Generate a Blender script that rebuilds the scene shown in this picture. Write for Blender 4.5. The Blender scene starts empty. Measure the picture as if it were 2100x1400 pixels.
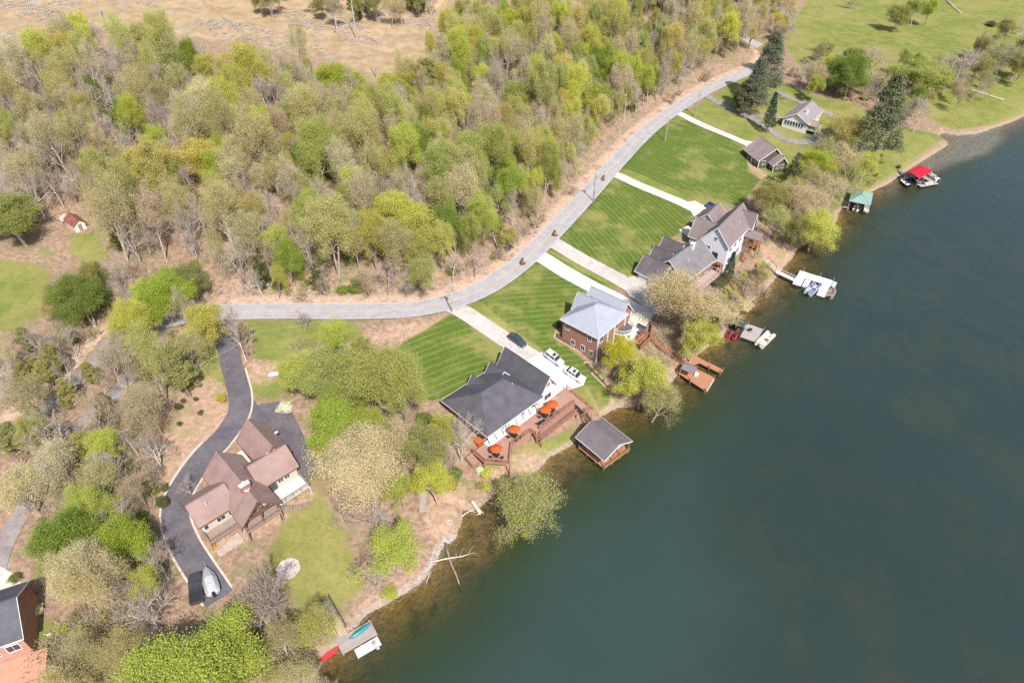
import bpy, math, random
import numpy as np
random.seed(7); RNG = np.random.default_rng(11)
R = math.radians
S = bpy.context.scene

# ---------------------------------------------------------------- camera
CAM_H, PITCH, FPX = 100.0, 40.0, 1400.0          # drone height over the lake, tilt, focal length in 2100-px units
cam_d = bpy.data.cameras.new('camera'); cam = bpy.data.objects.new('camera', cam_d)
S.collection.objects.link(cam); S.camera = cam
cam.location = (0, 0, CAM_H); cam.rotation_euler = (R(90 - PITCH), 0, 0)
cam_d.sensor_width = 36; cam_d.lens = 24; cam_d.clip_start = 1; cam_d.clip_end = 6000

# ---------------------------------------------------------------- sky and sun
SUN_EL, SUN_AZ = 50.0, R(159)                    # azimuth from +Y towards +X: the sun stands behind the drone, a little right
W = bpy.data.worlds.new('World'); S.world = W; W.use_nodes = True
wn = W.node_tree.nodes; wl = W.node_tree.links
sky = wn.new('ShaderNodeTexSky'); sky.sky_type = 'NISHITA'; sky.sun_disc = False
sky.sun_elevation = R(SUN_EL); sky.sun_rotation = SUN_AZ; sky.air_density = 1.0; sky.dust_density = 2.0
wl.new(sky.outputs[0], wn['Background'].inputs[0]); wn['Background'].inputs[1].default_value = 0.13
sun_d = bpy.data.lights.new('sun', 'SUN'); sun_d.energy = 4.6; sun_d.angle = R(0.55); sun_d.color = (1, .96, .91)
sun = bpy.data.objects.new('sun', sun_d); S.collection.objects.link(sun)
sun.location = (60, -150, 200)
sun.rotation_euler = (R(90 - SUN_EL), 0, math.pi - SUN_AZ)
S.view_settings.view_transform = 'Standard'; S.view_settings.look = 'None'
S.view_settings.exposure = 0.55; S.view_settings.gamma = 1.0
S.view_settings.use_curve_mapping = False
S.cycles.max_bounces = 5; S.cycles.diffuse_bounces = 2; S.cycles.glossy_bounces = 2
S.cycles.transparent_max_bounces = 12; S.cycles.transmission_bounces = 4
S.cycles.caustics_reflective = False; S.cycles.caustics_refractive = False
S.cycles.use_denoising = False; S.cycles.sample_clamp_direct = 1.4; S.cycles.sample_clamp_indirect = 3

# ---------------------------------------------------------------- survey: picture bearings to ground points
ST, CT = math.sin(R(PITCH)), math.cos(R(PITCH))
def ray(px, py):
    u, v = (px - 1050) / FPX, (py - 700) / FPX
    return u, CT - v * ST, -ST - v * CT
def PZ(px, py, z=0.0):
    a, b, c = ray(px, py); t = (z - CAM_H) / c
    return a * t, b * t
def proj(x, y, z):
    dz = z - CAM_H
    d = y * CT - dz * ST; up = y * ST + dz * CT
    return 1050 + FPX * x / d, 700 - FPX * up / d
def ss(a, b, x):
    t = np.clip((np.asarray(x, float) - a) / (b - a), 0, 1); return t * t * (3 - 2 * t)

SHORE_PX = [(560,1560),(640,1400),(664,1350),(700,1318),(722,1296),(748,1262),(775,1247),(830,1215),(868,1190),(893,1150),(905,1122),(935,1100),
 (945,1070),(955,1050),(980,1042),(1015,1010),(1060,985),(1098,966),(1130,934),(1172,912),(1196,884),(1228,856),(1262,836),(1300,832),
 (1330,815),(1370,790),(1392,766),(1430,725),(1478,694),(1500,655),(1530,627),(1560,604),(1585,577),(1606,548),(1624,530),(1630,514),(1650,500),
 (1688,478),(1714,455),(1718,438),(1738,413),(1775,399),(1800,387),(1830,372),(1850,356),(1880,337),(1910,318),(1946,296),(1938,288),(1925,280),(1932,272),(1965,277),(2010,273),
 (2040,262),(2075,250),(2100,238),(2170,205),(2300,140)]
SHORE = np.array([PZ(x, y, 0) for x, y in SHORE_PX])
LAKE = np.vstack([SHORE, [[900, SHORE[-1][1] + 250], [2200, 900], [2200, -900], [-100, -900], [-60, -200]]])
ROAD_PX = [(900,-300,34),(1100,-150,28),(1280,-40,21),(1400,20,16),(1490,62,12),(1545,88,10),(1574,106,9.2),(1572,124,8.6),(1545,142,8.2),(1490,166,8),(1440,190,8),(1400,214,8),(1360,242,8.2),(1320,275,8.4),(1280,316,8.6),
 (1240,360,8.8),(1200,405,9),(1160,448,9),(1120,490,9.2),(1080,529,9.3),(1040,561,9.4),(1000,587,9.5),(960,606,9.5),(920,619,9.6),
 (880,628,9.7),(840,634,9.8),(780,637,10),(700,638,10),(600,637,10),(510,638,10.2),(430,642,10.3),(350,653,10.3),(280,670,10.3),(232,695,10.2),
 (195,742,10),(150,790,9.9),(100,833,9.8),(50,868,9.6),(0,903,9.5),(-80,965,9.3),(-220,1080,9),(-480,1300,9)]
_r = [PZ(x, y, z) + (z,) for x, y, z in ROAD_PX]
def catmull(pts, n=5):
    p = np.array(pts, float); q = np.vstack([2 * p[0] - p[1], p, 2 * p[-1] - p[-2]]); out = []
    for i in range(1, len(q) - 2):
        for k in range(n):
            t = k / n
            out.append(.5 * ((2 * q[i]) + (-q[i-1] + q[i+1]) * t + (2 * q[i-1] - 5 * q[i] + 4 * q[i+1] - q[i+2]) * t * t + (-q[i-1] + 3 * q[i] - 3 * q[i+1] + q[i+2]) * t ** 3))
    out.append(p[-1]); return np.array(out)
ROAD = catmull(_r, 3)

def seg_dist(x, y, poly, closed=False):
    """distance, nearest segment, parameter, side for many points"""
    x = np.asarray(x, float).ravel(); y = np.asarray(y, float).ravel()
    P = np.asarray(poly, float)[:, :2]; n = len(P) if closed else len(P) - 1
    best = np.full(x.shape, 1e18); bi = np.zeros(x.shape, int); bt = np.zeros(x.shape); bs = np.zeros(x.shape)
    for i in range(n):
        ax, ay = P[i]; bx, by = P[(i + 1) % len(P)]; dx, dy = bx - ax, by - ay; L = dx * dx + dy * dy + 1e-12
        t = np.clip(((x - ax) * dx + (y - ay) * dy) / L, 0, 1)
        ex, ey = x - ax - t * dx, y - ay - t * dy; d = ex * ex + ey * ey
        m = d < best; best[m] = d[m]; bi[m] = i; bt[m] = t[m]; bs[m] = (dx * (y - ay) - dy * (x - ax))[m]
    return np.sqrt(best), bi, bt, bs
def inside(x, y, poly):
    x = np.asarray(x, float).ravel(); y = np.asarray(y, float).ravel(); P = np.asarray(poly, float)[:, :2]
    c = np.zeros(x.shape, bool); j = len(P) - 1
    for i in range(len(P)):
        xi, yi = P[i]; xj, yj = P[j]
        if yi != yj: c ^= ((yi > y) != (yj > y)) & (x < (xj - xi) * (y - yi) / (yj - yi) + xi)
        j = i
    return c
def sdf(x, y, poly):
    """positive inside"""
    d = seg_dist(x, y, poly, True)[0]; return np.where(inside(x, y, poly), d, -d)

SHALLOW = [[PZ(*p) for p in q] for q in (
 [(905,1110),(950,1050),(1000,1035),(1048,1062),(1055,1105),(1010,1140),(950,1160),(900,1195),(840,1245),(770,1282),(742,1268)],
 [(1085,985),(1140,925),(1190,925),(1185,955),(1140,985),(1095,1005)],
 [(1228,862),(1262,830),(1318,825),(1300,850),(1262,872)],
 [(1800,385),(1850,356),(1842,378),(1800,398)])]
SAND = [PZ(*p) for p in [(1946,300),(1925,270),(2045,258),(2058,285),(2035,315),(1995,325),(1950,335),(1900,355),(1872,345)]]
def Hn(x, y, full=False):
    x = np.asarray(x, float).ravel(); y = np.asarray(y, float).ravel()
    ds = -sdf(x, y, LAKE)
    rd, ri, rt, side = seg_dist(x, y, ROAD)
    zr = ROAD[ri, 2] * (1 - rt) + ROAD[np.minimum(ri + 1, len(ROAD) - 1), 2] * rt
    hill = side < 0                                   # the road runs from far right to near left; the hill is on its right-hand side
    d = np.maximum(rd - 4.2, 0); dl = np.maximum(ds, 0)
    t = dl / (dl + d + 1e-6)
    low = .12 + .75 * ss(0, 1.8, dl) + (zr - .87) * t ** .9
    fac = (1 - .72 * ss(70, 150, x)) * (1 - .45 * ss(-60, -120, x) * ss(190, 120, y))
    A = 34 * fac; up = zr + 1.9 * ss(1.2, 6, d) * fac + A * (1 - np.exp(-np.maximum(d - 4, 0) * .19 / 34))
    und = (.55 * np.sin(x * .11 + 1.3) * np.sin(y * .09 + .4) + .25 * np.sin(x * .31 + y * .17) + .2 * np.sin(y * .37 - x * .13))
    z = np.where(hill, up, low) + und * np.where(hill, ss(3, 16, d), .35 * ss(3, 14, d) * ss(4, 18, dl))
    w = -ds
    dep = .17 * np.minimum(w, 5) + .26 * np.maximum(np.minimum(w - 5, 26), 0) * ss(4, 9, w)
    for q in SHALLOW:
        m = (w > 0) & (w < 60)
        if m.any():
            k = ss(-3.5, 2.5, sdf(x[m], y[m], q)); dep[m] = dep[m] * (1 - k) + np.minimum(dep[m], .35) * k
    m = w > 0
    k = ss(-5, 3, sdf(x[m], y[m], SAND)); dep[m] = dep[m] * (1 - k) + .3 * k
    z = np.where(w > 0, -.05 - dep - .25 * ss(10, 30, w) * (1 + np.sin(x * .13 + np.sin(y * .1)) * np.sin(y * .11)), z)
    return (z, ds, rd, hill) if full else z
def H(x, y): return float(Hn([x], [y])[0])
RX0, RY0, RST, RNX, RNY = -420.0, 0.0, 1.5, 560, 360          # a raster of the heights for quick look-ups
_X, _Y = np.meshgrid(RX0 + RST * np.arange(RNX), RY0 + RST * np.arange(RNY)); RH = Hn(_X, _Y).reshape(RNY, RNX)
def look(A, x, y):
    fx = np.clip((np.asarray(x, float) - RX0) / RST, 0, RNX - 1.001); fy = np.clip((np.asarray(y, float) - RY0) / RST, 0, RNY - 1.001); i = fx.astype(int); j = fy.astype(int); a = fx - i; b = fy - j
    return A[j, i] * (1 - a) * (1 - b) + A[j, i + 1] * a * (1 - b) + A[j + 1, i] * (1 - a) * b + A[j + 1, i + 1] * a * b
def G(px, py, dz=0.0, z=None, quick=False):
    """the ground point (or the point dz above the ground) seen at a picture position"""
    if z is None:
        a, b, c = ray(px, py); ts = np.linspace(60, 900, 340)
        f = CAM_H + c * ts - look(RH, a * ts, b * ts) - dz
        i = int(np.argmax(f < 0)) or len(ts) - 1
        lo, hi = ts[i - 1], ts[i]
        tt = np.linspace(lo, hi, 24); f = CAM_H + c * tt - look(RH, a * tt, b * tt) - dz
        j = max(1, int(np.argmax(f < 0))); g0, g1 = f[j - 1], f[j]
        t = tt[j - 1] + (tt[j] - tt[j - 1]) * (g0 / (g0 - g1 + 1e-9))
        x, y = a * t, b * t; return float(x), float(y), float(look(RH, x, y)) if quick else H(x, y)
    x, y = PZ(px, py, z); return x, y, z

# ---------------------------------------------------------------- materials
class NT:
    """short hand for shader nodes"""
    def __init__(s, name):
        s.m = bpy.data.materials.new(name); s.m.use_nodes = True; s.t = s.m.node_tree; s.n = s.t.nodes; s.l = s.t.links
        s.out = s.n['Material Output']; s.b = s.n['Principled BSDF']
    def put(s, sock, v):
        if isinstance(v, bpy.types.NodeSocket): s.l.new(v, sock)
        elif isinstance(v, (tuple, list)) and sock.type == 'RGBA': sock.default_value = tuple(v[:3]) + (1,)
        else: sock.default_value = v
    def math(s, op, a, b=0.0, c=None, clamp=False):
        n = s.n.new('ShaderNodeMath'); n.operation = op; n.use_clamp = clamp; s.put(n.inputs[0], a); s.put(n.inputs[1], b)
        if c is not None: s.put(n.inputs[2], c)
        return n.outputs[0]
    def step(s, x, a, b):
        n = s.n.new('ShaderNodeMapRange'); n.interpolation_type = 'SMOOTHSTEP'; s.put(n.inputs[0], x); s.put(n.inputs[1], a); s.put(n.inputs[2], b)
        return n.outputs[0]
    def mix(s, f, a, b, mode='MIX'):
        n = s.n.new('ShaderNodeMix'); n.data_type = 'RGBA'; n.blend_type = mode; s.put(n.inputs[0], f); s.put(n.inputs[6], a); s.put(n.inputs[7], b)
        return n.outputs[2]
    def noise(s, scale, detail=3, rough=.55, vec=None, dist=0, color=False):
        n = s.n.new('ShaderNodeTexNoise'); n.inputs['Scale'].default_value = scale; n.inputs['Detail'].default_value = detail
        n.inputs['Roughness'].default_value = rough; n.inputs['Distortion'].default_value = dist
        s.put(n.inputs['Vector'], vec if vec is not None else s.pos())
        return n.outputs[1 if color else 0]
    def pos(s):
        if not hasattr(s, '_g'): s._g = s.n.new('ShaderNodeNewGeometry')
        return s._g.outputs['Position']
    def obj(s):
        n = s.n.new('ShaderNodeTexCoord'); return n.outputs['Object']
    def attr(s, name):
        n = s.n.new('ShaderNodeAttribute'); n.attribute_name = name; return n.outputs['Fac']
    def scalev(s, v, x, y, z):
        n = s.n.new('ShaderNodeVectorMath'); n.operation = 'MULTIPLY'; s.put(n.inputs[0], v); n.inputs[1].default_value = (x, y, z); return n.outputs[0]
    def sep(s, v):
        n = s.n.new('ShaderNodeSeparateXYZ'); s.put(n.inputs[0], v); return n.outputs
    def bump(s, h, strength=.3, dist=.1):
        n = s.n.new('ShaderNodeBump'); n.inputs['Strength'].default_value = strength; n.inputs['Distance'].default_value = dist; s.put(n.inputs['Height'], h); return n.outputs[0]
    def done(s, col, rough=.85, normal=None, metal=0, spec=.3):
        s.put(s.b.inputs['Base Color'], col); s.put(s.b.inputs['Roughness'], rough); s.b.inputs['Metallic'].default_value = metal
        s.b.inputs['Specular IOR Level'].default_value = spec
        if normal is not None: s.put(s.b.inputs['Normal'], normal)
        return s.m
MATS = {}; TONE = .80                             # brings swatch colours down to real albedo
def mat(name, col, var=.22, scale=1.3, rough=.8, bump=0.0, metal=0, spec=.3, col2=None, fine=14):
    """plain weathered surface: two octaves of tone, a little relief"""
    if name in MATS: return MATS[name]
    col = tuple(c * TONE for c in col); col2 = col2 and tuple(c * TONE for c in col2)
    k = NT(name); a = k.noise(scale, 4, .6, k.obj()); b = k.noise(fine, 2, .6, k.obj())
    lo = tuple(c * (1 - var) for c in col); hi = col2 or tuple(min(1, c * (1 + var * .8)) for c in col)
    f = k.math('ADD', k.math('MULTIPLY', k.step(a, .3, .7), .65), k.math('MULTIPLY', k.step(b, .25, .75), .35))
    m = k.done(k.mix(f, lo, hi), rough, k.bump(b, bump, .05) if bump else None, metal, spec)
    MATS[name] = m; return m
def shingle(name, col, var=.3):
    if name in MATS: return MATS[name]
    col = tuple(c * TONE for c in col); var = min(.5, var * 1.35)
    k = NT(name); o = k.obj(); a = k.noise(.55, 4, .6, o); b = k.noise(5.5, 3, .7, k.scalev(o, 1, 1, 2.2)); c = k.noise(22, 2, .6, o)
    row = k.step(k.math('PINGPONG', k.math('MULTIPLY', k.sep(o)[2], 6.0), .5), .02, .12)
    f = k.math('ADD', k.math('MULTIPLY', k.step(a, .25, .75), .45), k.math('ADD', k.math('MULTIPLY', k.step(b, .3, .7), .35), k.math('MULTIPLY', c, .2)))
    lo = tuple(x * (1 - var) for x in col); hi = tuple(x * (1 + var) for x in col)
    cc = k.mix(f, lo, hi); cc = k.mix(k.math('MULTIPLY', k.math('SUBTRACT', 1, row), .22), cc, tuple(x * .45 for x in col))
    MATS[name] = k.done(cc, .9, k.bump(b, .35, .05)); return MATS[name]
def brickmat(name, c1, c2, mortar):
    if name in MATS: return MATS[name]
    c1, c2, mortar = [tuple(c * TONE for c in q) for q in (c1, c2, mortar)]
    k = NT(name); o = k.obj(); x, y, z = k.sep(o); n = k.n.new('ShaderNodeTexBrick'); cv = k.n.new('ShaderNodeCombineXYZ')
    k.put(cv.inputs[0], k.math('ADD', x, y)); k.put(cv.inputs[1], z); k.put(n.inputs['Vector'], cv.outputs[0])
    n.inputs['Scale'].default_value = 4.2; n.inputs['Mortar Size'].default_value = .018; n.inputs['Bias'].default_value = -.1
    k.put(n.inputs['Color1'], c1); k.put(n.inputs['Color2'], c2); k.put(n.inputs['Mortar'], mortar)
    cc = k.mix(k.math('MULTIPLY', k.step(k.noise(.8, 3, .6, o), .3, .7), .35), n.outputs[0], tuple(v * .7 for v in c1))
    MATS[name] = k.done(cc, .9); return MATS[name]
def boards(name, col, axis=0, width=.14, var=.25, rough=.75):
    """boards along one local axis: joints and tone per board as fine relief"""
    if name in MATS: return MATS[name]
    col = tuple(c * TONE for c in col)
    k = NT(name); o = k.obj(); u = k.sep(o)[axis]; q = k.math('DIVIDE', u, width); fl = k.math('FLOOR', q); fr = k.math('SUBTRACT', q, fl)
    wn_ = k.n.new('ShaderNodeTexWhiteNoise'); wn_.noise_dimensions = '1D'; k.put(wn_.inputs['W'], fl)
    a = k.noise(1.0, 4, .6, o); joint = k.step(k.math('PINGPONG', fr, .5), .0, .07)
    f = k.math('ADD', k.math('MULTIPLY', wn_.outputs[0], .5), k.math('MULTIPLY', k.step(a, .3, .7), .5))
    cc = k.mix(f, tuple(x * (1 - var) for x in col), tuple(x * (1 + var) for x in col))
    cc = k.mix(k.math('MULTIPLY', k.math('SUBTRACT', 1, joint), .6), cc, tuple(x * .3 for x in col))
    MATS[name] = k.done(cc, rough, k.bump(joint, .3, .02)); return MATS[name]
def glassmat():
    if 'window_glass' in MATS: return MATS['window_glass']
    k = NT('window_glass'); MATS['window_glass'] = k.done((.03, .04, .05), .06, spec=.8); return k.m
def paint(name, col, rough=.25, coat=.6, metal=0.0):
    if name in MATS: return MATS[name]
    col = tuple(c * .85 for c in col)
    k = NT(name); a = k.noise(2.5, 3, .6, k.obj())
    k.done(k.mix(k.step(a, .3, .7), tuple(c * .88 for c in col), col), rough, None, metal, .5); k.b.inputs['Coat Weight'].default_value = coat
    k.b.inputs['Coat Roughness'].default_value = .08; MATS[name] = k.m; return k.m

# ---------------------------------------------------------------- meshes and objects
COL = S.collection
class MB:
    """collects faces; build() links them as one mesh object"""
    def __init__(s): s.v, s.f, s.mi = [], [], []
    def add(s, vs, fs, mi=0):
        o = len(s.v); s.v += [tuple(v) for v in vs]; s.f += [tuple(i + o for i in f) for f in fs]; s.mi += [mi] * len(fs); return s
    def box(s, x0, x1, y0, y1, z0, z1, mi=0):
        vs = [(x, y, z) for z in (z0, z1) for y in (y0, y1) for x in (x0, x1)]
        return s.add(vs, [(0, 2, 3, 1), (4, 5, 7, 6), (0, 1, 5, 4), (2, 6, 7, 3), (0, 4, 6, 2), (1, 3, 7, 5)], mi)
    def bar(s, a, b, w, h=None, mi=0):
        """square bar from a to b"""
        a, b = np.array(a, float), np.array(b, float); h = h or w; d = b - a; L = np.linalg.norm(d); d = d / max(L, 1e-9)
        up = np.array([0, 0, 1.]) if abs(d[2]) < .95 else np.array([1., 0, 0]); r = np.cross(d, up); r /= np.linalg.norm(r); u = np.cross(r, d)
        vs = [p + r * sx * w / 2 + u * sz * h / 2 for p in (a, b) for sx, sz in ((-1, -1), (1, -1), (1, 1), (-1, 1))]
        return s.add(vs, [(0, 3, 2, 1), (4, 5, 6, 7), (0, 1, 5, 4), (1, 2, 6, 5), (2, 3, 7, 6), (3, 0, 4, 7)], mi)
    def tube(s, pts, rad, n=6, cap=True, mi=0):
        P = np.array(pts, float); rad = np.broadcast_to(rad, (len(P),)); o = len(s.v); fs = []
        for i, p in enumerate(P):
            d = P[min(i + 1, len(P) - 1)] - P[max(i - 1, 0)]; d = d / (np.linalg.norm(d) + 1e-9)
            up = np.array([0, 0, 1.]) if abs(d[2]) < .9 else np.array([1., 0, 0]); r = np.cross(d, up); r /= np.linalg.norm(r); u = np.cross(r, d)
            for k in range(n):
                a = 2 * math.pi * k / n; s.v.append(tuple(p + (r * math.cos(a) + u * math.sin(a)) * rad[i]))
        for i in range(len(P) - 1):
            for k in range(n):
                q = o + i * n; fs.append((q + k, q + (k + 1) % n, q + n + (k + 1) % n, q + n + k))
        if cap: fs += [tuple(o + k for k in reversed(range(n))), tuple(o + (len(P) - 1) * n + k for k in range(n))]
        s.f += fs; s.mi += [mi] * len(fs); return s
    def prism(s, poly, z0, z1, mi=0):
        n = len(poly); a = sum(poly[i][0] * poly[(i+1) % n][1] - poly[(i+1) % n][0] * poly[i][1] for i in range(n))
        if a < 0: poly = poly[::-1]
        vs = [(x, y, z0) for x, y in poly] + [(x, y, z1) for x, y in poly]
        return s.add(vs, [tuple(range(n - 1, -1, -1)), tuple(range(n, 2 * n))] + [(i, (i+1) % n, n + (i+1) % n, n + i) for i in range(n)], mi)
    def loft(s, rings, mi=0, cap=True):
        """rings of equal length, joined; ends closed"""
        n = len(rings[0]); o = len(s.v); s.v += [tuple(p) for r in rings for p in r]; fs = []
        for i in range(len(rings) - 1):
            for k in range(n):
                q = o + i * n; fs.append((q + k, q + (k+1) % n, q + n + (k+1) % n, q + n + k))
        if cap: fs += [tuple(o + k for k in reversed(range(n))), tuple(o + (len(rings)-1) * n + k for k in range(n))]
        s.f += fs; s.mi += [mi] * len(fs); return s
    def mesh(s, name, mats, smooth=False):
        me = bpy.data.meshes.new(name); me.from_pydata(s.v, [], s.f)
        for m in (mats if isinstance(mats, (list, tuple)) else [mats]): me.materials.append(m)
        if any(s.mi): me.polygons.foreach_set('material_index', s.mi)
        if smooth: me.polygons.foreach_set('use_smooth', [True] * len(s.f))
        me.update(); return me
    def build(s, name, mats, parent=None, smooth=False, fix=False):
        me = s.mesh(name, mats, smooth); o = bpy.data.objects.new(name, me); COL.objects.link(o); o.parent = parent
        if fix:
            import bmesh
            bm = bmesh.new(); bm.from_mesh(me); bmesh.ops.recalc_face_normals(bm, faces=bm.faces); bm.to_mesh(me); bm.free()
        return o
def tag(o, label=None, cat=None, group=None, kind=None):
    if label: o['label'] = label
    if cat: o['category'] = cat
    if group: o['group'] = group
    if kind: o['kind'] = kind
    return o
def empty(name, loc, rz=0, label=None, cat=None, group=None):
    o = bpy.data.objects.new(name, None); COL.objects.link(o); o.location = loc; o.rotation_euler = (0, 0, rz); o.empty_display_size = .3
    return tag(o, label, cat, group)
def copy_tree(o, parent=None):
    c = o.copy(); COL.objects.link(c); c.parent = parent
    for ch in [k for k in COL.objects if k.parent == o] if False else KIDS.get(o.name, []): copy_tree(ch, c)
    return c
KIDS = {}
def kids(o):
    """remember a prototype's children so that copies do not search the scene"""
    KIDS[o.name] = list(o.children)
    for ch in o.children: kids(ch)
    return o

# ---------------------------------------------------------------- land: lawns, drives, road, lake
def GP(pts): return [G(x, y)[:2] for x, y in pts]
LAWNS = [   # outline, two points along the mowing lines, line spacing in metres
 ([(935,640),(958,640),(1020,692),(1082,738),(1065,757),(1020,747),(960,790),(915,815),(880,822),(845,812),(800,800),(790,735),(835,697),(880,672),(905,655)], (860,735), (920,711), 1.5),
 ([(975,612),(1060,556),(1095,533),(1205,597),(1180,618),(1150,655),(1140,690),(1180,725),(1232,765),(1252,800),(1250,828),(1228,842),(1205,792),(1110,716),(1060,680),(1010,640)], (1000,600), (1130,583), 1.45),
 ([(1103,517),(1112,513),(1245,583),(1228,587)], (1103,517), (1240,585), 3),
 ([(1140,490),(1250,370),(1290,374),(1425,430),(1405,470),(1335,516),(1300,550),(1285,568),(1262,563),(1200,527)], (1180,450), (1270,540), 1.5),
 ([(1270,345),(1375,242),(1402,240),(1530,292),(1532,350),(1560,368),(1520,420),(1440,412),(1300,352)], (1330,300), (1450,345), 1.7)]
LAWNS = [(GP(a), G(*b), G(*c), w) for a, b, c, w in LAWNS]
GRASS = [GP(q) for q in (
 [(930,645),(1080,533),(1150,470),(1260,345),(1400,222),(1560,302),(1545,380),(1440,455),(1330,520),(1300,592),(1215,602),(1150,690),(1250,790),(1255,835),(1205,838),(1110,722),(1065,762),(960,800),(900,822),(830,815),(785,790),(790,730),(860,690),(905,665)],
 [(1410,226),(1450,202),(1530,152),(1575,150),(1650,190),(1760,215),(1800,240),(1850,260),(1945,285),(1850,352),(1775,398),(1735,425),(1690,440),(1640,420),(1600,380),(1560,380),(1540,300),(1480,262)],
 [(1600,80),(1690,-60),(2300,-60),(2300,140),(2100,236),(2040,258),(1965,270),(1900,240),(1880,205),(1800,190),(1700,170),(1640,140)],
 [(505,655),(640,655),(720,660),(760,690),(735,705),(660,705),(640,760),(600,800),(560,828),(520,815),(500,770),(520,740)],
 [(620,1010),(650,1000),(700,1080),(760,1190),(700,1250),(640,1270),(590,1240),(560,1200),(540,1130),(570,1080)],
 [(395,715),(450,690),(470,740),(478,800),(440,800),(400,770)],
 [(-150,520),(60,535),(110,560),(105,620),(70,665),(-150,700)], [(140,480),(205,468),(225,520),(180,545),(145,525)],
 [(500,890),(640,895),(660,960),(650,1000),(628,985),(610,920)],
 [(1000,935),(1100,905),(1180,870),(1185,900),(1090,965),(1010,1000)], [(1195,795),(1240,780),(1262,830),(1240,850),(1210,845)],
 [(60,1280),(110,1260),(140,1290),(110,1330),(70,1330)], [(180,1340),(330,1330),(300,1400),(150,1420)])]
FIELD = [GP(q) for q in ([(-500,120),(0,110),(60,95),(100,55),(260,60),(420,85),(560,105),(640,120),(760,160),(800,165),(880,120),(905,50),(915,10),(900,-40),(520,-60),(300,-70),(-500,-100)],)]
SOIL = [GP(q) for q in (
 [(380,790),(430,770),(470,800),(475,850),(450,900),(400,950),(370,990),(330,960),(330,880),(345,830)],
 [(500,770),(520,740),(565,738),(575,760),(560,785),(520,790)],
 [(740,690),(800,672),(900,648),(908,660),(860,690),(800,700),(750,708)],
 [(870,950),(960,1000),(955,1050),(930,1100),(880,1110),(870,1060)],
 [(1560,500),(1600,490),(1630,512),(1622,532),(1590,560),(1545,570)],
 [(1520,290),(1545,300),(1550,340),(1580,360),(1560,368),(1535,345)],
 [(1330,700),(1400,690),(1440,660),(1560,560),(1530,620),(1440,720),(1390,760),(1350,770)],
 [(1000,960),(1080,920),(1120,925),(1090,970),(1020,1010)], [(1205,800),(1250,790),(1262,832),(1230,850)],
 [(340,900),(380,990),(350,1040),(365,1100),(340,1080),(320,980)], [(395,1100),(440,1110),(560,1050),(640,1000),(650,1015),(560,1080),(450,1140),(420,1150)])]
DRIVES = {   # name: centreline in picture bearings, width, material key
 'concrete_driveway': ([(925,628),(960,645),(1000,672),(1045,702),(1085,728),(1108,742)], 4.1, 'concrete'),
 'pale_driveway': ([(1090,518),(1150,552),(1215,588),(1270,617),(1325,647)], 4.6, 'pale'),
 'worn_driveway': ([(1122,492),(1180,524),(1250,562),(1300,590),(1345,615)], 4.7, 'concrete'),
 'cream_driveway': ([(1245,352),(1300,375),(1360,400),(1415,424),(1440,440)], 3.6, 'cream'),
 'white_driveway': ([(1385,230),(1440,256),(1500,281),(1550,303)], 3.3, 'pale'),
 'cracked_driveway': ([(1445,195),(1500,225),(1555,252),(1600,280),(1625,290),(1650,291),(1690,277),(1716,262)], 3.4, 'lane'),
 'loop_driveway': ([(1527,235),(1560,238),(1600,240)], 2.6, 'lane'),
 'back_driveway': ([(1590,188),(1625,202),(1665,218),(1700,233),(1718,243)], 3.0, 'lane'),
 'asphalt_driveway': ([(462,645),(466,690),(472,735),(484,780),(492,815),(488,850),(462,890),(420,935),(383,985),(362,1030),(361,1070),(378,1115),(405,1160),(432,1200),(450,1228)], 4.1, 'asphalt'),
 'gravel_lane': ([(345,655),(305,725),(268,772),(230,812),(187,850),(130,905),(85,962),(60,1020),(25,1085),(0,1140),(-15,1200)], 2.7, 'lane')}
COURTS = {
 'asphalt_court': ([(478,800),(507,800),(528,830),(575,822),(600,845),(655,960),(628,990),(560,880),(500,880),(466,890)], 'asphalt'),
 'parking_slab': ([(1083,737),(1110,722),(1165,752),(1203,774),(1196,790),(1174,797),(1130,822),(1110,812),(1075,770)], 'slab'),
 'garage_apron': ([(1268,572),(1302,566),(1345,596),(1372,636),(1335,640),(1290,606)], 'concrete'),
 'garage_court': ([(1405,415),(1425,412),(1480,440),(1465,462),(1432,458)], 'cream'),
 'cottage_court': ([(1520,287),(1552,292),(1578,300),(1550,330),(1538,312)], 'pale'),
 'house_apron': ([(-80,1185),(0,1160),(35,1180),(45,1200),(15,1215),(-80,1212)], 'cream'),
 'patio': ([(1255,735),(1300,700),(1345,640),(1330,618),(1290,640),(1238,725)], 'cream'),
 'garden_path': ([(1392,472),(1412,462),(1425,475),(1430,490),(1418,492)], 'cream')}
for k in list(DRIVES):
    p, w, m = DRIVES[k]; DRIVES[k] = (catmull([G(x, y)[:2] for x, y in p], 5), w, m)
for k in list(COURTS): COURTS[k] = (GP(COURTS[k][0]), COURTS[k][1])
POND = GP([(872,1040),(905,1018),(940,1022),(965,1045),(955,1060),(930,1035),(900,1030)])

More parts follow.
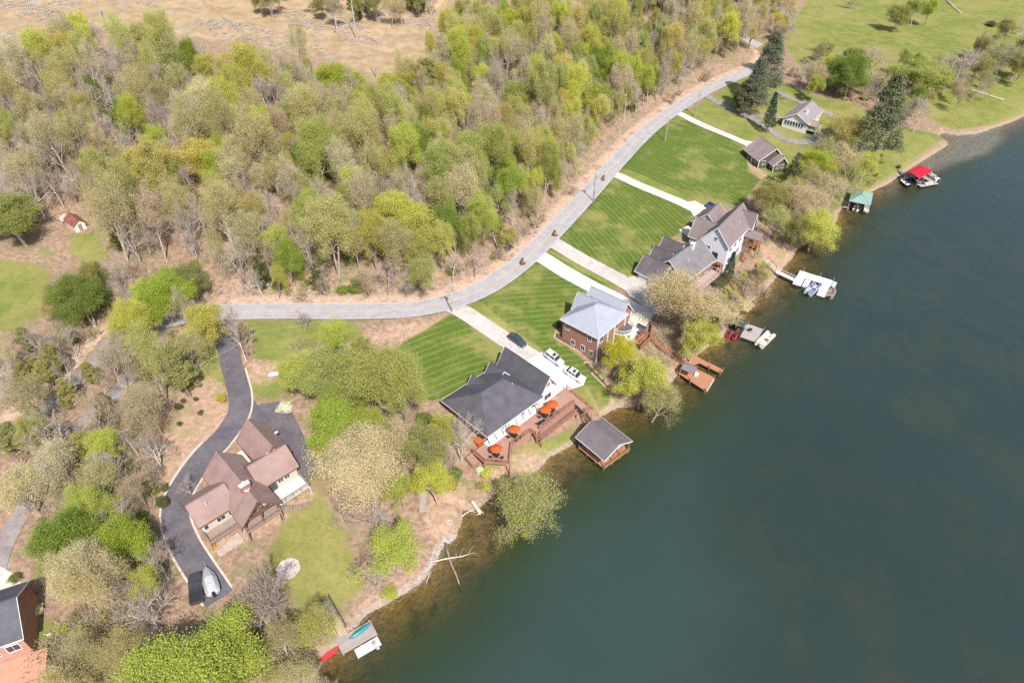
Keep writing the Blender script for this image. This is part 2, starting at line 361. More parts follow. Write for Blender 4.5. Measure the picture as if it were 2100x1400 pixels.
def paved(x, y):
    """positive inside any drive, court or the road"""
    d = np.where(np.ravel(x) < -80, 1.75, 2.9) - seg_dist(x, y, ROAD)[0]
    for p, w, _ in DRIVES.values(): d = np.maximum(d, w / 2 - seg_dist(x, y, p)[0])
    for p, _ in COURTS.values(): d = np.maximum(d, sdf(x, y, p))
    return d
RP = paved(_X, _Y).reshape(RNY, RNX)
ys = np.concatenate([np.linspace(-400, 14, 14), 14 + 500 * ((np.exp(np.linspace(0, 1.65, 430)) - 1) / (math.exp(1.65) - 1)), np.geomspace(530, 2600, 14)])
sx = np.concatenate([[-7, -3.5, -2, -1.5, -1.2], np.linspace(-1, 1, 470), [1.2, 1.5, 2, 3.5, 7]])
YY, SX = np.meshgrid(ys, sx, indexing='ij'); XX = SX * (95 + .62 * np.maximum(YY, 0))
gx, gy = XX.ravel(), YY.ravel()
gz, gds, grd, ghill = Hn(gx, gy, True)
near = (gy > 0) & (gy < 520) & (np.abs(SX.ravel()) <= 1.01)
A = {k: np.full(gx.shape, -50.) for k in ('lawn', 'grass', 'field', 'soil', 'paved')}; stripe = np.zeros(gx.shape)
nx_, ny_ = gx[near], gy[near]
for poly, b, c, w in LAWNS:
    d = sdf(nx_, ny_, poly); t = np.array([c[0] - b[0], c[1] - b[1]]); t /= np.linalg.norm(t)
    u = (-(nx_ - b[0]) * t[1] + (ny_ - b[1]) * t[0] + .0025 * ((nx_ - b[0]) * t[0] + (ny_ - b[1]) * t[1]) ** 2) / w
    cur = A['lawn'][near]; sN = stripe[near]; m = d > cur; cur[m] = d[m]; sN[m] = u[m]; A['lawn'][near] = cur; stripe[near] = sN
for key, polys in (('grass', GRASS), ('field', FIELD), ('soil', SOIL)):
    cur = A[key][near]
    for q in polys: cur = np.maximum(cur, sdf(nx_, ny_, q))
    A[key][near] = cur
A['paved'][near] = look(RP, nx_, ny_)
far_clear = (gy > 520); A['field'][far_clear & (gx < 40)] = 5; A['grass'][far_clear & (gx >= 40)] = 5
zz = gz - .14 * (A['paved'] > .02) - .7 * ss(-.4, .8, sdf(gx, gy, POND))
nr, nc = YY.shape
idx = np.arange(nr * nc).reshape(nr, nc)
quads = np.stack([idx[:-1, :-1], idx[:-1, 1:], idx[1:, 1:], idx[1:, :-1]], -1).reshape(-1, 4)
def grid_object(name, verts, q, m, attrs):
    used = np.unique(q); remap = np.full(len(verts), -1); remap[used] = np.arange(len(used)); q = remap[q]; v = verts[used]
    me = bpy.data.meshes.new(name); me.vertices.add(len(v)); me.vertices.foreach_set('co', v.ravel())
    me.loops.add(q.size); me.loops.foreach_set('vertex_index', q.ravel()); me.polygons.add(len(q))
    me.polygons.foreach_set('loop_start', np.arange(len(q)) * 4); me.polygons.foreach_set('use_smooth', np.ones(len(q), bool))
    for k, a in attrs.items():
        t = me.attributes.new(k, 'FLOAT', 'POINT'); t.data.foreach_set('value', np.asarray(a, np.float32)[used])
    me.materials.append(m); me.update(); me.validate()
    o = bpy.data.objects.new(name, me); COL.objects.link(o); return o

def ground_material():
    k = NT('ground'); P = k.pos(); z = k.sep(P)[2]
    n_big, n_mid, n_sml, n_fin = k.noise(.045, 3), k.noise(.25, 4, .6), k.noise(1.1, 4, .65), k.noise(5, 3, .7)
    wob = k.math('MULTIPLY', k.math('SUBTRACT', n_sml, .5), 2.4)
    wob2 = k.math('MULTIPLY', k.math('SUBTRACT', n_mid, .5), 14)
    # woodland floor: leaf litter, twigs, green patches
    c = k.mix(k.step(n_sml, .32, .68), (.25, .165, .115), (.43, .30, .22))
    c = k.mix(k.math('MULTIPLY', k.step(n_fin, .55, .72), .5), c, (.52, .42, .35))
    c = k.mix(k.math('MULTIPLY', k.step(n_mid, .49, .66), .75), c, (.21, .22, .09))
    c = k.mix(k.math('MULTIPLY', k.step(k.noise(2.3, 3, .7), .56, .70), .55), c, (.17, .115, .085))
    # pasture
    g = k.mix(k.step(n_mid, .3, .7), (.165, .20, .048), (.27, .28, .075)); g = k.mix(k.math('MULTIPLY', k.step(n_big, .45, .62), .55), g, (.36, .30, .12))
    g = k.mix(k.math('MULTIPLY', k.step(n_sml, .35, .7), .45), g, (.13, .18, .035)); g = k.mix(k.math('MULTIPLY', k.step(n_fin, .5, .8), .35), g, (.40, .36, .18))
    c = k.mix(k.step(k.math('ADD', k.attr('grass'), k.math('ADD', k.math('MULTIPLY', wob, 1.1), k.math('MULTIPLY', wob2, .22))), -.7, 1.3), c, g)
    # clear-cut slope: straw, grey slash
    f = k.mix(k.step(n_mid, .3, .72), (.35, .25, .145), (.50, .375, .235)); f = k.mix(k.math('MULTIPLY', k.step(k.noise(.12, 5, .7), .55, .63), .7), f, (.40, .35, .33))
    f = k.mix(k.math('MULTIPLY', k.step(n_fin, .56, .66), .5), f, (.30, .25, .21)); f = k.mix(k.math('MULTIPLY', k.step(n_big, .5, .65), .3), f, (.27, .26, .11))
    c = k.mix(k.step(k.math('ADD', k.attr('field'), wob2), -4, 6), c, f)
    # red-brown bare soil and mulch
    s = k.mix(k.step(n_sml, .3, .7), (.36, .21, .14), (.50, .36, .26)); s = k.mix(k.math('MULTIPLY', k.step(n_fin, .5, .7), .5), s, (.62, .52, .43))
    s = k.mix(k.math('MULTIPLY', k.step(n_mid, .5, .62), .55), s, (.26, .26, .10))
    c = k.mix(k.step(k.math('ADD', k.attr('soil'), k.math('MULTIPLY', wob, 1.3)), -.8, 1.2), c, s)
    # mown lawn with wheel lines
    u = k.math('ADD', k.attr('stripe'), k.math('MULTIPLY', k.math('SUBTRACT', n_mid, .5), .35)); saw = k.math('PINGPONG', u, .5)
    line = k.math('MULTIPLY', k.step(saw, .13, .02), k.step(n_mid, .28, .5))
    alt = k.step(k.math('PINGPONG', k.math('MULTIPLY', u, .5), .5), .2, .3)
    l = k.mix(k.step(n_sml, .3, .7), (.068, .122, .018), (.112, .165, .028)); l = k.mix(k.math('MULTIPLY', alt, .35), l, (.06, .10, .018))
    l = k.mix(k.math('MULTIPLY', line, .6), l, (.26, .30, .09)); l = k.mix(k.math('MULTIPLY', k.step(k.noise(.09, 4, .65), .47, .66), .75), l, (.30, .27, .10))
    l = k.mix(k.math('MULTIPLY', k.step(k.noise(.5, 4, .7), .55, .72), .45), l, (.26, .25, .09))
    l = k.mix(k.math('MULTIPLY', n_fin, .25), l, (.2, .24, .06))
    c = k.mix(k.step(k.math('ADD', k.attr('lawn'), k.math('MULTIPLY', wob, .5)), -.35, .35), c, l)
    # road verge, cut bank and stony shore
    rb = k.mix(k.step(n_sml, .3, .7), (.50, .31, .20), (.62, .47, .36)); rb = k.mix(k.math('MULTIPLY', k.step(n_fin, .5, .66), .55), rb, (.60, .55, .50))
    rd = k.math('ADD', k.attr('bank'), k.math('MULTIPLY', wob, .8)); c = k.mix(k.math('MULTIPLY', k.math('MULTIPLY', k.step(rd, 6.6, 4.6), k.step(rd, 2.2, 3)), k.math('MULTIPLY', k.attr('hillside'), k.step(k.math('ADD', n_mid, k.math('MULTIPLY', n_sml, .5)), .52, .78))), c, rb)
    sh = k.math('ADD', k.attr('shore'), k.math('MULTIPLY', wob, .35)); st = k.mix(k.step(n_fin, .42, .6), (.26, .18, .13), (.50, .42, .36))
    c = k.mix(k.math('MULTIPLY', k.step(sh, 1.0, .3), .75), c, st)
    # lake bed
    b = k.mix(k.step(n_sml, .3, .7), (.40, .22, .08), (.58, .36, .15)); b = k.mix(k.math('MULTIPLY', k.step(n_mid, .52, .68), .8), b, (.15, .10, .045)); b = k.mix(k.attr('sand'), b, (.66, .53, .45))
    c = k.mix(k.step(z, .05, -.08), c, b)
    h = k.math('ADD', k.math('MULTIPLY', n_fin, .5), n_sml); c = k.mix(1.0, c, (.80, .78, .76), 'MULTIPLY')
    return k.done(c, .95, k.bump(h, .55, .25), spec=.1)
G_MAT = ground_material()
ground = grid_object('ground', np.stack([gx, gy, zz], 1), quads, G_MAT, dict(A, stripe=stripe, bank=grd, hillside=ghill.astype(float), shore=gds, sand=ss(-4, 3, sdf(gx, gy, SAND)))); tag(ground, kind='structure')

def lake_material():
    k = NT('lake_water'); P = k.pos(); d = k.attr('depth')
    w = k.math('SUBTRACT', 1, k.math('POWER', 2.718, k.math('MULTIPLY', k.math('MAXIMUM', k.math('SUBTRACT', d, .12), 0), -.85)))
    x, y, _z = k.sep(P); side = k.math('ADD', k.math('SUBTRACT', x, k.math('MULTIPLY', y, .34)), k.math('MULTIPLY', k.math('SUBTRACT', k.noise(.03, 4, .6), .5), 34))
    bedm = k.step(side, 4, 22); green = k.step(d, 5.6, 1.0)          # a weed bed lies in the channel away from the shore
    mott = k.math('MULTIPLY', k.step(k.noise(.085, 7, .74, k.scalev(P, 1, .8, 1), .5), .42, .64), k.math('MULTIPLY', bedm, k.step(k.noise(.018, 3), .28, .5)))
    col = k.mix(k.step(k.noise(.02, 3), .3, .7), (.023, .042, .034), (.029, .051, .042)); col = k.mix(k.math('MULTIPLY', bedm, .6), col, (.019, .028, .025))
    col = k.mix(k.math('MULTIPLY', green, .8), col, (.028, .042, .012)); col = k.mix(k.math('MULTIPLY', mott, .75), col, (.033, .040, .026))
    body = k.n.new('ShaderNodeBsdfDiffuse'); k.put(body.inputs[0], col)
    tr = k.n.new('ShaderNodeBsdfTransparent'); tr.inputs[0].default_value = (.86, .9, .84, 1)
    m1 = k.n.new('ShaderNodeMixShader'); k.put(m1.inputs[0], w); k.l.new(tr.outputs[0], m1.inputs[1]); k.l.new(body.outputs[0], m1.inputs[2])
    rp = k.noise(1.3, 5, .7, k.scalev(P, 1, .7, 1), .6); rp2 = k.noise(.32, 2, .5, k.scalev(P, 1, .7, 1)); rp3 = k.noise(.035, 3, .5)
    nrm = k.bump(k.math('ADD', rp, k.math('MULTIPLY', rp2, 1.2)), .55, .18)
    gl = k.n.new('ShaderNodeBsdfGlossy'); gl.inputs['Roughness'].default_value = .16; k.put(gl.inputs['Normal'], nrm)
    fr = k.n.new('ShaderNodeFresnel'); fr.inputs[0].default_value = 1.5; k.put(fr.inputs['Normal'], nrm)
    m2 = k.n.new('ShaderNodeMixShader'); k.put(m2.inputs[0], fr.outputs[0]); k.l.new(m1.outputs[0], m2.inputs[1]); k.l.new(gl.outputs[0], m2.inputs[2])
    k.l.new(m2.outputs[0], k.out.inputs[0]); k.n.remove(k.b); return k.m
wet = (gz.reshape(nr, nc) < .3); wq = (wet[:-1, :-1] | wet[:-1, 1:] | wet[1:, 1:] | wet[1:, :-1]).ravel()
lake = grid_object('lake', np.stack([gx, gy, 0 * gx], 1), quads[wq], lake_material(), {'depth': -zz}); tag(lake, kind='structure')

def stained(name, a, b, dirt, amt):
    a, b, dirt = [tuple(v * .84 for v in q) for q in (a, b, dirt)]; k = NT(name); n1 = k.noise(.3, 4, .65); n2 = k.noise(1.4, 5, .7); n3 = k.noise(9, 2, .6)
    c = k.mix(k.step(n1, .3, .7), a, b); c = k.mix(k.math('MULTIPLY', k.step(n2, .5, .68), amt), c, dirt); c = k.mix(k.math('MULTIPLY', k.step(n3, .55, .8), amt * .5), c, dirt)
    MATS[name] = k.done(c, .9, k.bump(n3, .2, .03)); return k.m
PAVE = {'concrete': stained('worn_concrete', (.42, .38, .345), (.54, .50, .46), (.31, .27, .235), .5), 'pale': stained('pale_concrete', (.60, .56, .51), (.69, .65, .60), (.47, .41, .36), .4), 'slab': stained('slab_concrete', (.60, .59, .605), (.67, .66, .675), (.50, .47, .45), .35),
        'cream': stained('cream_concrete', (.58, .51, .43), (.70, .64, .55), (.44, .36, .29), .45), 'asphalt': stained('dark_asphalt', (.095, .086, .10), (.145, .132, .15), (.19, .17, .165), .6), 'lane': None}
k = NT('lane_asphalt'); a = k.noise(.6, 4, .6); cr = k.step(k.math('ABSOLUTE', k.math('SUBTRACT', k.noise(.9, 4, .6), .5)), .0, .018)
PAVE['lane'] = k.done(k.mix(k.math('MULTIPLY', k.math('SUBTRACT', 1, cr), .5), k.mix(k.step(a, .3, .7), (.19, .165, .155), (.28, .245, .23)), (.10, .09, .09)), .9)
def strip(name, line, w, m, dz, kind='structure', off=0.0, across=4, thick=0, parent=None):
    """a sheet laid on the ground along a line"""
    P = np.asarray(line, float)[:, :2]; L = np.concatenate([[0], np.cumsum(np.hypot(*np.diff(P, axis=0).T))]); n = max(2, int(L[-1] / 1.1))
    s = np.linspace(0, L[-1], n); x = np.interp(s, L, P[:, 0]); y = np.interp(s, L, P[:, 1]); tx, ty = np.gradient(x), np.gradient(y); q = np.hypot(tx, ty); nx, ny = -ty / q, tx / q
    o = np.linspace(-w / 2, w / 2, across + 1) + off; X = x[:, None] + nx[:, None] * o; Y = y[:, None] + ny[:, None] * o
    Z = Hn(X.ravel(), Y.ravel()) + dz; v = np.stack([X.ravel(), Y.ravel(), Z], 1); i = np.arange(n * (across + 1)).reshape(n, across + 1)
    f = np.stack([i[:-1, :-1], i[:-1, 1:], i[1:, 1:], i[1:, :-1]], -1).reshape(-1, 4)[:, ::-1]
    mb = MB(); mb.add(v, f)
    if thick:
        lo = v - [0, 0, thick]; b = len(v); mb.v += [tuple(p) for p in lo]
        for r in range(n - 1): mb.f += [(i[r, 0], i[r+1, 0], b + i[r+1, 0], b + i[r, 0]), (i[r+1, -1], i[r, -1], b + i[r, -1], b + i[r+1, -1])]; mb.mi += [0, 0]
    ob = mb.build(name, m, parent)
    if kind and not parent: tag(ob, kind=kind)
    return ob
def sheet(name, poly, m, dz, step=1.0, parent=None, zfun=None):
    from mathutils import Vector; from mathutils.geometry import delaunay_2d_cdt
    P = np.array(poly)[:, :2]; Q = []
    for i in range(len(P)):
        a, b = P[i], P[(i + 1) % len(P)]; n = max(1, int(np.hypot(*(b - a)) / step)); Q += [a + (b - a) * t / n for t in range(n)]
    Q = np.array(Q); mn, mx = P.min(0), P.max(0); X, Y = np.meshgrid(np.arange(mn[0], mx[0], step), np.arange(mn[1], mx[1], step)); k = sdf(X, Y, P) > step * .4
    allp = np.vstack([Q, np.stack([X.ravel()[k], Y.ravel()[k]], 1)])
    r = delaunay_2d_cdt([Vector(p) for p in allp], [], [list(range(len(Q)))], 1, 1e-5); v = np.array([tuple(p) for p in r[0]])
    z = (Hn(v[:, 0], v[:, 1]) if zfun is None else zfun(v[:, 0], v[:, 1])) + dz
    ob = MB().add(np.column_stack([v, z]), [tuple(f) for f in r[2]]).build(name, m, parent)
    return ob if parent else tag(ob, kind='structure')
k = NT('road_asphalt'); a = k.noise(.5, 4, .6); b = k.noise(7, 2, .6); ln = k.noise(.12, 3, .6)
cc = k.mix(k.step(a, .25, .75), (.26, .245, .255), (.34, .32, .33)); cc = k.mix(k.math('MULTIPLY', k.step(ln, .52, .62), .3), cc, (.33, .31, .315)); cc = k.mix(k.math('MULTIPLY', b, .15), cc, (.6, .57, .56))
ROAD_MAT = k.done(cc, .9, k.bump(b, .2, .03))
_k = int(np.argmin(np.hypot(ROAD[:, 0] - PZ(290, 668, 10.3)[0], ROAD[:, 1] - PZ(290, 668, 10.3)[1])))
strip('road', ROAD[6:_k + 1], 5.6, ROAD_MAT, .04, across=6); strip('old_road', ROAD[_k - 1:], 3.3, PAVE['lane'], .03, across=4)
yl = mat('faded_yellow_paint', (.62, .50, .22), .2, .6, .8)
for o_ in (-.13, .13): strip('centre_line', ROAD[23:99], .11, yl, .046, off=o_, across=1)
wl_ = mat('faded_white_paint', (.66, .64, .62), .2, .6, .8)
for o_ in (-2.6, 2.6): strip('edge_line', ROAD[23:99], .10, wl_, .046, off=o_, across=1)
for n_, (p_, w_, m_) in DRIVES.items(): strip(n_, p_, w_, PAVE[m_], .022 if n_ != 'gravel_lane' else .03)
for i_, (n_, (p_, m_)) in enumerate(COURTS.items()): sheet(n_, p_, PAVE[m_], .030 + .004 * (i_ % 2))

# ---------------------------------------------------------------- loose stone, slash and shore rubble: too many to count
def rubble(name, pts, size, m, label, cat, flat=.55, seed=1):
    g = np.random.default_rng(seed); base = unit_(np.array([(x, y, z) for x in (-1, 1) for y in (-1, 1) for z in (-1, 1)], float)); fq = np.array([(0, 2, 3, 1), (4, 5, 7, 6), (0, 1, 5, 4), (2, 6, 7, 3), (0, 4, 6, 2), (1, 3, 7, 5)])[:, ::-1]
    n = len(pts); sc = size * g.uniform(.5, 1.6, n) ** 1.4; a = g.uniform(0, 6.28, n); V = base[None] * (sc[:, None, None] * g.uniform(.6, 1.3, (n, 8, 1))) * [1, .8, flat]; c, s = np.cos(a)[:, None], np.sin(a)[:, None]
    V = np.stack([V[..., 0] * c - V[..., 1] * s, V[..., 0] * s + V[..., 1] * c, V[..., 2]], -1) + pts[:, None, :]; F = (fq[None] + (np.arange(n) * 8)[:, None, None]).reshape(-1, 4)
    me = bpy.data.meshes.new(name); me.from_pydata(V.reshape(-1, 3).tolist(), [], F.tolist()); me.materials.append(m); o = bpy.data.objects.new(name, me); COL.objects.link(o); return tag(o, label, cat, kind='stuff')
def unit_(v): return v / np.linalg.norm(v, axis=-1, keepdims=True)
def along(line, n, d0, d1, seed, i0=0, i1=None):
    g = np.random.default_rng(seed); P = np.asarray(line)[i0:i1, :2]; L = np.concatenate([[0], np.cumsum(np.hypot(*np.diff(P, axis=0).T))]); s = g.uniform(0, L[-1], n); x = np.interp(s, L, P[:, 0]); y = np.interp(s, L, P[:, 1])
    tx = np.interp(s + .5, L, P[:, 0]) - np.interp(s - .5, L, P[:, 0]); ty = np.interp(s + .5, L, P[:, 1]) - np.interp(s - .5, L, P[:, 1]); q = np.hypot(tx, ty) + 1e-9; o = g.uniform(d0, d1, n); x = x + ty / q * o; y = y - tx / q * o; return np.column_stack([x, y, Hn(x, y)])
STONE = mat('bank_stone', (.48, .41, .36), .35, 1.5, .95)
rubble('bank_rubble', np.vstack([along(ROAD, 900, 4.6, 7.6, 3, 24, 69), along(ROAD, 900, 4.3, 8.5, 4, 69, 95)]), .17, STONE, 'pale loose stones on the cut bank above the road', 'rubble', seed=5)
rubble('shore_rubble', np.vstack([along(SHORE, 1500, -.9, .5, 6, 1, 12), along(SHORE, 500, -.6, .4, 7, 12, 40)]), .15, STONE, 'small stones along the waterline', 'rubble', seed=6)
_f = np.random.default_rng(12); _p = np.array(FIELD[0]); _c = np.column_stack([_f.uniform(_p[:, 0].min(), _p[:, 0].max(), 6000), _f.uniform(_p[:, 1].min(), _p[:, 1].max(), 6000)]); _n = np.sin(_c[:, 0] * .09 + 2 * np.sin(_c[:, 1] * .05)) * np.sin(_c[:, 1] * .13 + _c[:, 0] * .03); _c = _c[(sdf(_c[:, 0], _c[:, 1], _p) > 1) & (_n > .15)]
_m = MB(); _h = Hn(_c[:, 0], _c[:, 1])
for (x, y), z in zip(_c, _h):
    a = _f.uniform(0, 3.14); l = _f.uniform(.6, 2.4); _m.bar((x - math.cos(a) * l, y - math.sin(a) * l, z + .12), (x + math.cos(a) * l, y + math.sin(a) * l, z + _f.uniform(.1, .5)), _f.uniform(.08, .26))
tag(_m.build('slash_debris', mat('grey_slash', (.43, .39, .38), .3, 1.0, .95)), 'grey felled branches strewn over the clear-cut slope', 'slash', kind='stuff')

# ---------------------------------------------------------------- trees: a tapered trunk with limbs, a crown of twigs and leaves
def leaf_mat(name, var=.35, trans=.35):
    """the tone comes from each crown's own object colour"""
    k = NT(name); oi = k.n.new('ShaderNodeObjectInfo'); g = k.n.new('ShaderNodeNewGeometry'); r = g.outputs['Random Per Island']
    c = k.mix(k.math('MULTIPLY', r, 1.0), k.mix(1.0, oi.outputs['Color'], (1 - var, 1 - var, 1 - var * .6), 'MULTIPLY'), k.mix(1.0, oi.outputs['Color'], (1 + var, 1 + var * .85, 1 + var * .5), 'MULTIPLY'))
    d = k.n.new('ShaderNodeBsdfDiffuse'); t = k.n.new('ShaderNodeBsdfTranslucent'); m = k.n.new('ShaderNodeMixShader'); m.inputs[0].default_value = trans
    k.put(d.inputs[0], c); k.put(t.inputs[0], k.mix(1.0, c, (1.1, 1.15, .55), 'MULTIPLY')); k.l.new(d.outputs[0], m.inputs[1]); k.l.new(t.outputs[0], m.inputs[2])
    k.l.new(m.outputs[0], k.out.inputs[0]); k.n.remove(k.b); return k.m
LEAF = leaf_mat('leaf', .2, .42); NEEDLE = leaf_mat('needle', .4, .15)
def bark_mat(name, a, b):
    k = NT(name); oi = k.n.new('ShaderNodeObjectInfo'); n = k.noise(1.6, 4, .65, k.scalev(k.obj(), 1, 1, .35))
    return k.done(k.mix(k.step(k.math('ADD', n, k.math('MULTIPLY', k.math('SUBTRACT', oi.outputs['Random'], .5), .4)), .3, .72), a, b), .95)
BARK = bark_mat('bark', (.22, .172, .138), (.43, .365, .31)); BARKPALE = bark_mat('pale_bark', (.30, .25, .21), (.58, .52, .46)); BARKDARK = bark_mat('dark_bark', (.10, .075, .06), (.20, .16, .13))
TWIG = bark_mat('twig', (.29, .225, .18), (.47, .385, .32))

def tri_mesh(name, V, F, mats, mi=None, smooth=False):
    V = np.asarray(V, np.float32); F = np.asarray(F, np.int32); me = bpy.data.meshes.new(name); k = F.shape[1]
    me.vertices.add(len(V)); me.vertices.foreach_set('co', V.ravel()); me.loops.add(F.size); me.loops.foreach_set('vertex_index', F.ravel())
    me.polygons.add(len(F)); me.polygons.foreach_set('loop_start', np.arange(len(F), dtype=np.int32) * k)
    if smooth: me.polygons.foreach_set('use_smooth', np.ones(len(F), bool))
    for m in mats: me.materials.append(m)
    if mi is not None: me.polygons.foreach_set('material_index', np.asarray(mi, np.int32))
    me.update(calc_edges=True); return me
def unit(v): return v / (np.linalg.norm(v, axis=-1, keepdims=True) + 1e-9)
def leaves(cent, size, rng, up=.6, aspect=.62, out=None):
    """diamond leaves at the given centres, turned mostly to the sky and outwards"""
    n = len(cent); nr = unit(rng.normal(size=(n, 3)) * .75 + np.array([0, 0, up]) + (0 if out is None else out * .5)); a = unit(np.cross(nr, unit(rng.normal(size=(n, 3))))); b = np.cross(nr, a)
    s = (size * rng.uniform(.6, 1.35, n))[:, None]; V = np.stack([cent + a * s, cent + b * s * aspect, cent - a * s, cent - b * s * aspect], 1).reshape(-1, 3)
    return V, np.arange(4 * n).reshape(n, 4)
def spikes(p0, d, L, w, rng):
    """thin twigs: one narrow diamond each"""
    n = len(p0); s = unit(np.cross(d, unit(rng.normal(size=(n, 3))))) * (w / 2)[:, None]; mid = p0 + d * (L * .4)[:, None]
    V = np.stack([p0, mid + s, p0 + d * L[:, None], mid - s], 1).reshape(-1, 3); return V, np.arange(4 * n).reshape(n, 4)
def tree_proto(kind, seed, Ht=14., Rc=4.5, z0=.35, nclu=90, nleaf=60, lsize=.2, twigs=8, tw=.05, spread=1.0, shape='round', bark=None, trunk_r=.26, clus=.75, lean=0., leafdrop=0.0):
    rng = np.random.default_rng(seed); bk = bark or BARK
    cz, rz = Ht * (1 + z0) / 2, Ht * (1 - z0) / 2
    # cluster centres fill a lobed envelope, more of them near its surface
    lobes = unit(rng.normal(size=(7, 3)) + [0, 0, .4]); C = []
    while len(C) < nclu:
        d = unit(rng.normal(size=3)); r = rng.uniform(.15, 1) ** .42 * (.66 + .40 * max(0, float((lobes @ d).max())) ** 4) * rng.uniform(.85, 1.08)
        p = d * r
        if shape == 'cone':
            h = rng.uniform(0, 1) ** .8; rr = (1 - h) ** .9 * rng.uniform(.45, 1) ** .5; a = rng.uniform(0, 6.283); p = np.array([rr * math.cos(a), rr * math.sin(a), 2 * h - 1])
        elif shape == 'vase': p[:2] *= .45 + .55 * (p[2] * .5 + .5); 
        elif shape == 'oval': p[:2] *= 1 - .25 * max(0, p[2])
        C.append(p)
    C = np.array(C) * [Rc, Rc, rz] + [0, 0, cz]; C[:, 0] += lean * C[:, 2]
    top = Ht * (.97 if shape == 'cone' else .80)
    zt = np.linspace(0, top, 8); off = np.cumsum(rng.normal(size=(8, 2)) * .12 * Ht / 14, 0); off[0] = 0; off[:, 0] += lean * zt
    tr = np.column_stack([off, zt]); rad = trunk_r * (1 - zt / (top * 1.04)) ** .8 + .02; rad[0] *= 1.35
    mb = MB(); mb.tube(tr, rad, 6, cap=False)
    starts, outs = [], []
    for c in C:
        zs = np.clip(c[2] - rng.uniform(.25, .75) * (np.hypot(c[0] - lean * c[2], c[1]) + .08 * Ht), .16 * Ht, top * .96) if shape != 'cone' else np.clip(c[2] + .02 * Ht, .05 * Ht, top * .98)
        s = np.array([np.interp(zs, zt, tr[:, 0]), np.interp(zs, zt, tr[:, 1]), zs]); m = s * .45 + c * .55 + [0, 0, -.05 * np.linalg.norm(c - s) * (1 if shape != 'cone' else -1)] + rng.normal(size=3) * .2
        r0 = np.interp(zs, zt, rad) * rng.uniform(.28, .5); mb.tube([s, m, c], [r0, r0 * .55, .018], 3, cap=False); starts.append(m); outs.append(unit(c - s))
    outs = np.array(outs); starts = np.array(starts)
    trunk = mb.mesh('trunk', bk, True)
    # twigs
    V, F, MI = [], [], []; nv = 0
    if twigs:
        i = np.repeat(np.arange(nclu), twigs); p0 = starts[i] * rng.uniform(0, .5, (len(i), 1)); t = rng.uniform(.45, 1, (len(i), 1)); p0 = starts[i] * (1 - t) + C[i] * t
        d = unit(outs[i] * .9 + rng.normal(size=(len(i), 3)) * .75 + [0, 0, .35]); L = rng.uniform(.6, 1.7, len(i)) * spread * Rc / 4.5
        v, f = spikes(p0, d, L, np.full(len(i), tw), rng); V.append(v); F.append(f + nv); nv += len(v); MI.append(np.ones(len(f)))
        tip = p0 + d * (L * rng.uniform(.35, .8, len(i)))[:, None]; d2 = unit(d + rng.normal(size=d.shape) * .65); v, f = spikes(tip, d2, L * .6, np.full(len(i), tw * .7), rng); V.append(v); F.append(f + nv); nv += len(v); MI.append(np.ones(len(f)))
    if nleaf:
        keep = rng.uniform(size=nclu) >= leafdrop; dens = rng.uniform(.45, 1.5, nclu) * keep; cnt = (nleaf * dens).astype(int); i = np.repeat(np.arange(nclu), cnt)
        sp = clus * Rc / 4.5 * rng.uniform(.7, 1.3, nclu)[i][:, None]
        g = rng.normal(size=(len(i), 3)); g = unit(g) * np.minimum(np.linalg.norm(g, axis=1, keepdims=True), 2.0) ** .8; cen = C[i] + g * sp * [1, 1, .62]
        o = unit(cen - [0, 0, cz - .3 * rz]); v, f = leaves(cen, lsize, rng, .75 if shape != 'cone' else .3, .62 if shape != 'cone' else .3, o); V.append(v); F.append(f + nv); MI.append(np.zeros(len(f)))
    crown = tri_mesh('crown', np.vstack(V), np.vstack(F), [NEEDLE if shape == 'cone' else LEAF, TWIG], np.concatenate(MI))
    return dict(kind=kind, trunk=trunk, crown=crown, H=Ht, R=Rc, zc=cz)

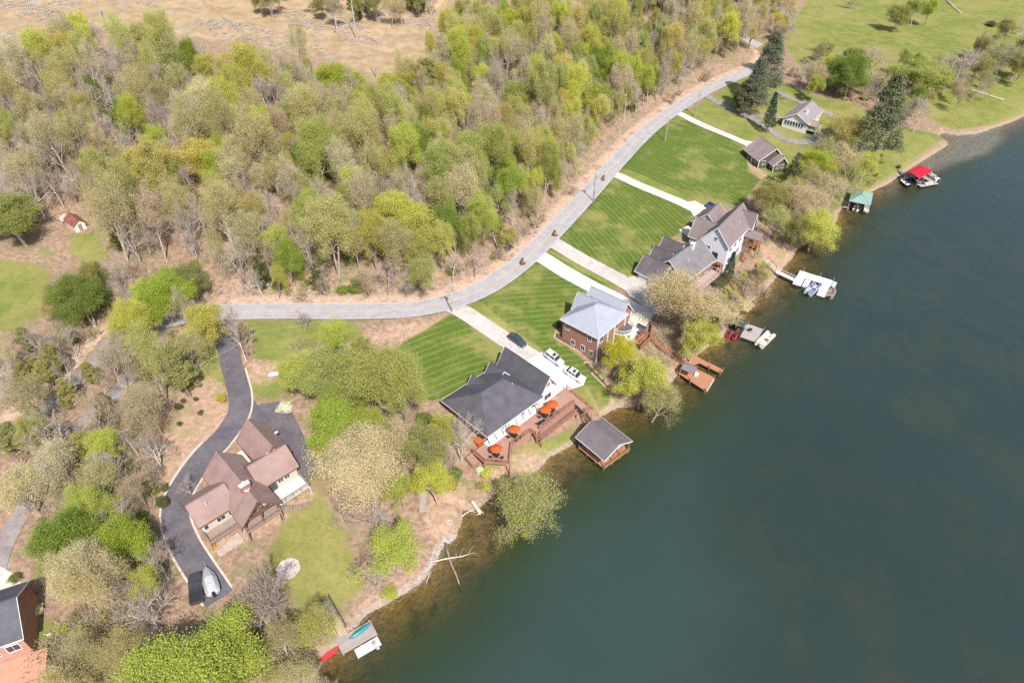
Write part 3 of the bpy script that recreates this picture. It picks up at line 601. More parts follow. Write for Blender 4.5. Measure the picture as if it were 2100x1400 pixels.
def branch_proto(kind, seed, Ht=14., Rc=4.8, nleaf=0, lsize=.14, bark=None, trunk_r=.24, nl=(7, 5, 4), tw=.045, forks=1, clus=.7, twn=3, drop=0.0):
    """a tree grown by forking: trunk, limbs, branches, twigs, and buds or leaves at the twig ends"""
    rng = np.random.default_rng(seed); mb = MB(); ends = []; ed = []
    def grow(p, d, L, r, lev):
        n = 4 if lev < 2 else 3; P = [p]; q = p; dd = d
        for i in range(n):
            dd = unit(dd + rng.normal(size=3) * (.10 if lev == 0 else .20) + [0, 0, .03 if lev == 0 else .10]); q = q + dd * L / n; P.append(q)
        P = np.array(P); R1 = r * (.62 if lev == 0 else .4); mb.tube(P, np.linspace(r * (1.25 if lev == 0 else 1), R1, n + 1), 6 if lev == 0 else 4 if lev == 1 else 3, cap=False)
        if lev == len(nl): ends.append(P[1:]); ed.append(unit(P[1:] - P[:-1])); return
        k = nl[lev]; az = rng.uniform(0, 6.28)
        for j in range(k):
            t = (.36 + .64 * (j + .5) / k if lev == 0 else .25 + .75 * (j + .6) / k) * n; i = min(int(t), n - 1); b = P[i] + (P[i + 1] - P[i]) * (t - i); ax = unit(P[i + 1] - P[i])
            az += 2.4 + rng.uniform(-.5, .5); side = unit(np.cross(ax, [math.cos(az), math.sin(az), .15])); an = R(rng.uniform(34, 62) if lev == 0 else rng.uniform(26, 52)) * (1 if j < k - 1 else .35)
            nd = unit(ax * math.cos(an) + side * math.sin(an)); fl = (1 - .42 * (j / k) if lev == 0 else 1 - .35 * j / k)
            grow(b, nd, L * (.62 if lev == 0 else .66) * fl * rng.uniform(.8, 1.2), r * (.62 - .3 * j / k if lev == 0 else .58) * rng.uniform(.8, 1), lev + 1)
    for f in range(forks): grow(np.zeros(3) + rng.normal(size=3) * [.2, .2, 0] * (forks > 1), unit(np.array([rng.normal() * .12 * forks, rng.normal() * .12 * forks, 1.])), Ht * .62 * rng.uniform(.85, 1.05), trunk_r, 0)
    E = np.vstack(ends); D = np.vstack(ed); V, F, MI = [], [], []; nv = 0
    i = np.repeat(np.arange(len(E)), twn); d = unit(D[i] + rng.normal(size=(len(i), 3)) * .6 + [0, 0, .15]); L = rng.uniform(.35, 1.1, len(i)) * Ht / 14
    v, f = spikes(E[i], d, L, np.full(len(i), tw), rng); V.append(v); F.append(f); nv += len(v); MI.append(np.ones(len(f)))
    tip = E[i] + d * (L * .6)[:, None]; d2 = unit(d + rng.normal(size=d.shape) * .6); v, f = spikes(tip, d2, L * .6, np.full(len(i), tw * .7), rng); V.append(v); F.append(f + nv); nv += len(v); MI.append(np.ones(len(f)))
    if nleaf:
        dens = np.clip(rng.normal(1, .6, len(E)), 0, 2.5) * (rng.uniform(size=len(E)) >= drop); i = np.repeat(np.arange(len(E)), (nleaf * dens).astype(int)); cen = E[i] + D[i] * .3 + rng.normal(size=(len(i), 3)) * clus * [1, 1, .7] * Ht / 14
        v, f = leaves(cen, lsize, rng, .6); V.append(v); F.append(f + nv); MI.append(np.zeros(len(f)))
    V = np.vstack(V); top = float(V[:, 2].max()); rad = float(np.percentile(np.hypot(V[:, 0], V[:, 1]), 96)); sx = Rc / rad; sz = Ht / top
    tr = mb.mesh('trunk', bark or BARK, True); tv = np.array([q.co[:] for q in tr.vertices]) * [sx, sx, sz]; tr.vertices.foreach_set('co', tv.astype(np.float32).ravel())
    return dict(kind=kind, trunk=tr, crown=tri_mesh('crown', V * [sx, sx, sz], np.vstack(F), [LEAF, TWIG], np.concatenate(MI)), H=Ht, R=Rc, zc=Ht * .62)
KT = {
 'green': [branch_proto('green', 101 + i, 13 + i, 5.0, 112, .095, nl=(9, 6, 4), clus=.62, twn=1, forks=1 + (i == 2)) for i in range(3)],
 'leafy': [branch_proto('leafy', 201 + i, 15 + i, 4.7, 66, .108, nl=(8, 5, 4), clus=.55, twn=1, forks=1 + (i == 3)) for i in range(4)],
 'bud': [branch_proto('bud', 301 + i, 16 + i, 5.0, 19, .105, nl=(8, 5, 4), clus=.55, twn=2, drop=.15, forks=1 + i % 2) for i in range(4)],
 'bare': [branch_proto('bare', 401 + i, 15 + i, 4.4, 0, nl=(7, 5, 4), twn=4, bark=BARKPALE, forks=1 + (i == 1)) for i in range(3)],
 'pine': [tree_proto('pine', 501 + i, 14, 3.6, .12, 190, 90, .155, 1, shape='cone', clus=.55, bark=BARKDARK) for i in range(2)],
 'cedar': [tree_proto('cedar', 601 + i, 10, 2.9, .08, 130, 120, .11, 1, shape='oval', clus=.6, bark=BARKDARK) for i in range(2)],
 'shrub': [tree_proto('shrub', 701 + i, 3.0, 1.6, .05, 40, 110, .08, 4, tw=.025, spread=.5, clus=.9, trunk_r=.06) for i in range(3)],
 'twiggy': [branch_proto('twiggy', 801 + i, 4.5, 2.4, 6, .08, nl=(5, 4), tw=.035, trunk_r=.06, twn=5, forks=4, clus=.5) for i in range(3)],
 'big': [branch_proto('big', 901 + i, 16, 7.0, 112, .096, nl=(11, 6, 5), clus=.55, twn=1, trunk_r=.4) for i in range(2)],
 'bigbud': [branch_proto('bigbud', 921 + i, 17, 7.0, 46, .10, nl=(10, 6, 5), clus=.55, twn=2, trunk_r=.4, bark=BARKPALE, forks=1 + i) for i in range(2)],
 'bigbare': [branch_proto('bigbare', 951 + i, 15, 5.5, 0, nl=(9, 5, 4), tw=.05, twn=4, bark=BARKPALE, trunk_r=.36, forks=1 + i) for i in range(2)],
}
TINT = {  # base leaf tones
 'green': (.225, .285, .06), 'bright': (.37, .43, .075), 'yellow': (.53, .47, .13), 'olive': (.49, .45, .175), 'buff': (.62, .54, .33), 'tan': (.54, .445, .29), 'brown': (.40, .31, .21),
 'dark': (.165, .17, .08), 'pine': (.145, .175, .10), 'spruce': (.06, .10, .055), 'moss': (.33, .33, .12), 'white': (.74, .70, .58), 'gold': (.72, .50, .02), 'red': (.20, .04, .06), 'lime': (.50, .53, .12)}
TREES = []            # (x, y, radius) of everything planted
def plant(kind, loc, width, tint, label, cat='tree', group=None, name=None, height=None, var=None, rz=None, rng=random, j=.12):
    protos = KT[kind]; p = protos[rng.randrange(len(protos)) if var is None else var]
    s = width / (2 * p['R'] * 1.08); sz = (height / p['H']) if height else s ** .75 * rng.uniform(.92, 1.1)
    if name is None: name = {'pine': 'pine_tree', 'cedar': 'cedar_tree', 'bare': 'bare_tree', 'bigbare': 'bare_tree', 'shrub': 'shrub', 'twiggy': 'brush', 'green': 'green_tree', 'big': 'green_tree', 'leafy': 'leafy_tree', 'bud': 'budding_tree', 'bigbud': 'budding_tree'}[kind]
    e = bpy.data.objects.new(name, None); COL.objects.link(e); e.location = loc; e.rotation_euler = (rng.uniform(-.04, .04), rng.uniform(-.04, .04), rng.uniform(0, 6.28) if rz is None else rz); e.scale = (s, s, sz); e.empty_display_size = .3
    tag(e, label, cat, group); t = TINT[tint] if isinstance(tint, str) else tint
    m = [1 + rng.uniform(-j, j) for _ in range(2)]
    for nm in ('trunk', 'crown'):
        o = bpy.data.objects.new(nm, p[nm]); COL.objects.link(o); o.parent = e
        if nm == 'crown': o.color = (t[0] * m[0] * rng.uniform(.92, 1.08), t[1] * m[0], t[2] * m[0] * rng.uniform(.85, 1.15), 1)
    TREES.append((loc[0], loc[1], width / 2)); return e
def crown_at(px, py, h):
    """the foot of a tree whose crown centre is seen at this bearing"""
    return G(px, py, h * .62, quick=True)
def pxm(px, py, z=6):
    x, y = PZ(px, py, z); return FPX / (y * CT - (z - CAM_H) * ST)     # picture units per metre there
# trees one can single out: bearing of the crown, width in picture units, kind, leaf tone, label
SOLO = [
 (402,1312,300,'big','bright','big yellow-green tree at the frame\'s lower edge, below the covered boat'),
 (640,1280,100,'bud','lime','thin lime-leaved tree beside the walkway to the grey dock'),
 (805,1110,130,'leafy','lime','dense lime-leaved tree on the bank above the sunken logs'),
 (1068,1030,180,'bud',(.44, .44, .12),'spreading olive-green tree leaning over the lake below the orange parasols'),
 (725,945,215,'bigbud','buff','large pale buff-leaved tree beside the brown-roofed house\'s lawn'),
 (790,765,180,'bigbud','leafyg','tall grey-green tree with pale trunks left of the striped lawn'),
 (672,860,150,'green','bright','dense dark-green tree beside the black asphalt court'),
 (655,770,120,'green','leafyg','rounded green tree right of the white gas tank'),
 (700,700,120,'leafy','lime','light green tree at the upper left corner of the striped lawn'),
 (860,905,110,'leafy','moss','mottled green tree behind the thin bare trees by the deck'),
 (325,590,130,'green','bright','bright green tree above the bend of the road'),
 (165,605,130,'green','green','bushy green tree beside the small meadow at the picture\'s edge'),
 (265,655,85,'leafy','lime','tall lime-topped tree with a long pale trunk by the gravel lane'),
 (420,655,95,'leafy','yellow','yellow-leaved tree where the asphalt driveway leaves the road'),
 (500,690,85,'twiggy','brown','brown twiggy tree beside the asphalt driveway\'s upper end'),
 (130,1085,150,'green','green','broad green tree at the foot of the gravel lane'),
 (245,1125,130,'green','bright','bright green tree between the gravel lane and the asphalt driveway'),
 (165,1155,135,'bigbud','buff','pale budding tree on two grey trunks near the brick house'),
 (75,905,110,'leafy','leafyg','fresh green tree beside the gravel lane, near the picture\'s edge'),
 (180,985,120,'bud','olive','olive budding tree standing alone below the gravel lane'),
 (65,800,130,'bud','moss','dense mossy tree beside the road at the picture\'s edge'),
 (365,755,80,'cedar','moss','mossy green cedar above the bare slope'),
 (1283,722,85,'leafy','gold2','golden-green tree at the corner of the brick house with blue-grey roof'),
 (1318,780,125,'green','lime','lime-green tree at the water\'s edge below the brick house'),
 (1345,812,105,'bud','olive','thin olive tree overhanging the lake beside the orange dock'),
 (1425,690,100,'leafy','lime','lime-green tree between the orange walkway and the canopied dock'),
 (1590,400,90,'leafy','moss','rounded dark green tree above the white lake house'),
 (1672,465,110,'leafy','lime','lime-green tree on the bank right of the white lake house'),
 (1655,410,110,'bud','tan','tan budding tree on the bank above the lime tree'),
 (1690,335,110,'green','bright','bright green tree beside the green cottage'),
 (1750,330,105,'bud','buff','pale buff tree between the green cottage and the lakeside lawn'),
 (1715,385,105,'bud','tan','tan-grey budding tree above the green-roofed dock'),
 (1742,262,100,'bud','yellow','yellow budding tree behind the dark blue car'),
 (1628,345,36,'cedar','dark','narrow dark cedar against the green cottage'),
 (1580,125,85,'pine','pine','tall blue-green pine at the road\'s far end'),
 (1555,165,70,'pine','pine','blue-green pine in front of a taller one by the road'),
 (1524,190,44,'cedar','dark','small dark magnolia beside the road\'s far bend'),
 (1584,222,34,'pine','spruce','small dark spruce at the corner of the white house'),
 (1672,175,40,'leafy','bright','small bright green tree behind the white house'),
 (1730,140,110,'big','green','large dark-green tree in the row behind the white house'),
 (1868,150,125,'big','leafyg','large light-green tree in the row below the pasture'),
 (1822,225,110,'pine','pine','spreading pine on the lakeside lawn'),
 (1890,225,80,'bare','tan','bare tree leaning over the lakeside lawn'),
 (1800,120,90,'bare','tan','grey bare tree between two large green trees below the pasture'),
 (1690,100,80,'twiggy','tan','vine-hung bare tree behind the tall pine'),
 (1975,125,85,'bigbare','tan','grey bare tree on the pasture\'s edge near the lake'),
 (2050,110,90,'bud','moss','tangled olive tree at the lake edge of the pasture'),
 (2075,60,70,'leafy','moss','dark green tree at the picture\'s right edge'),
 (2010,165,70,'bud','moss','low mossy tree beside the fallen branches'),
 (1845,28,50,'leafy','moss','lone round tree in the middle of the pasture'),
 (1880,18,40,'leafy','moss','first of a pair of small trees high on the pasture'),
 (1908,16,40,'leafy','bright','second of a pair of small trees high on the pasture'),
 (2035,47,28,'shrub','dark','small dark bush on the pasture near the trees'),
 (1745,6,40,'twiggy','brown','brown bush at the pasture\'s upper edge'),
 (1497,543,34,'pine','spruce','dark spruce beside the white lake house'),
 (1478,578,40,'shrub','dark','dark evergreen bush below the spruce'),
 (1530,590,90,'twiggy','brown','bare pinkish brush above the white dock\'s gangway'),
 (1528,622,55,'shrub','buff','pale flowering shrub between two docks'),
 (1562,590,60,'twiggy','brown','grey bare brush at the shore by the white gangway'),
 (1415,620,190,'bigbud','tan','big spreading tan-budding tree below the brick garage'),
 (835,435,145,'big','lime','large yellow-green oak standing out on the hillside above the road'),
 (690,165,110,'green','bright','bright green round tree near the top of the wood'),
 (1055,45,85,'green','bright','bright green tree at the upper edge of the wood'),
 (310,340,120,'leafy','yellow','golden-yellow tree on the slope above the rusty shed'),
 (400,320,100,'leafy','yellow','yellow tree beside a bare grey one on the slope'),
 (445,345,70,'green','bright','bright green tree beside the two golden ones'),
 (430,195,90,'leafy','buff','pale cream-flowering tree in the upper wood'),
 (868,160,60,'cedar','moss','dark cedar at the clearing\'s lower edge'),
 (20,440,130,'green','moss','dark green tree beside the rusty shed'),
 (335,130,120,'leafy','moss','broad green tree below the clear-cut slope'),
 (115,75,110,'bud','yellow','golden budding tree against the clear-cut slope'),
 (640,385,90,'bud','bright','half-leafed green tree in the middle of the wood'),
 (930,455,75,'green','green','dark green tree beside the large yellow-green oak'),
 (1230,200,70,'green','bright','bright green tree on the wood\'s edge above the road'),
 (820,900,120,'bud','buff','cream budding tree between the parasol deck and the lawn house'),
 (1285,760,55,'green','moss','deep green lower tree beside the golden-green one'),
]
TINT.update(leafyg=(.40, .43, .135), gold2=(.58, .53, .06))
for px, py, wpx, kind, tint, label in SOLO:
    hh = {'big': 15, 'bigbud': 16, 'pine': 14, 'cedar': 9, 'shrub': 2.5, 'twiggy': 4.5}.get(kind, 13); wm = wpx / pxm(px, py, 10)
    if kind not in ('shrub', 'twiggy'): hh = min(hh, max(4.5, wm * 1.45)) if kind not in ('pine', 'cedar') else max(5, wm * (1.5 if wm > 6 else 2.4))
    else: hh = min(hh, wm * .9)
    plant(kind, crown_at(px, py, hh), wm, tint, label, 'shrub' if kind in ('shrub',) else 'tree', height=hh, j=.05)
# bare trees told apart by their trunks: foot bearing, height, width in metres
for fx, fy, h_, w_, label in [
 (556,1290,15,9,'tall bare tree with a long pale trunk left of the stone fire ring'),
 (540,1292,12,9,'bare tree reaching over the covered boat'),
 (330,1290,9,9,'low bare tree with yellowish branches beside the black pickup'),
 (900,985,13,8,'thin bare tree left of the parasol deck\'s end'),
 (948,945,14,8,'thin bare tree in front of the dark grey roof'),
 (625,678,6,4,'small bare tree standing alone beside the road'),
 (770,1200,7,7,'bare pinkish tree on the bank below the lawn'),
 (668,1440,7,7,'bare grey tree at the waterline below the red kayak'),
 (505,740,14,8,'bare vine-covered tree at the driveway\'s upper end'),
 (262,1010,11,8,'bare grey tree on the slope below the gravel lane'),
 (130,960,12,9,'bare tree overhanging the gravel lane'),
 (390,1010,4,4,'bare sapling lying along the asphalt driveway')]:
    plant('bigbare' if w_ > 8 else 'bare', G(fx, fy), w_, 'tan', label, 'tree', height=h_, name='bare_tree')
for fx, fy, h_, w_, kd, tn, label in [
 (345,822,21,8,'bud','lime','tall leaning tree whose long pale trunk crosses the gravel lane'),
 (237,1243,17,9,'bud','buff','tall grey-trunked tree with pale buds right of the brick house'),
 (212,1268,15,8,'bud','olive','grey-trunked budding tree nearest the timber pile'),
 (832,880,20,10,'leafy','leafyg','tall green tree with two pale trunks beside the striped lawn')]:
    plant(kd, G(fx, fy), w_, tn, label, 'tree', height=h_)

# the hillside wood: every tree its own object, kinds mixed as the slope shows them
WOOD = GP([(-260,230),(0,200),(60,175),(110,130),(270,130),(420,160),(560,180),(640,195),(760,235),(830,215),(890,150),(920,95),(1000,60),(1300,-10),(1540,-10),(1560,40),(1565,80),(1540,112),(1480,140),(1430,168),(1385,198),(1340,232),(1300,268),(1262,308),(1222,352),(1180,398),(1140,440),(1100,478),(1060,512),(1010,548),(960,570),(900,588),(830,600),(740,606),(600,606),(500,606),(440,600),(380,560),(300,560),(230,540),(215,470),(130,440),(60,500),(-60,520),(-260,520)])
ZONES = [  # centre and reach in picture bearings, mix of kinds
 (150,260,300, dict(bare=6, cedar=1.2, bud=4, leafy=.8, green=.4)), (450,200,250, dict(bare=4, bud=5, leafy=1.8, green=.6, cedar=.8)),
 (330,450,250, dict(bare=3, bud=6, leafy=2.2, green=.6, cedar=.4)), (620,480,260, dict(bare=3, bud=6, leafy=1.6, green=.8, cedar=.5)),
 (750,300,220, dict(bare=4, bud=5, leafy=2, green=.8, cedar=1)), (1000,250,260, dict(bare=2.6, bud=5.5, leafy=3.6, green=1.2, cedar=.8)),
 (1050,430,220, dict(bare=1.6, bud=4, leafy=5, green=1.6, cedar=.3)), (1250,120,300, dict(bare=2.2, bud=6, leafy=4, green=.6, cedar=.2))]
TONES = {'bud': ['olive', 'tan', 'olive', 'yellow', 'buff', 'lime'], 'leafy': ['olive', 'yellow', 'lime', 'lime', 'leafyg', 'olive'], 'green': ['bright', 'leafyg', 'green'], 'bare': ['tan'], 'cedar': ['dark', 'dark', 'moss']}
TWORD = {'olive': 'olive', 'tan': 'tan', 'yellow': 'yellow', 'buff': 'cream', 'moss': 'mossy green', 'lime': 'lime', 'leafyg': 'light green', 'bright': 'bright green', 'green': 'deep green', 'dark': 'dark', 'brown': 'brown', 'pine': 'blue-green'}
KWORD = {'bud': 'budding tree', 'leafy': 'leafy tree', 'green': 'full-crowned tree', 'bare': 'bare grey tree', 'cedar': 'evergreen cedar', 'bigbud': 'tall budding tree', 'twiggy': 'bare brush', 'shrub': 'low bush', 'big': 'broad tree'}
def wood_place(px, py):
    if py < 60 and px > 480 and px < 900: return 'in the tree line above the clear-cut slope'
    if py < 235 and px < 820: return 'below the clear-cut slope'
    if px < 330: return 'in the wood around the rusty shed'
    if px > 930 and py < 190: return 'at the far upper end of the hillside wood'
    if px > 1040: return 'in the wood beside the road, opposite the striped lawns'
    if py > 420: return 'at the wood\'s foot above the road' + ('\'s straight' if px < 700 else '\'s bend')
    return 'in the middle of the wood, ' + ('nearer the shed' if px < 640 else 'nearer the road')
def wlab(kind, tint, place):
    w = KWORD[kind]; return ('' if kind in ('bare',) else TWORD[tint] + ' ') + w + ' ' + place
rw = random.Random(5); WP = np.array(WOOD); mn, mx = WP.min(0), WP.max(0)
cand = np.column_stack([RNG.uniform(mn[0], mx[0], 16000), RNG.uniform(mn[1], mx[1], 16000)])
cand = cand[(sdf(cand[:, 0], cand[:, 1], WOOD) > 1.0) & (seg_dist(cand[:, 0], cand[:, 1], ROAD)[0] > 6.6)]
ch = Hn(cand[:, 0], cand[:, 1]); cnt = {}
grid = {}
def crowded(x, y, r):
    i, j = int(x // 8), int(y // 8)
    for a in range(i - 2, i + 3):
        for b in range(j - 2, j + 3):
            for X, Y, q in grid.get((a, b), ()):
                if (X - x) ** 2 + (Y - y) ** 2 < (.45 * (r + q)) ** 2: return True
    return False
def mark(x, y, r): grid.setdefault((int(x // 8), int(y // 8)), []).append((x, y, r))
for t_ in TREES: mark(*t_)
for (x, y), z in zip(cand, ch):
    px, py = proj(x, y, z + 7)
    if not (-140 < px < 1700 and -60 < py < 640): continue
    wts = [math.exp(-(((px - a) / c) ** 2 + ((py - b) / (c * .75)) ** 2)) for a, b, c, _ in ZONES]; zi = rw.choices(range(len(ZONES)), [w + 1e-9 for w in wts])[0]
    mx_ = ZONES[zi][3]; kind = rw.choices(list(mx_), list(mx_.values()))[0]
    w_ = {'bare': rw.uniform(5.5, 8.5), 'bud': rw.uniform(6.5, 11.5), 'leafy': rw.uniform(6.5, 11.5), 'green': rw.uniform(5.5, 8.5), 'cedar': rw.uniform(3.5, 5.5)}[kind]
    if cnt.get(kind, 0) >= 290 or crowded(x, y, w_ / 2 * 1.06): continue
    cnt[kind] = cnt.get(kind, 0) + 1; mark(x, y, w_ / 2)
    tn = rw.choice(TONES[kind]); lb = wlab(kind, tn, wood_place(px, py)); plant(kind, (x, y, z - .1), w_, tn, lb, 'tree', lb.replace('tree', 'trees', 1) if 'above the clear-cut' not in lb else 'plants in the tree line above the clear-cut slope'.replace('cedar ', 'cedars ', 1), height=(max(9, w_ * rw.uniform(1.5, 2.15)) if kind != 'cedar' else w_ * 1.8), rng=rw)
print('wood', cnt, len(TREES))

# other stands of trees and brush: bearings where their crowns are seen, mix of kinds and tones, how close they stand
KEEP = [(-45, 72, 11.5), (*[-4.3 + 9 * .713 - 4 * .70, 83.3 + 9 * .70 + 4 * .713], 12), (19.2, 114.5, 9.5), (40.5, 139, 10), (55, 154, 10.5), (79, 201, 6.5), (102, 230, 9), (-73, 52, 9), (-104, 142, 4), (20, 87, 7)]
def clear(x, y, r=1.0):
    if any((x - a) ** 2 + (y - b) ** 2 < (c + r) ** 2 for a, b, c in KEEP): return False
    return float(look(RP, x, y)) < -.8 - r * .25
STANDS = [
 ([(0,700),(110,680),(220,650),(300,670),(260,740),(180,790),(100,850),(0,910)], dict(bud=('tan', 'olive', 'buff'), bare=('tan',), twiggy=('brown', 'tan'), cedar=('moss',)), 34, .42, 'screening the old road at the picture\'s left'),
 ([(440,520),(700,520),(900,545),(980,520),(1060,465),(1100,432),(1120,440),(1040,520),(960,560),(880,580),(760,596),(520,596)], dict(bud=('olive', 'tan', 'yellow'), bare=('tan',), leafy=('olive', 'lime'), twiggy=('brown', 'tan'), shrub=('moss', 'green')), 110, .40, 'along the foot of the wood above the road'),
 ([(1090,450),(1180,370),(1260,290),(1330,225),(1420,160),(1500,120),(1490,140),(1400,195),(1300,270),(1200,380),(1130,450)], dict(bud=('olive', 'tan'), leafy=('olive', 'lime'), twiggy=('brown', 'tan'), bare=('tan',)), 70, .40, 'along the wood\'s edge opposite the striped lawns'),
 ([(115,575),(230,540),(400,560),(470,600),(420,625),(280,640),(190,690),(90,790),(0,860),(0,740),(100,680)], dict(bud=('olive', 'tan', 'yellow'), leafy=('lime', 'moss'), bare=('tan',), twiggy=('brown',)), 34, .5, 'beside the road west of the asphalt driveway'),
 ([(190,720),(340,690),(420,700),(380,760),(330,810),(270,850),(190,900),(120,960),(150,880),(230,800)], dict(bud=('tan', 'olive'), bare=('tan',), cedar=('dark', 'moss'), twiggy=('brown',)), 22, .55, 'on the slope between the gravel lane and the chalet'),
 ([(20,880),(110,850),(180,890),(110,960),(70,1000),(20,1000)], dict(bud=('tan', 'buff'), bare=('tan',), twiggy=('brown', 'tan')), 12, .5, 'between the road and the gravel lane'),
 ([(110,990),(200,900),(300,880),(340,960),(330,1080),(340,1160),(300,1210),(200,1230),(90,1190),(70,1100)], dict(bud=('olive', 'buff', 'tan'), bare=('tan',), shrub=('green', 'moss', 'lime'), leafy=('lime',), twiggy=('brown', 'tan')), 44, .42, 'on the slope left of the chalet'),
 ([(90,1250),(250,1220),(330,1250),(260,1330),(150,1390),(60,1400),(110,1300)], dict(shrub=('moss', 'lime', 'olive'), twiggy=('tan', 'brown'), bud=('olive',)), 18, .6, 'near the salmon brick house'),
 ([(500,1230),(600,1260),(660,1330),(640,1390),(560,1400),(520,1330)], dict(twiggy=('tan', 'olive'), shrub=('moss', 'lime'), bud=('olive',)), 14, .6, 'on the bank behind the grey dock'),
 ([(590,700),(735,690),(790,720),(830,800),(780,880),(700,900),(640,860),(610,790)], dict(green=('leafyg', 'bright'), leafy=('leafyg', 'lime')), 9, .6, 'in the grove between the chalet and the striped lawn'),
 ([(800,860),(880,850),(950,930),(960,990),(900,1010),(850,1000),(780,1040),(740,1080),(700,1050)], dict(bud=('buff', 'olive', 'moss'), leafy=('moss', 'lime'), bare=('tan',), shrub=('green', 'moss')), 22, .5, 'in the grove between the chalet lawn and the deck'),
 ([(980,965),(1060,960),(1100,1000),(1040,1050),(980,1020)], dict(bud=('moss', 'olive'), shrub=('lime', 'moss')), 6, .5, 'at the creek mouth below the deck'),
 ([(750,1080),(820,1150),(850,1190),(790,1225),(720,1200)], dict(twiggy=('brown', 'tan'), shrub=('lime',)), 7, .6, 'on the bank beside the lime tree'),
 ([(1262,790),(1310,810),(1370,800),(1350,830),(1290,835)], dict(twiggy=('brown', 'tan'), bud=('olive', 'buff'), bare=('tan',)), 9, .5, 'at the water below the golden-green tree'),
 ([(1365,610),(1420,560),(1470,590),(1500,620),(1490,660),(1440,690),(1412,680),(1390,650)], dict(bud=('olive', 'buff', 'tan'), bare=('tan',), leafy=('lime', 'moss'), twiggy=('tan', 'brown'), shrub=('lime', 'moss')), 34, .4, 'on the bank above the canopy dock'),
 ([(1490,560),(1560,540),(1590,570),(1560,600),(1530,640),(1500,650),(1480,610)], dict(twiggy=('brown', 'tan', 'olive'), bud=('olive', 'buff'), shrub=('lime', 'olive')), 20, .45, 'on the bank above the white dock\'s gangway'),
 ([(1590,380),(1640,350),(1700,290),(1760,290),(1800,340),(1795,370),(1740,400),(1720,450),(1660,490),(1610,470),(1570,430)], dict(bud=('buff', 'tan', 'olive', 'lime'), bare=('tan',), leafy=('lime', 'yellow', 'moss'), twiggy=('tan',)), 44, .42, 'on the wooded bank below the green cottage'),
 ([(1610,150),(1680,90),(1760,110),(1850,110),(1930,140),(1910,200),(1860,230),(1790,190),(1700,160),(1640,150)], dict(bud=('olive', 'moss', 'tan'), bare=('tan',), leafy=('moss', 'leafyg', 'lime'), green=('green',), twiggy=('brown',)), 52, .36, 'in the tree row behind the bungalow'),
 ([(1930,150),(1990,100),(2060,60),(2120,30),(2120,120),(2040,180),(1970,200)], dict(bud=('moss', 'tan'), bare=('tan',), leafy=('moss', 'green'), twiggy=('brown', 'tan')), 44, .36, 'in the thicket between pasture and lake'),
 ([(520,0),(600,-14),(660,10),(780,16),(900,10),(900,-10),(700,-20),(520,-20)], dict(bud=('tan', 'olive'), cedar=('dark',), bare=('tan',), leafy=('moss',)), 30, .5, 'in the tree line above the clear-cut slope'),
 ([(1560,110),(1600,100),(1625,60),(1630,0),(1600,-20),(1570,0),(1560,60)], dict(bud=('tan', 'buff', 'yellow'), bare=('tan',), leafy=('yellow', 'olive')), 26, .42, 'at the road\'s far bend'),
 ([(1480,262),(1560,285),(1600,300),(1570,300)], dict(twiggy=('tan',)), 4, 1.0, 'in a row on the grass above the cottage'),
 ([(380,1120),(450,1110),(440,1060)], dict(shrub=('moss', 'lime')), 5, .8, 'in the border below the chalet'),
]
rs = random.Random(21); SH = {'bud': 12, 'leafy': 12, 'green': 11, 'bare': 12, 'cedar': 8, 'twiggy': 4, 'shrub': 2, 'bigbud': 16}
for poly, mixk, n, cf, place in STANDS:
    Q = np.array(poly, float); a0, a1 = Q.min(0), Q.max(0); got = tries = 0
    while got < n and tries < n * 14:
        tries += 1; px, py = rs.uniform(a0[0], a1[0]), rs.uniform(a0[1], a1[1])
        if not inside([px], [py], Q)[0]: continue
        kind = rs.choice(list(mixk)); w_ = {'bud': rs.uniform(6, 9.5), 'leafy': rs.uniform(5.5, 9), 'green': rs.uniform(6, 9), 'bare': rs.uniform(5.5, 8.5), 'cedar': rs.uniform(3.5, 5.5), 'twiggy': rs.uniform(3, 5.5), 'shrub': rs.uniform(1.6, 3.2)}[kind]
        hh = {'twiggy': w_ * .85, 'shrub': w_ * .75, 'cedar': w_ * 1.6}.get(kind, w_ * rs.uniform(1.25, 1.6)); x, y, z = crown_at(px, py, hh)
        if z < .35 or crowded(x, y, w_ / 2 * cf / .45) or not clear(x, y, .5 if kind in ('twiggy', 'shrub') else 1.2): continue
        if 'wood' in place and 'wooded' not in place and not Hn([x], [y], True)[3][0]: continue
        tn = rs.choice(mixk[kind]); lb = wlab(kind, tn, place); mark(x, y, w_ / 2); got += 1
        plant(kind, (x, y, z - .1), w_, tn, lb, 'shrub' if kind == 'shrub' else 'brush' if kind == 'twiggy' else 'tree', 'plants ' + place, height=hh, rng=rs)
# undergrowth: bare stems and new leaves too many to count
rng = np.random.default_rng(77); U = []
def scatter(polys, n):
    out = []
    for q in polys:
        P_ = np.array(q); a0, a1 = P_.min(0), P_.max(0); c = np.column_stack([rng.uniform(a0[0], a1[0], n), rng.uniform(a0[1], a1[1], n)]); out.append(c[sdf(c[:, 0], c[:, 1], P_) > .3])
    return np.vstack(out)
pts = np.vstack([scatter([WOOD], 8000), scatter([GP(q) for q in ([(115,575),(230,545),(470,600),(280,645),(90,790),(-20,860),(0,740),(100,680)], [(60,1180),(110,1000),(200,880),(300,840),(340,960),(340,1160),(260,1230)], [(190,720),(420,690),(330,820),(120,960)], [(590,705),(735,690),(830,830),(950,930),(930,1010),(780,1040),(640,860)], [(500,1240),(650,1310),(620,1400),(480,1400)], [(1262,790),(1370,770),(1480,660),(1420,600),(1350,660)], [(1490,570),(1590,550),(1520,650),(1430,725)], [(1590,380),(1760,290),(1800,350),(1660,490),(1570,440)], [(1610,150),(1760,110),(1930,150),(1860,230)], [(90,1250),(330,1250),(250,1400),(60,1400)])], 900)])
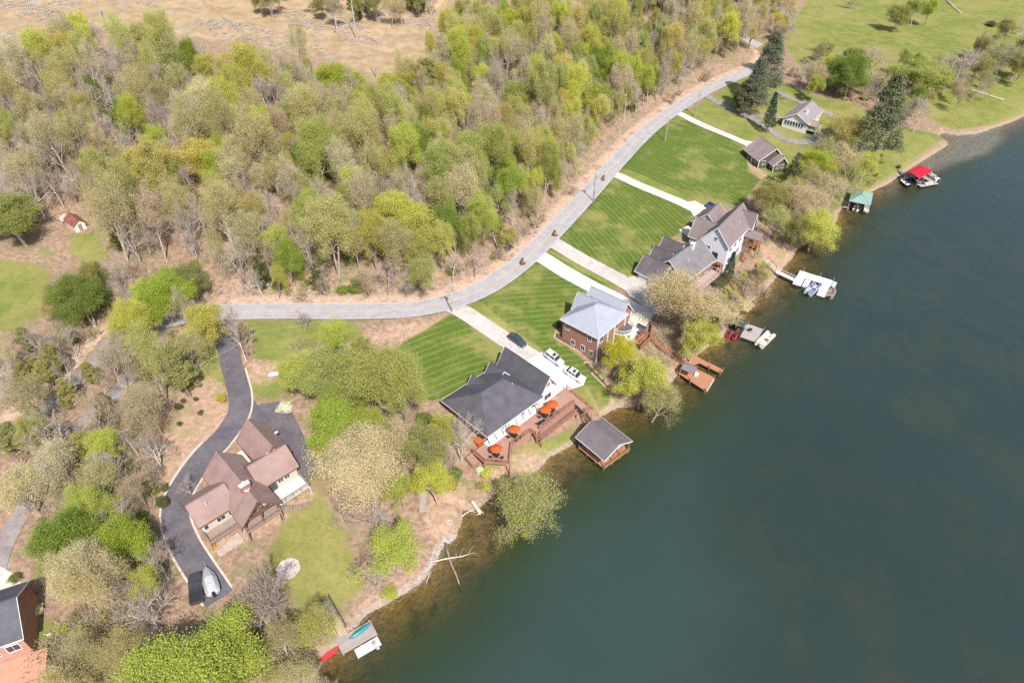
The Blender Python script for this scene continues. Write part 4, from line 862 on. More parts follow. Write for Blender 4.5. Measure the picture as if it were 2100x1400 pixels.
ok = paved(pts[:, 0], pts[:, 1]) < -1.2; pts = pts[ok]; zz_, ds_, rd_, hl_ = Hn(pts[:, 0], pts[:, 1], True); ok = (zz_ > .3) & (rd_ > 5.6)
for a, b, c in KEEP: ok &= (pts[:, 0] - a) ** 2 + (pts[:, 1] - b) ** 2 > (c + .5) ** 2
P3 = np.column_stack([pts, zz_])[ok]; n = len(P3); sc = rng.uniform(.5, 1.5, n); i = np.repeat(np.arange(n), 12)
d = unit(rng.normal(size=(len(i), 3)) * [.55, .55, .2] + [0, 0, .9]); v1, f1 = spikes(P3[i] + rng.normal(size=(len(i), 3)) * [.35, .35, 0], d, sc[i] * rng.uniform(.6, 2.2, len(i)), np.full(len(i), .05), rng)
i = np.repeat(np.arange(n), 13); v2, f2 = leaves(P3[i] + rng.normal(size=(len(i), 3)) * [.8, .8, .4] * sc[i][:, None] + [0, 0, .9] * sc[i][:, None], .13, rng, .6)
ug = bpy.data.objects.new('undergrowth', tri_mesh('undergrowth', np.vstack([v1, v2]), np.vstack([f1, f2 + len(v1)]), [LEAF, TWIG], np.concatenate([np.ones(len(f1)), np.zeros(len(f2))]))); COL.objects.link(ug); ug.color = (.36, .33, .14, 1); tag(ug, 'bare stems and young leaves of the undergrowth beneath the trees', 'undergrowth', kind='stuff')
print('wood', cnt, len(TREES), 'undergrowth', n, 'tris', sum(len(o.data.polygons) for o in COL.objects if o.type == 'MESH'))

# where a few look-alikes share a label, their order in the picture tells them apart
_by = {}
for o in COL.objects:
    if o.parent is None and o.type == 'EMPTY' and o.get('label') and o.get('category') in ('tree', 'shrub', 'brush'): _by.setdefault(o['label'], []).append(o)
_ord = ['', 'second', 'third', 'fourth', 'fifth', 'sixth', 'seventh', 'eighth', 'ninth', 'tenth', 'eleventh', 'twelfth']
for lb, os_ in _by.items():
    if 2 <= len(os_) <= 12 and len(lb.split()) <= 13:
        os_.sort(key=lambda o: proj(*o.location)[0])
        for i, o in enumerate(os_): o['label'] = lb + (', leftmost' if i == 0 else ', rightmost' if i == len(os_) - 1 else ', %s from left' % _ord[i])

# ---------------------------------------------------------------- houses: walls, gabled roofs, windows, doors, decks
WHITE = mat('white_trim', (.80, .79, .77), .08, 2, .6); GLASS = glassmat()
class House:
    """parts of one house in its own frame: x along the shore, y inland, z up from its base"""
    def __init__(s, name, label, O, phi, z, cat='house'):
        s.e = empty(name, (O[0], O[1], z), R(phi), label, cat); s.z = z
    def part(s, mb, name, m, parent=None, fix=False): return mb.build(name, m, parent or s.e, fix=fix)
    def gable(s, x0, x1, y0, y1, eave, ridge, axis, wall, roof, ov=.45, base=-2.0, th=.16, wm=True, fascia=None, ovg=None, off=0.0, open0=False):
        """a wing: walls with gable ends and a two-slope roof; off shifts the ridge"""
        e, r = eave - s.z, ridge - s.z; ovg = ov if ovg is None else ovg
        if axis == 'x': T = lambda a, b, z: (a, b, z); a0, a1, b0, b1 = x0, x1, y0, y1
        else: T = lambda a, b, z: (b, a, z); a0, a1, b0, b1 = y0, y1, x0, x1
        bm = (b0 + b1) / 2 + off
        if wm:
            mb = MB(); prof = [(b0, base), (b1, base), (b1, e), (bm, r - .05), (b0, e)]
            v = [T(a, b, z) for a in (a0, a1) for b, z in prof]
            mb.add(v, [(0, 1, 2, 3, 4), (9, 8, 7, 6, 5), (0, 5, 6, 1), (1, 6, 7, 2), (4, 9, 5, 0), (2, 7, 8, 3), (3, 8, 9, 4)]); s.part(mb, 'wall', wall, fix=True)
        A0, A1 = a0 - ovg, a1 + ovg; mb = MB(); fb = MB()
        for bo, sg in ((b0, -1), (b1, 1)):
            sl = (r - e) / abs(bm - bo); bE = bo + sg * ov; zE = e - sl * ov
            P = [(bm, r), (bE, zE)]; v = [T(a, b, z + dz) for dz in (th, 0.02) for a in (A0, A1) for b, z in P]
            mb.add(v, [(0, 1, 3, 2), (4, 6, 7, 5), (0, 4, 5, 1), (2, 3, 7, 6), (1, 5, 7, 3)])
            if fascia:
                fb.bar(T(A0 - .02, bE + sg * .03, zE + .04), T(A1 + .02, bE + sg * .03, zE + .04), .06, .2)
                for a in (A0 - .035, A1 + .035): fb.bar(T(a, bm, r + .03), T(a, bE, zE + .03), .06, .2)
        o = s.part(mb, 'roof', roof, fix=True)
        cap = MB(); cap.bar(T(A0, bm, r + th + .015), T(A1, bm, r + th + .015), .22, .06); s.part(cap, 'ridge_cap', roof, o)
        if fascia: s.part(fb, 'fascia', fascia, o)
        return o
    def hip(s, x0, x1, y0, y1, eave, ridge, wall, roof, ov=.45, base=-2.0, inset=None, fascia=None):
        e, r = eave - s.z, ridge - s.z; s.part(MB().box(x0, x1, y0, y1, base, e), 'wall', wall); X0, X1, Y0, Y1 = x0 - ov, x1 + ov, y0 - ov, y1 + ov
        i = min(X1 - X0, Y1 - Y0) / 2 if inset is None else inset; ym, xm = (Y0 + Y1) / 2, (X0 + X1) / 2
        ra, rb = ((X0 + i, ym, r), (X1 - i, ym, r)) if X1 - X0 >= Y1 - Y0 else ((xm, Y0 + i, r), (xm, Y1 - i, r))
        c = [(X0, Y0, e), (X1, Y0, e), (X1, Y1, e), (X0, Y1, e)]; lo = [(x, y, z - .16) for x, y, z in c]; v = c + lo + [ra, rb]
        f = [(0, 1, 9, 8), (1, 2, 9), (2, 3, 8, 9), (3, 0, 8)] if X1 - X0 >= Y1 - Y0 else [(0, 1, 8), (1, 2, 9, 8), (2, 3, 9), (3, 0, 8, 9)]
        o = s.part(MB().add(v, f + [(0, 4, 5, 1), (1, 5, 6, 2), (2, 6, 7, 3), (3, 7, 4, 0), (7, 6, 5, 4)]), 'roof', roof, fix=True)
        cap = MB()
        for a, b in [(ra, rb), (c[0], ra), (c[3], ra if X1 - X0 >= Y1 - Y0 else rb), (c[1], rb if X1 - X0 >= Y1 - Y0 else ra), (c[2], rb)]: cap.bar((a[0], a[1], a[2] + .02), (b[0], b[1], b[2] + .02), .18, .06)
        s.part(cap, 'ridge_cap', roof, o)
        if fascia:
            fb = MB(); g = .03
            for a, b in ((c[0], c[1]), (c[1], c[2]), (c[2], c[3]), (c[3], c[0])):
                fb.bar((a[0] + (g if a[0] > xm else -g), a[1] + (g if a[1] > ym else -g), e - .06), (b[0] + (g if b[0] > xm else -g), b[1] + (g if b[1] > ym else -g), e - .06), .05, .2)
            s.part(fb, 'gutter', fascia, o)
        return o
    def win(s, x, y, z, face, w=1.0, h=1.2, name='window', frame=None, pane=None, mull=1):
        """window on a wall that faces -y, +y, -x or +x; z is the sill's absolute height"""
        z0 = z - s.z; f = MB(); p = MB(); t = .09
        D = {'-y': (lambda a, d, q: (x + a, y - d, q)), '+y': (lambda a, d, q: (x + a, y + d, q)), '-x': (lambda a, d, q: (x - d, y + a, q)), '+x': (lambda a, d, q: (x + d, y + a, q))}[face]
        def bx(mb, a0, a1, q0, q1, d0, d1):
            A_, B_ = D(a0, d0, q0), D(a1, d1, q1); mb.box(min(A_[0], B_[0]), max(A_[0], B_[0]), min(A_[1], B_[1]), max(A_[1], B_[1]), q0, q1)
        bx(f, -w/2 - t, -w/2, z0 - t, z0 + h + t, -.06, .06); bx(f, w/2, w/2 + t, z0 - t, z0 + h + t, -.06, .06); bx(f, -w/2, w/2, z0 + h, z0 + h + t, -.06, .06); bx(f, -w/2, w/2, z0 - t, z0, -.06, .10)
        for i in range(1, mull + 1): q = -w/2 + w * i / (mull + 1); bx(f, q - .025, q + .025, z0, z0 + h, -.05, .05)
        bx(p, -w/2, w/2, z0, z0 + h, -.05, .02); o = s.part(f, name, frame or WHITE); s.part(p, 'pane', pane or GLASS, o); return o
    def door(s, x, y, z, face, w=1.0, h=2.05, m=None, name='door', panels=3):
        z0 = z - s.z; d = .05; mb = MB()
        X = (lambda a0, a1, q0, q1, e: mb.box(x + a0, x + a1, y - e, y + e, q0, q1)) if face in ('-y', '+y') else (lambda a0, a1, q0, q1, e: mb.box(x - e, x + e, y + a0, y + a1, q0, q1))
        X(-w/2, w/2, z0, z0 + h, d)
        for i in range(panels): q = z0 + h * (i + .12) / panels; X(-w/2 + .1, w/2 - .1, q, q + h / panels * .76, d + .02)
        o = s.part(mb, name, m or WHITE); hb = MB(); sd = -1 if face[0] == '-' else 1
        if face[1] == 'y': hb.bar((x + w*.38, y + sd * .07, z0 + 1), (x + w*.38, y + sd * .13, z0 + 1), .07)
        else: hb.bar((x + sd * .07, y + w*.38, z0 + 1), (x + sd * .13, y + w*.38, z0 + 1), .07)
        s.part(hb, 'handle', mat('metal_grey', (.4, .4, .4), .1, rough=.4, metal=.8), o); return o
    def deck(s, poly, z, m, th=.22, name='deck', posts=True, pm=None):
        z0 = z - s.z; o = s.part(MB().prism(poly, z0 - th, z0), name, m); n = len(poly)
        if posts:
            for (x, y) in poly: s.part(MB().box(x - .09, x + .09, y - .09, y + .09, -3.2, z0 - th), 'post', pm or m)
        return o
    def rail(s, pts, z, m, h=.95, step=1.5, solid=None, bal=True):
        """railing along points: a post object each, two rails and balusters"""
        z0 = z - s.z; o = None; rb = MB(); bb = MB()
        for i in range(len(pts) - 1):
            a, b = np.array(pts[i][:2], float), np.array(pts[i+1][:2], float); za = z0 + (pts[i][2] if len(pts[i]) > 2 else 0); zb = z0 + (pts[i+1][2] if len(pts[i+1]) > 2 else 0); L = np.hypot(*(b - a)); n = max(1, round(L / step))
            rb.bar((*a, za + h), (*b, zb + h), .12, .07); rb.bar((*a, za + .12), (*b, zb + .12), .05, .07)
            for k in range(n + (i == len(pts) - 2)):
                p = a + (b - a) * k / n; zp = za + (zb - za) * k / n; s.part(MB().box(p[0] - .06, p[0] + .06, p[1] - .06, p[1] + .06, zp - .05, zp + h + .08), 'rail_post', m)
            if bal:
                for k in range(int(L / .22)):
                    p = a + (b - a) * (k + .5) / int(L / .22); zp = za + (zb - za) * (k + .5) / int(L / .22); bb.box(p[0] - .025, p[0] + .025, p[1] - .025, p[1] + .025, zp + .12, zp + h)
        o = s.part(rb, 'railing', m)
        if bal: tag(s.part(bb, 'balusters', m, o), kind='stuff')
        return o
    def boxp(s, name, x0, x1, y0, y1, z0, z1, m, parent=None): return s.part(MB().box(x0, x1, y0, y1, z0 - s.z, z1 - s.z), name, m, parent)
    def vent(s, x, y, z, parent=None): s.part(MB().tube([(x, y, z - s.z - .1), (x, y, z - s.z + .45)], .09, 6), 'vent_pipe', WHITE)

# ---- chalet with the cross-gabled brown roof
RB = shingle('brown_shingles', (.33, .222, .195), .2); CREAM = boards('cream_siding', (.62, .54, .44), 2, .22, .07); TIMBER = mat('brown_timber', (.20, .105, .075), .25, 2); DECKG = boards('grey_brown_deck', (.36, .27, .22), 0, .15, .15)
h = House('chalet', 'large chalet with a cross-gabled brown roof and timber gable above a lawn', (-45, 72), 44, 4.2)
h.gable(-3.7, 2.3, -4.6, 5.6, 9.05, 12.1, 'y', CREAM, RB, .42, fascia=TIMBER, ovg=.4)
h.gable(-3.7, 2.3, -7.6, -4.7, 9.0, 12.05, 'y', CREAM, RB, .42, wm=False, fascia=TIMBER, ovg=.5)
h.gable(-8.7, -3.0, -3.1, 2.9, 9.0, 11.25, 'x', CREAM, RB, .42, fascia=TIMBER, off=-.3); h.gable(2.0, 8.3, -3.0, 2.9, 8.98, 11.5, 'x', CREAM, RB, .42, fascia=TIMBER)
h.gable(4.2, 9.2, 1.0, 9.2, 9.02, 11.9, 'y', CREAM, RB, .42, fascia=TIMBER)
h.boxp('porch_canopy', 2.75, 3.75, 3.5, 8.2, 7.1, 7.3, mat('cream_canopy', (.74, .66, .52), .1)); h.door(4.14, 6.2, 6.0, '-x', 1.0, 2.05, TIMBER)
BR1 = brickmat('red_brick', (.34, .13, .09), (.42, .18, .12), (.45, .38, .33))
ch = h.boxp('chimney', -1.5, .1, -4.6, -3.9, 10.6, 13.0, BR1); h.boxp('chimney_cap', -1.58, .18, -4.68, -3.82, 13.0, 13.1, mat('cap_concrete', (.62, .56, .5)), ch); h.part(MB().tube([(-.7, -4.25, 8.9), (-.7, -4.25, 9.4)], .2, 8), 'chimney_pot', WHITE, ch)
h.part(MB().add([(-.7, -3.8, 12.2 - 4.2), (-1.6, -3.85, 11.75 - 4.2), (.2, -3.85, 11.75 - 4.2), (-.7, -5.6, 12.35 - 4.2)], [(0, 1, 3), (0, 3, 2), (1, 2, 3)]), 'cricket', mat('galvanised_flashing', (.72, .66, .62), .1, rough=.5))
for x_ in (-8.0, -5.9, -5.2, -3.9): h.win(x_, -3.12, 7.1, '-y', .62, .95, frame=WHITE, mull=0)
for x_ in (-8, -6): h.win(x_, -3.12, 4.7, '-y', 1.0, 1.1)
for x_ in (5.2, 6.4): h.win(x_, -3.02, 7.3, '-y', .9, 1.0)
h.door(3.6, -3.05, 6.4, '-y', 1.6, 2.1, GLASS, 'patio_door', 1); h.door(-7, -3.12, 4.3, '-y', 1.7, 2.1, GLASS, 'patio_door', 1)
h.deck([(-8.8, -5.4), (-3.9, -5.4), (-3.9, -3.15), (-8.8, -3.15)], 6.4, DECKG, name='balcony'); h.rail([(-8.8, -3.3), (-8.8, -5.35), (-3.9, -5.35)], 6.4, DECKG)
h.deck([(-3.7, -7.7), (2.3, -7.7), (2.3, -4.65), (-3.7, -4.65)], 6.42, DECKG, name='balcony'); h.rail([(-3.7, -5.4), (-3.7, -7.65), (2.3, -7.65), (2.3, -5.6)], 6.42, DECKG)
h.deck([(2.5, -6.4), (8.4, -6.4), (8.4, -3.05), (2.5, -3.05)], 6.38, mat('white_deck', (.72, .67, .62), .1, .8), name='balcony'); h.rail([(2.5, -6.35), (8.4, -6.35), (8.4, -3.2)], 6.38, DECKG)
h.deck([(-8.6, -7.0), (-4.4, -7.0), (-4.4, -3.2), (-8.6, -3.2)], 4.42, mat('patio_concrete', (.52, .42, .35)), name='patio', posts=False, th=.5)
for x_ in (-3.55, 2.15): h.part(MB().bar((x_, -7.5, -1), (x_, -7.5, 4.75), .24), 'porch_post', TIMBER)
tb = [((-3.7, -7.62, 4.8), (2.3, -7.62, 4.8)), ((-.7, -7.62, 2.3), (-.7, -7.62, 7.6)), ((-.7, -7.62, 4.9), (-2.6, -7.62, 5.9)), ((-.7, -7.62, 4.9), (1.2, -7.62, 5.9)), ((-.7, -7.62, 6.2), (-1.7, -7.62, 4.85)), ((-.7, -7.62, 6.2), (.3, -7.62, 4.85))]
for i_, (a, b) in enumerate(tb): h.part(MB().bar(a, b, .20 - .012 * i_), 'truss_timber', TIMBER)
st = [(2.7, -7.0, 1.9), (5.4, -7.9, .7), (8.2, -7.6, -.5)]
for j_ in range(2):
    a, b = np.array(st[j_]), np.array(st[j_+1])
    for k_ in range(6): p = a + (b - a) * (k_ + .5) / 6; h.part(MB().box(p[0] - .26, p[0] + .26, p[1] - .6, p[1] + .6, p[2] - .06, p[2]), 'stair_tread', DECKG)
h.rail([(2.7, -7.7, -4.3 + 2.1), (5.4, -8.6, -4.3 + .9), (8.2, -8.3, -4.3 - .3)], 8.5, DECKG, h=.9, bal=False)
for x_, y_ in ((-6.5, -1.8), (5.6, .8)): h.vent(x_, y_, 10.8)
h.boxp('satellite_dish', 9.3, 9.9, 5.6, 5.75, 9.2, 9.6, WHITE)

# ---- grey-roofed house with the long deck
RG = shingle('charcoal_shingles', (.105, .098, .112), .28); SID = boards('white_siding', (.74, .72, .70), 2, .2, .05); RED = mat('barn_red_shutter', (.40, .09, .06), .15); DECK = boards('red_brown_deck', (.43, .25, .19), 1, .16, .12); DRAIL = mat('red_brown_rail', (.42, .19, .125), .2)
h = House('lake_house', 'white house with a charcoal shingle roof and a long brown deck of orange parasols', (-4.3, 83.3), 44.5, 3.6)
h.hip(1.6, 12.9, 1.8, 11.5, 7.55, 11.0, SID, RG, 1.7, fascia=WHITE, base=-2.5, inset=4.6)
h.gable(14.4, 19.2, 1.0, 12.6, 7.35, 10.85, 'y', SID, RG, .45, fascia=WHITE, ovg=.45, base=-2.5)
for x_, w_, z_ in ((12.4, 3.0, 9.9), (7.6, 2.6, 9.6)): h.gable(x_ - w_/2, x_ + w_/2, 9.0, 12.3, 8.0, z_, 'y', SID, RG, .35, fascia=WHITE, ovg=.35)
for x_ in (16.1, 17.5): h.boxp('shutter', x_ - .18 + (.5 if x_ > 17 else -.5), x_ + .18 + (.5 if x_ > 17 else -.5), .9, .97, 8.2, 9.4, RED)
h.win(16.8, .99, 8.3, '-y', .8, 1.0); h.win(16.8, .99, 5.0, '-y', 1.8, 1.3)
for x_ in (2.2, 4.6, 7.0, 9.6, 12.2): h.win(x_, 1.78, 5.0, '-y', 1.5, 1.3)
h.door(5.8, 1.78, 4.4, '-y', .95, 2.05, GLASS, 'patio_door', 1); h.door(10.9, 1.78, 4.4, '-y', .95, 2.05, GLASS, 'patio_door', 1)
for x_ in (.9, 2.7, 4.5, 6.3, 8.1, 9.9, 11.7, 13.5): h.part(MB().box(x_ - .08, x_ + .08, .42, .58, .6, 3.3), 'porch_post', WHITE)
h.deck([(.4, .3), (15.5, .3), (15.5, 1.78), (.4, 1.78)], 4.3, WHITE, name='porch_floor', posts=False, th=1.0)
for y_ in (4.5, 8.5): h.win(19.22, y_, 5.0, '+x', 1.2, 1.2)
h.door(19.22, 10.4, 4.3, '+x', 2.6, 2.2, WHITE, 'garage_door', 4)
D = [(-2.5, 1.6), (.35, 1.6), (.35, .25), (15.5, .25), (15.5, .9), (22.2, .9), (21.4, -6.6), (19.8, -6.2), (20.3, -3.1), (10.2, -3.1), (8.9, -3.7), (8.7, -2.4), (3.6, -2.3), (.3, -5.2), (-2.6, -1.7)]
h.deck(D, 4.25, DECK, pm=DRAIL, th=.3)
h.rail([(22.1, .8), (21.3, -6.5), (19.9, -6.1)], 4.25, DRAIL); h.rail([(20.2, -3.05), (10.2, -3.05)], 4.25, DRAIL); h.rail([(8.8, -3.6), (8.65, -2.3), (3.6, -2.25), (.3, -5.1), (-2.5, -1.65), (-2.4, 1.5)], 4.25, DRAIL)
h.deck([(9.0, -4.9), (19.3, -4.6), (19.3, -3.7), (9.0, -3.85)], 3.3, DECK, name='ramp', pm=DRAIL, th=.2); h.rail([(9.05, -3.8), (9.05, -4.85), (19.3, -4.55)], 3.3, DRAIL)
for k_ in range(9): h.boxp('deck_skirt', 10.4 + k_ * 1.08, 11.46 + k_ * 1.08, -3.22, -3.14, 2.2, 3.95, DECK)
for k_ in range(5): h.boxp('deck_skirt', 3.7 + k_ * 1.0, 4.68 + k_ * 1.0, -2.42, -2.35, 2.4, 3.95, DECK)
for k_ in range(4): h.boxp('entry_step', -4.2, -2.7, 1.2 - k_ * .5, 1.65 - k_ * .5, 3.4 - .16 * k_, 4.1 - .16 * k_, DECK)
for k_ in range(8): h.boxp('stair_tread', 20.0, 21.4, -7.0 - k_ * .32, -6.7 - k_ * .32, 4.0 - k_ * .2, 4.06 - k_ * .2, DECK)
h.rail([(21.45, -6.7, 0), (21.45, -9.3, -1.7)], 4.1, DRAIL, bal=False)
h.boxp('hot_tub_cover', -.4, 1.0, 2.3, 3.6, 3.2, 4.2, mat('orange_cover', (.55, .14, .05), .15))
h.vent(6, 4.3, 9.2); h.vent(11, 5, 9.8)

# ---- brick house with the blue-grey hipped roof
RS = shingle('bluegrey_shingles', (.36, .375, .43), .13); BRK = brickmat('orange_brick', (.36, .145, .095), (.46, .20, .13), (.46, .38, .33))
h = House('brick_house', 'two-storey brick house with a pale blue-grey hipped roof and round balcony', (17.6, 107), 49, 4.2)
h.hip(.5, 10.6, .5, 9.4, 10.9, 14.1, BRK, RS, .55, fascia=WHITE, base=-2)
h.gable(5.6, 8.9, 6.5, 10.4, 10.7, 13.6, 'y', BRK, RS, .4, fascia=WHITE)
h.gable(9.8, 14.6, 1.5, 10.4, 9.4, 12.4, 'y', BRK, RS, .4, fascia=WHITE)
for y_, z_ in ((1.7, 5.0), (3.9, 5.3), (6.5, 5.4), (2.4, 8.7), (8.2, 8.7)): h.win(.48, y_, z_, '-x', .9, 1.35 if z_ < 8 else 1.3)
for x_, z_ in ((2.0, 8.6), (3.6, 4.9), (7.4, 8.6), (12.2, 6.0)): h.win(x_, .48 if x_ < 10 else 1.48, z_, '-y', 1.2, 1.4)
for x_ in (4.7, 5.9): h.door(x_, .48, 4.3, '-y', 1.0, 2.1, GLASS, 'patio_door', 1)
for x_ in (.55, 4.0, 6.6, 10.5): h.part(MB().box(x_ - .14, x_ + .14, .2, .44, -1, 6.6), 'pilaster', WHITE)
arc = [(9.6 + 2.6 * math.cos(a), .45 - 2.6 * math.sin(a)) for a in np.linspace(0, math.pi, 13)]
h.part(MB().prism(arc, 3.35, 3.6), 'balcony', WHITE); h.part(MB().prism([(9.6 + (x - 9.6) * .86, .42 + (y - .45) * .86) for x, y in arc], 3.61, 3.66), 'balcony_floor', mat('dark_membrane', (.13, .12, .125)))
rb_ = MB(); rb_.tube([(x, y, 4.55) for x, y in arc], .06, 5); rb_.tube([(x, y, 3.75) for x, y in arc], .05, 5); o_ = h.part(rb_, 'railing', WHITE)
for x, y in arc: h.part(MB().box(x - .05, x + .05, y - .05, y + .05, 3.6, 4.6), 'rail_post', WHITE)
for k_ in (2, 6, 10): x, y = arc[k_]; h.part(MB().tube([(x * .96 + 9.6 * .04, y * .94 + .03, -.8), (x * .96 + 9.6 * .04, y * .94 + .03, 3.35)], .17, 8), 'column', WHITE)
h.vent(4.2, 2.0, 12.3); h.vent(8.3, 2.4, 12.2)
PWALL = mat('red_brown_wall', (.33, .14, .09), .2)
for i_, (a, b) in enumerate([((10.3, -4.4), (14.6, -4.2)), ((14.6, -4.2), (19.2, -1.8))]): h.part(MB().bar((*a, .1), (*b, .1), .2, 1.1), 'patio_wall', PWALL)

# ---- dark-roofed brick house with two garage doors
RD = shingle('umber_shingles', (.135, .115, .12), .3); RD2 = shingle('grey_shingles', (.20, .182, .19), .24); BRD = brickmat('dark_brick', (.28, .105, .08), (.37, .15, .11), (.40, .34, .3))
h = House('garage_house', 'brick house with a dark streaked roof and two white garage doors', (33.8, 132.5), 46, 4.6)
h.gable(.4, 6.8, -.9, 5.6, 7.7, 10.4, 'y', BRD, RD, .45, fascia=WHITE)
h.gable(4.2, 17.0, -5.2, 4.0, 7.9, 11.6, 'x', BRD, RD2, .5, fascia=WHITE)
h.gable(6.6, 10.2, 1.5, 6.2, 7.8, 10.6, 'y', BRD, RD, .4, fascia=WHITE); h.gable(10.8, 14.8, 1.5, 6.6, 7.85, 11.0, 'y', BRD, RD, .4, fascia=WHITE)
h.hip(1.6, 7.0, -4.6, -.9, 7.6, 9.6, BRD, RD2, .4, fascia=WHITE)
for y_ in (.9, 3.8): h.door(.38, y_, 4.9, '-x', 2.4, 2.1, WHITE, 'garage_door', 4)
h.door(1.58, -2.2, 4.8, '-x', .95, 2.05, WHITE); h.win(1.58, -3.6, 5.4, '-x', .8, 1.1)
for x_ in (8.0, 11.0, 14.6): h.win(x_, -5.22, 5.3, '-y', 1.4, 1.4)
ch = h.boxp('chimney', 12.2, 13.2, -1.6, -.8, 9.5, 12.6, mat('pale_render', (.66, .65, .68), .1)); h.boxp('chimney_cap', 12.1, 13.3, -1.7, -.7, 12.6, 12.72, WHITE, ch)
h.deck([(7.2, -8.2), (17.0, -8.0), (17.0, -5.3), (7.2, -5.3)], 4.9, boards('faded_deck', (.50, .37, .32), 0, .15, .12)); h.rail([(7.2, -5.4), (7.2, -8.1), (17.0, -7.9), (17.0, -5.4)], 4.9, mat('pinkish_rail', (.55, .40, .36)), bal=False)
h.vent(9, -2.8, 10)

# ---- white lake house
RT = shingle('taupe_shingles', (.235, .185, .18), .15); WS = boards('lap_siding_white', (.76, .77, .82), 2, .2, .04); ODK = boards('orange_timber', (.42, .19, .08), 0, .15, .15)
h = House('white_house', 'tall white house with a taupe gable roof and timber porch above the lake', (53.4, 143), 53, 3.4)
h.gable(.2, 14.8, .4, 7.4, 10.2, 14.2, 'x', WS, RT, .45, fascia=WHITE, ovg=.5, base=-2)
h.gable(3.0, 9.0, 5.6, 11.6, 8.0, 11.6, 'y', WS, RT, .4, fascia=WHITE); h.gable(10.6, 17.2, 7.0, 14.4, 7.8, 11.0, 'x', WS, RT, .45, fascia=WHITE)
h.gable(12.4, 14.6, -.6, 4.0, 10.4, 13.4, 'y', WS, RT, .35, fascia=WHITE)
h.gable(11.2, 14.0, -3.6, .4, 8.0, 9.2, 'y', ODK, RT, .3, wm=False)
for x_, y_ in ((11.3, -3.4), (13.9, -3.4), (11.3, -.2), (13.9, -.2)): h.part(MB().box(x_ - .1, x_ + .1, y_ - .1, y_ + .1, -2.5, 4.5), 'porch_post', ODK)
h.deck([(11.1, -3.6), (14.1, -3.6), (14.1, .38), (11.1, .38)], 5.6, ODK, name='porch_floor', posts=False); h.rail([(11.1, .2), (11.1, -3.5), (14.1, -3.5), (14.1, .2)], 5.6, ODK)
for q in (2.6, 3.4, 4.2): h.part(MB().bar((11.2, -3.45, q), (14.0, -3.45, q), .1), 'porch_beam', ODK)
for k_ in range(9): h.boxp('stair_tread', 9.6 - k_ * .32, 9.9 - k_ * .32, -2.6, -1.4, 5.4 - k_ * .24, 5.46 - k_ * .24, ODK)
h.rail([(10.9, -2.65, 0), (7.2, -2.65, -2.3)], 5.5, ODK, bal=False)
h.win(.18, 3.9, 10.6, '-x', .7, .8); h.win(.18, 5.4, 7.0, '-x', 1.0, 1.5); h.door(.18, 3.3, 5.2, '-x', 1.5, 2.1, GLASS, 'patio_door', 1)
for x_, z_ in ((2.2, 7.6), (5.0, 7.6), (8.0, 7.6), (2.2, 4.4), (5.0, 4.4), (8.0, 4.4)): h.win(x_, .38, z_, '-y', 1.5, 1.4)
h.deck([(-1.8, .8), (.15, .8), (.15, 6.6), (-1.8, 6.6)], 5.0, ODK); h.rail([(-1.75, .85), (-1.75, 6.5)], 5.0, ODK)
h.door(14.0, 14.42, 5.2, '+y', 3.2, 2.2, WHITE, 'garage_door', 4); h.vent(9, 1.8, 12.2)
h.deck([(14.9, -2.5), (19.5, -1.5), (18.8, 3.0), (14.9, 3.0)], 3.2, mat('dark_grey_deck', (.13, .115, .11)), name='terrace', posts=False, th=1.2)  # low terrace block in a plain dark grey-brown

# ---- small green cottage
GRN = boards('moss_green_siding', (.105, .10, .062), 2, .2, .1); RM = shingle('mottled_shingles', (.30, .225, .225), .3)
h = House('cottage', 'moss-green cottage with white window frames and a mottled pink-grey roof', (75.9, 197.2), 15, 4.4)
h.gable(.5, 8.6, 0, 8.4, 7.5, 10.7, 'y', GRN, RM, .55, fascia=WHITE, ovg=.5, off=.8)
h.gable(4.2, 8.8, -2.6, .2, 6.6, 8.7, 'y', GRN, RM, .45, fascia=WHITE, ovg=.4, off=.4)
h.win(2.2, -.02, 5.7, '-y', .9, 1.2); h.win(5.6, -2.62, 5.2, '-y', .8, 1.1); h.win(7.2, -2.62, 5.2, '-y', .8, 1.1); h.win(4.18, -1.3, 5.2, '-x', .8, 1.1); h.win(.48, 2.0, 5.6, '-x', 1.1, 1.2); h.win(.48, 6.0, 5.4, '-x', .8, 1.1); h.door(.48, 4.0, 4.6, '-x', .95, 2.05, WHITE)
for x_, y_ in ((.5, 0), (4.2, -2.6)): h.part(MB().box(x_ - .1, x_ + .08, y_ - .1, y_ + .08, -.8, 2.9 if y_ == 0 else 2.1), 'corner_board', WHITE)

# ---- white house with the glazed porch
RW = shingle('mauve_shingles', (.30, .255, .265), .12); SW2 = boards('cream_white_siding', (.74, .73, .68), 2, .2, .05)
h = House('bungalow', 'white bungalow with a mauve-grey roof and a glazed gable porch', (99.4, 220.3), 52, 4.5)
h.gable(3.0, 16.6, 1.8, 10.2, 8.3, 10.6, 'x', SW2, RW, .5, fascia=WHITE, ovg=.6)
h.gable(3.2, 8.0, -1.6, 3.6, 7.6, 8.5, 'y', SW2, shingle('lichen_shingles', (.33, .27, .20), .2), .3, wm=False)
for i_ in range(7): h.win(2.98, 3.4 + i_ * .95, 6.2, '-x', .75, 1.5, mull=0)
h.deck([(3.2, -1.5), (8.0, -1.5), (8.0, 1.75), (3.2, 1.75)], 6.1, SW2, name='porch_floor', posts=False); h.rail([(3.25, 1.6), (3.25, -1.45), (7.95, -1.45), (7.95, 1.6)], 6.1, WHITE)
for x_, y_ in ((3.3, -1.4), (7.9, -1.4)): h.part(MB().box(x_ - .1, x_ + .1, y_ - .1, y_ + .1, -2, 3.1), 'porch_post', WHITE)
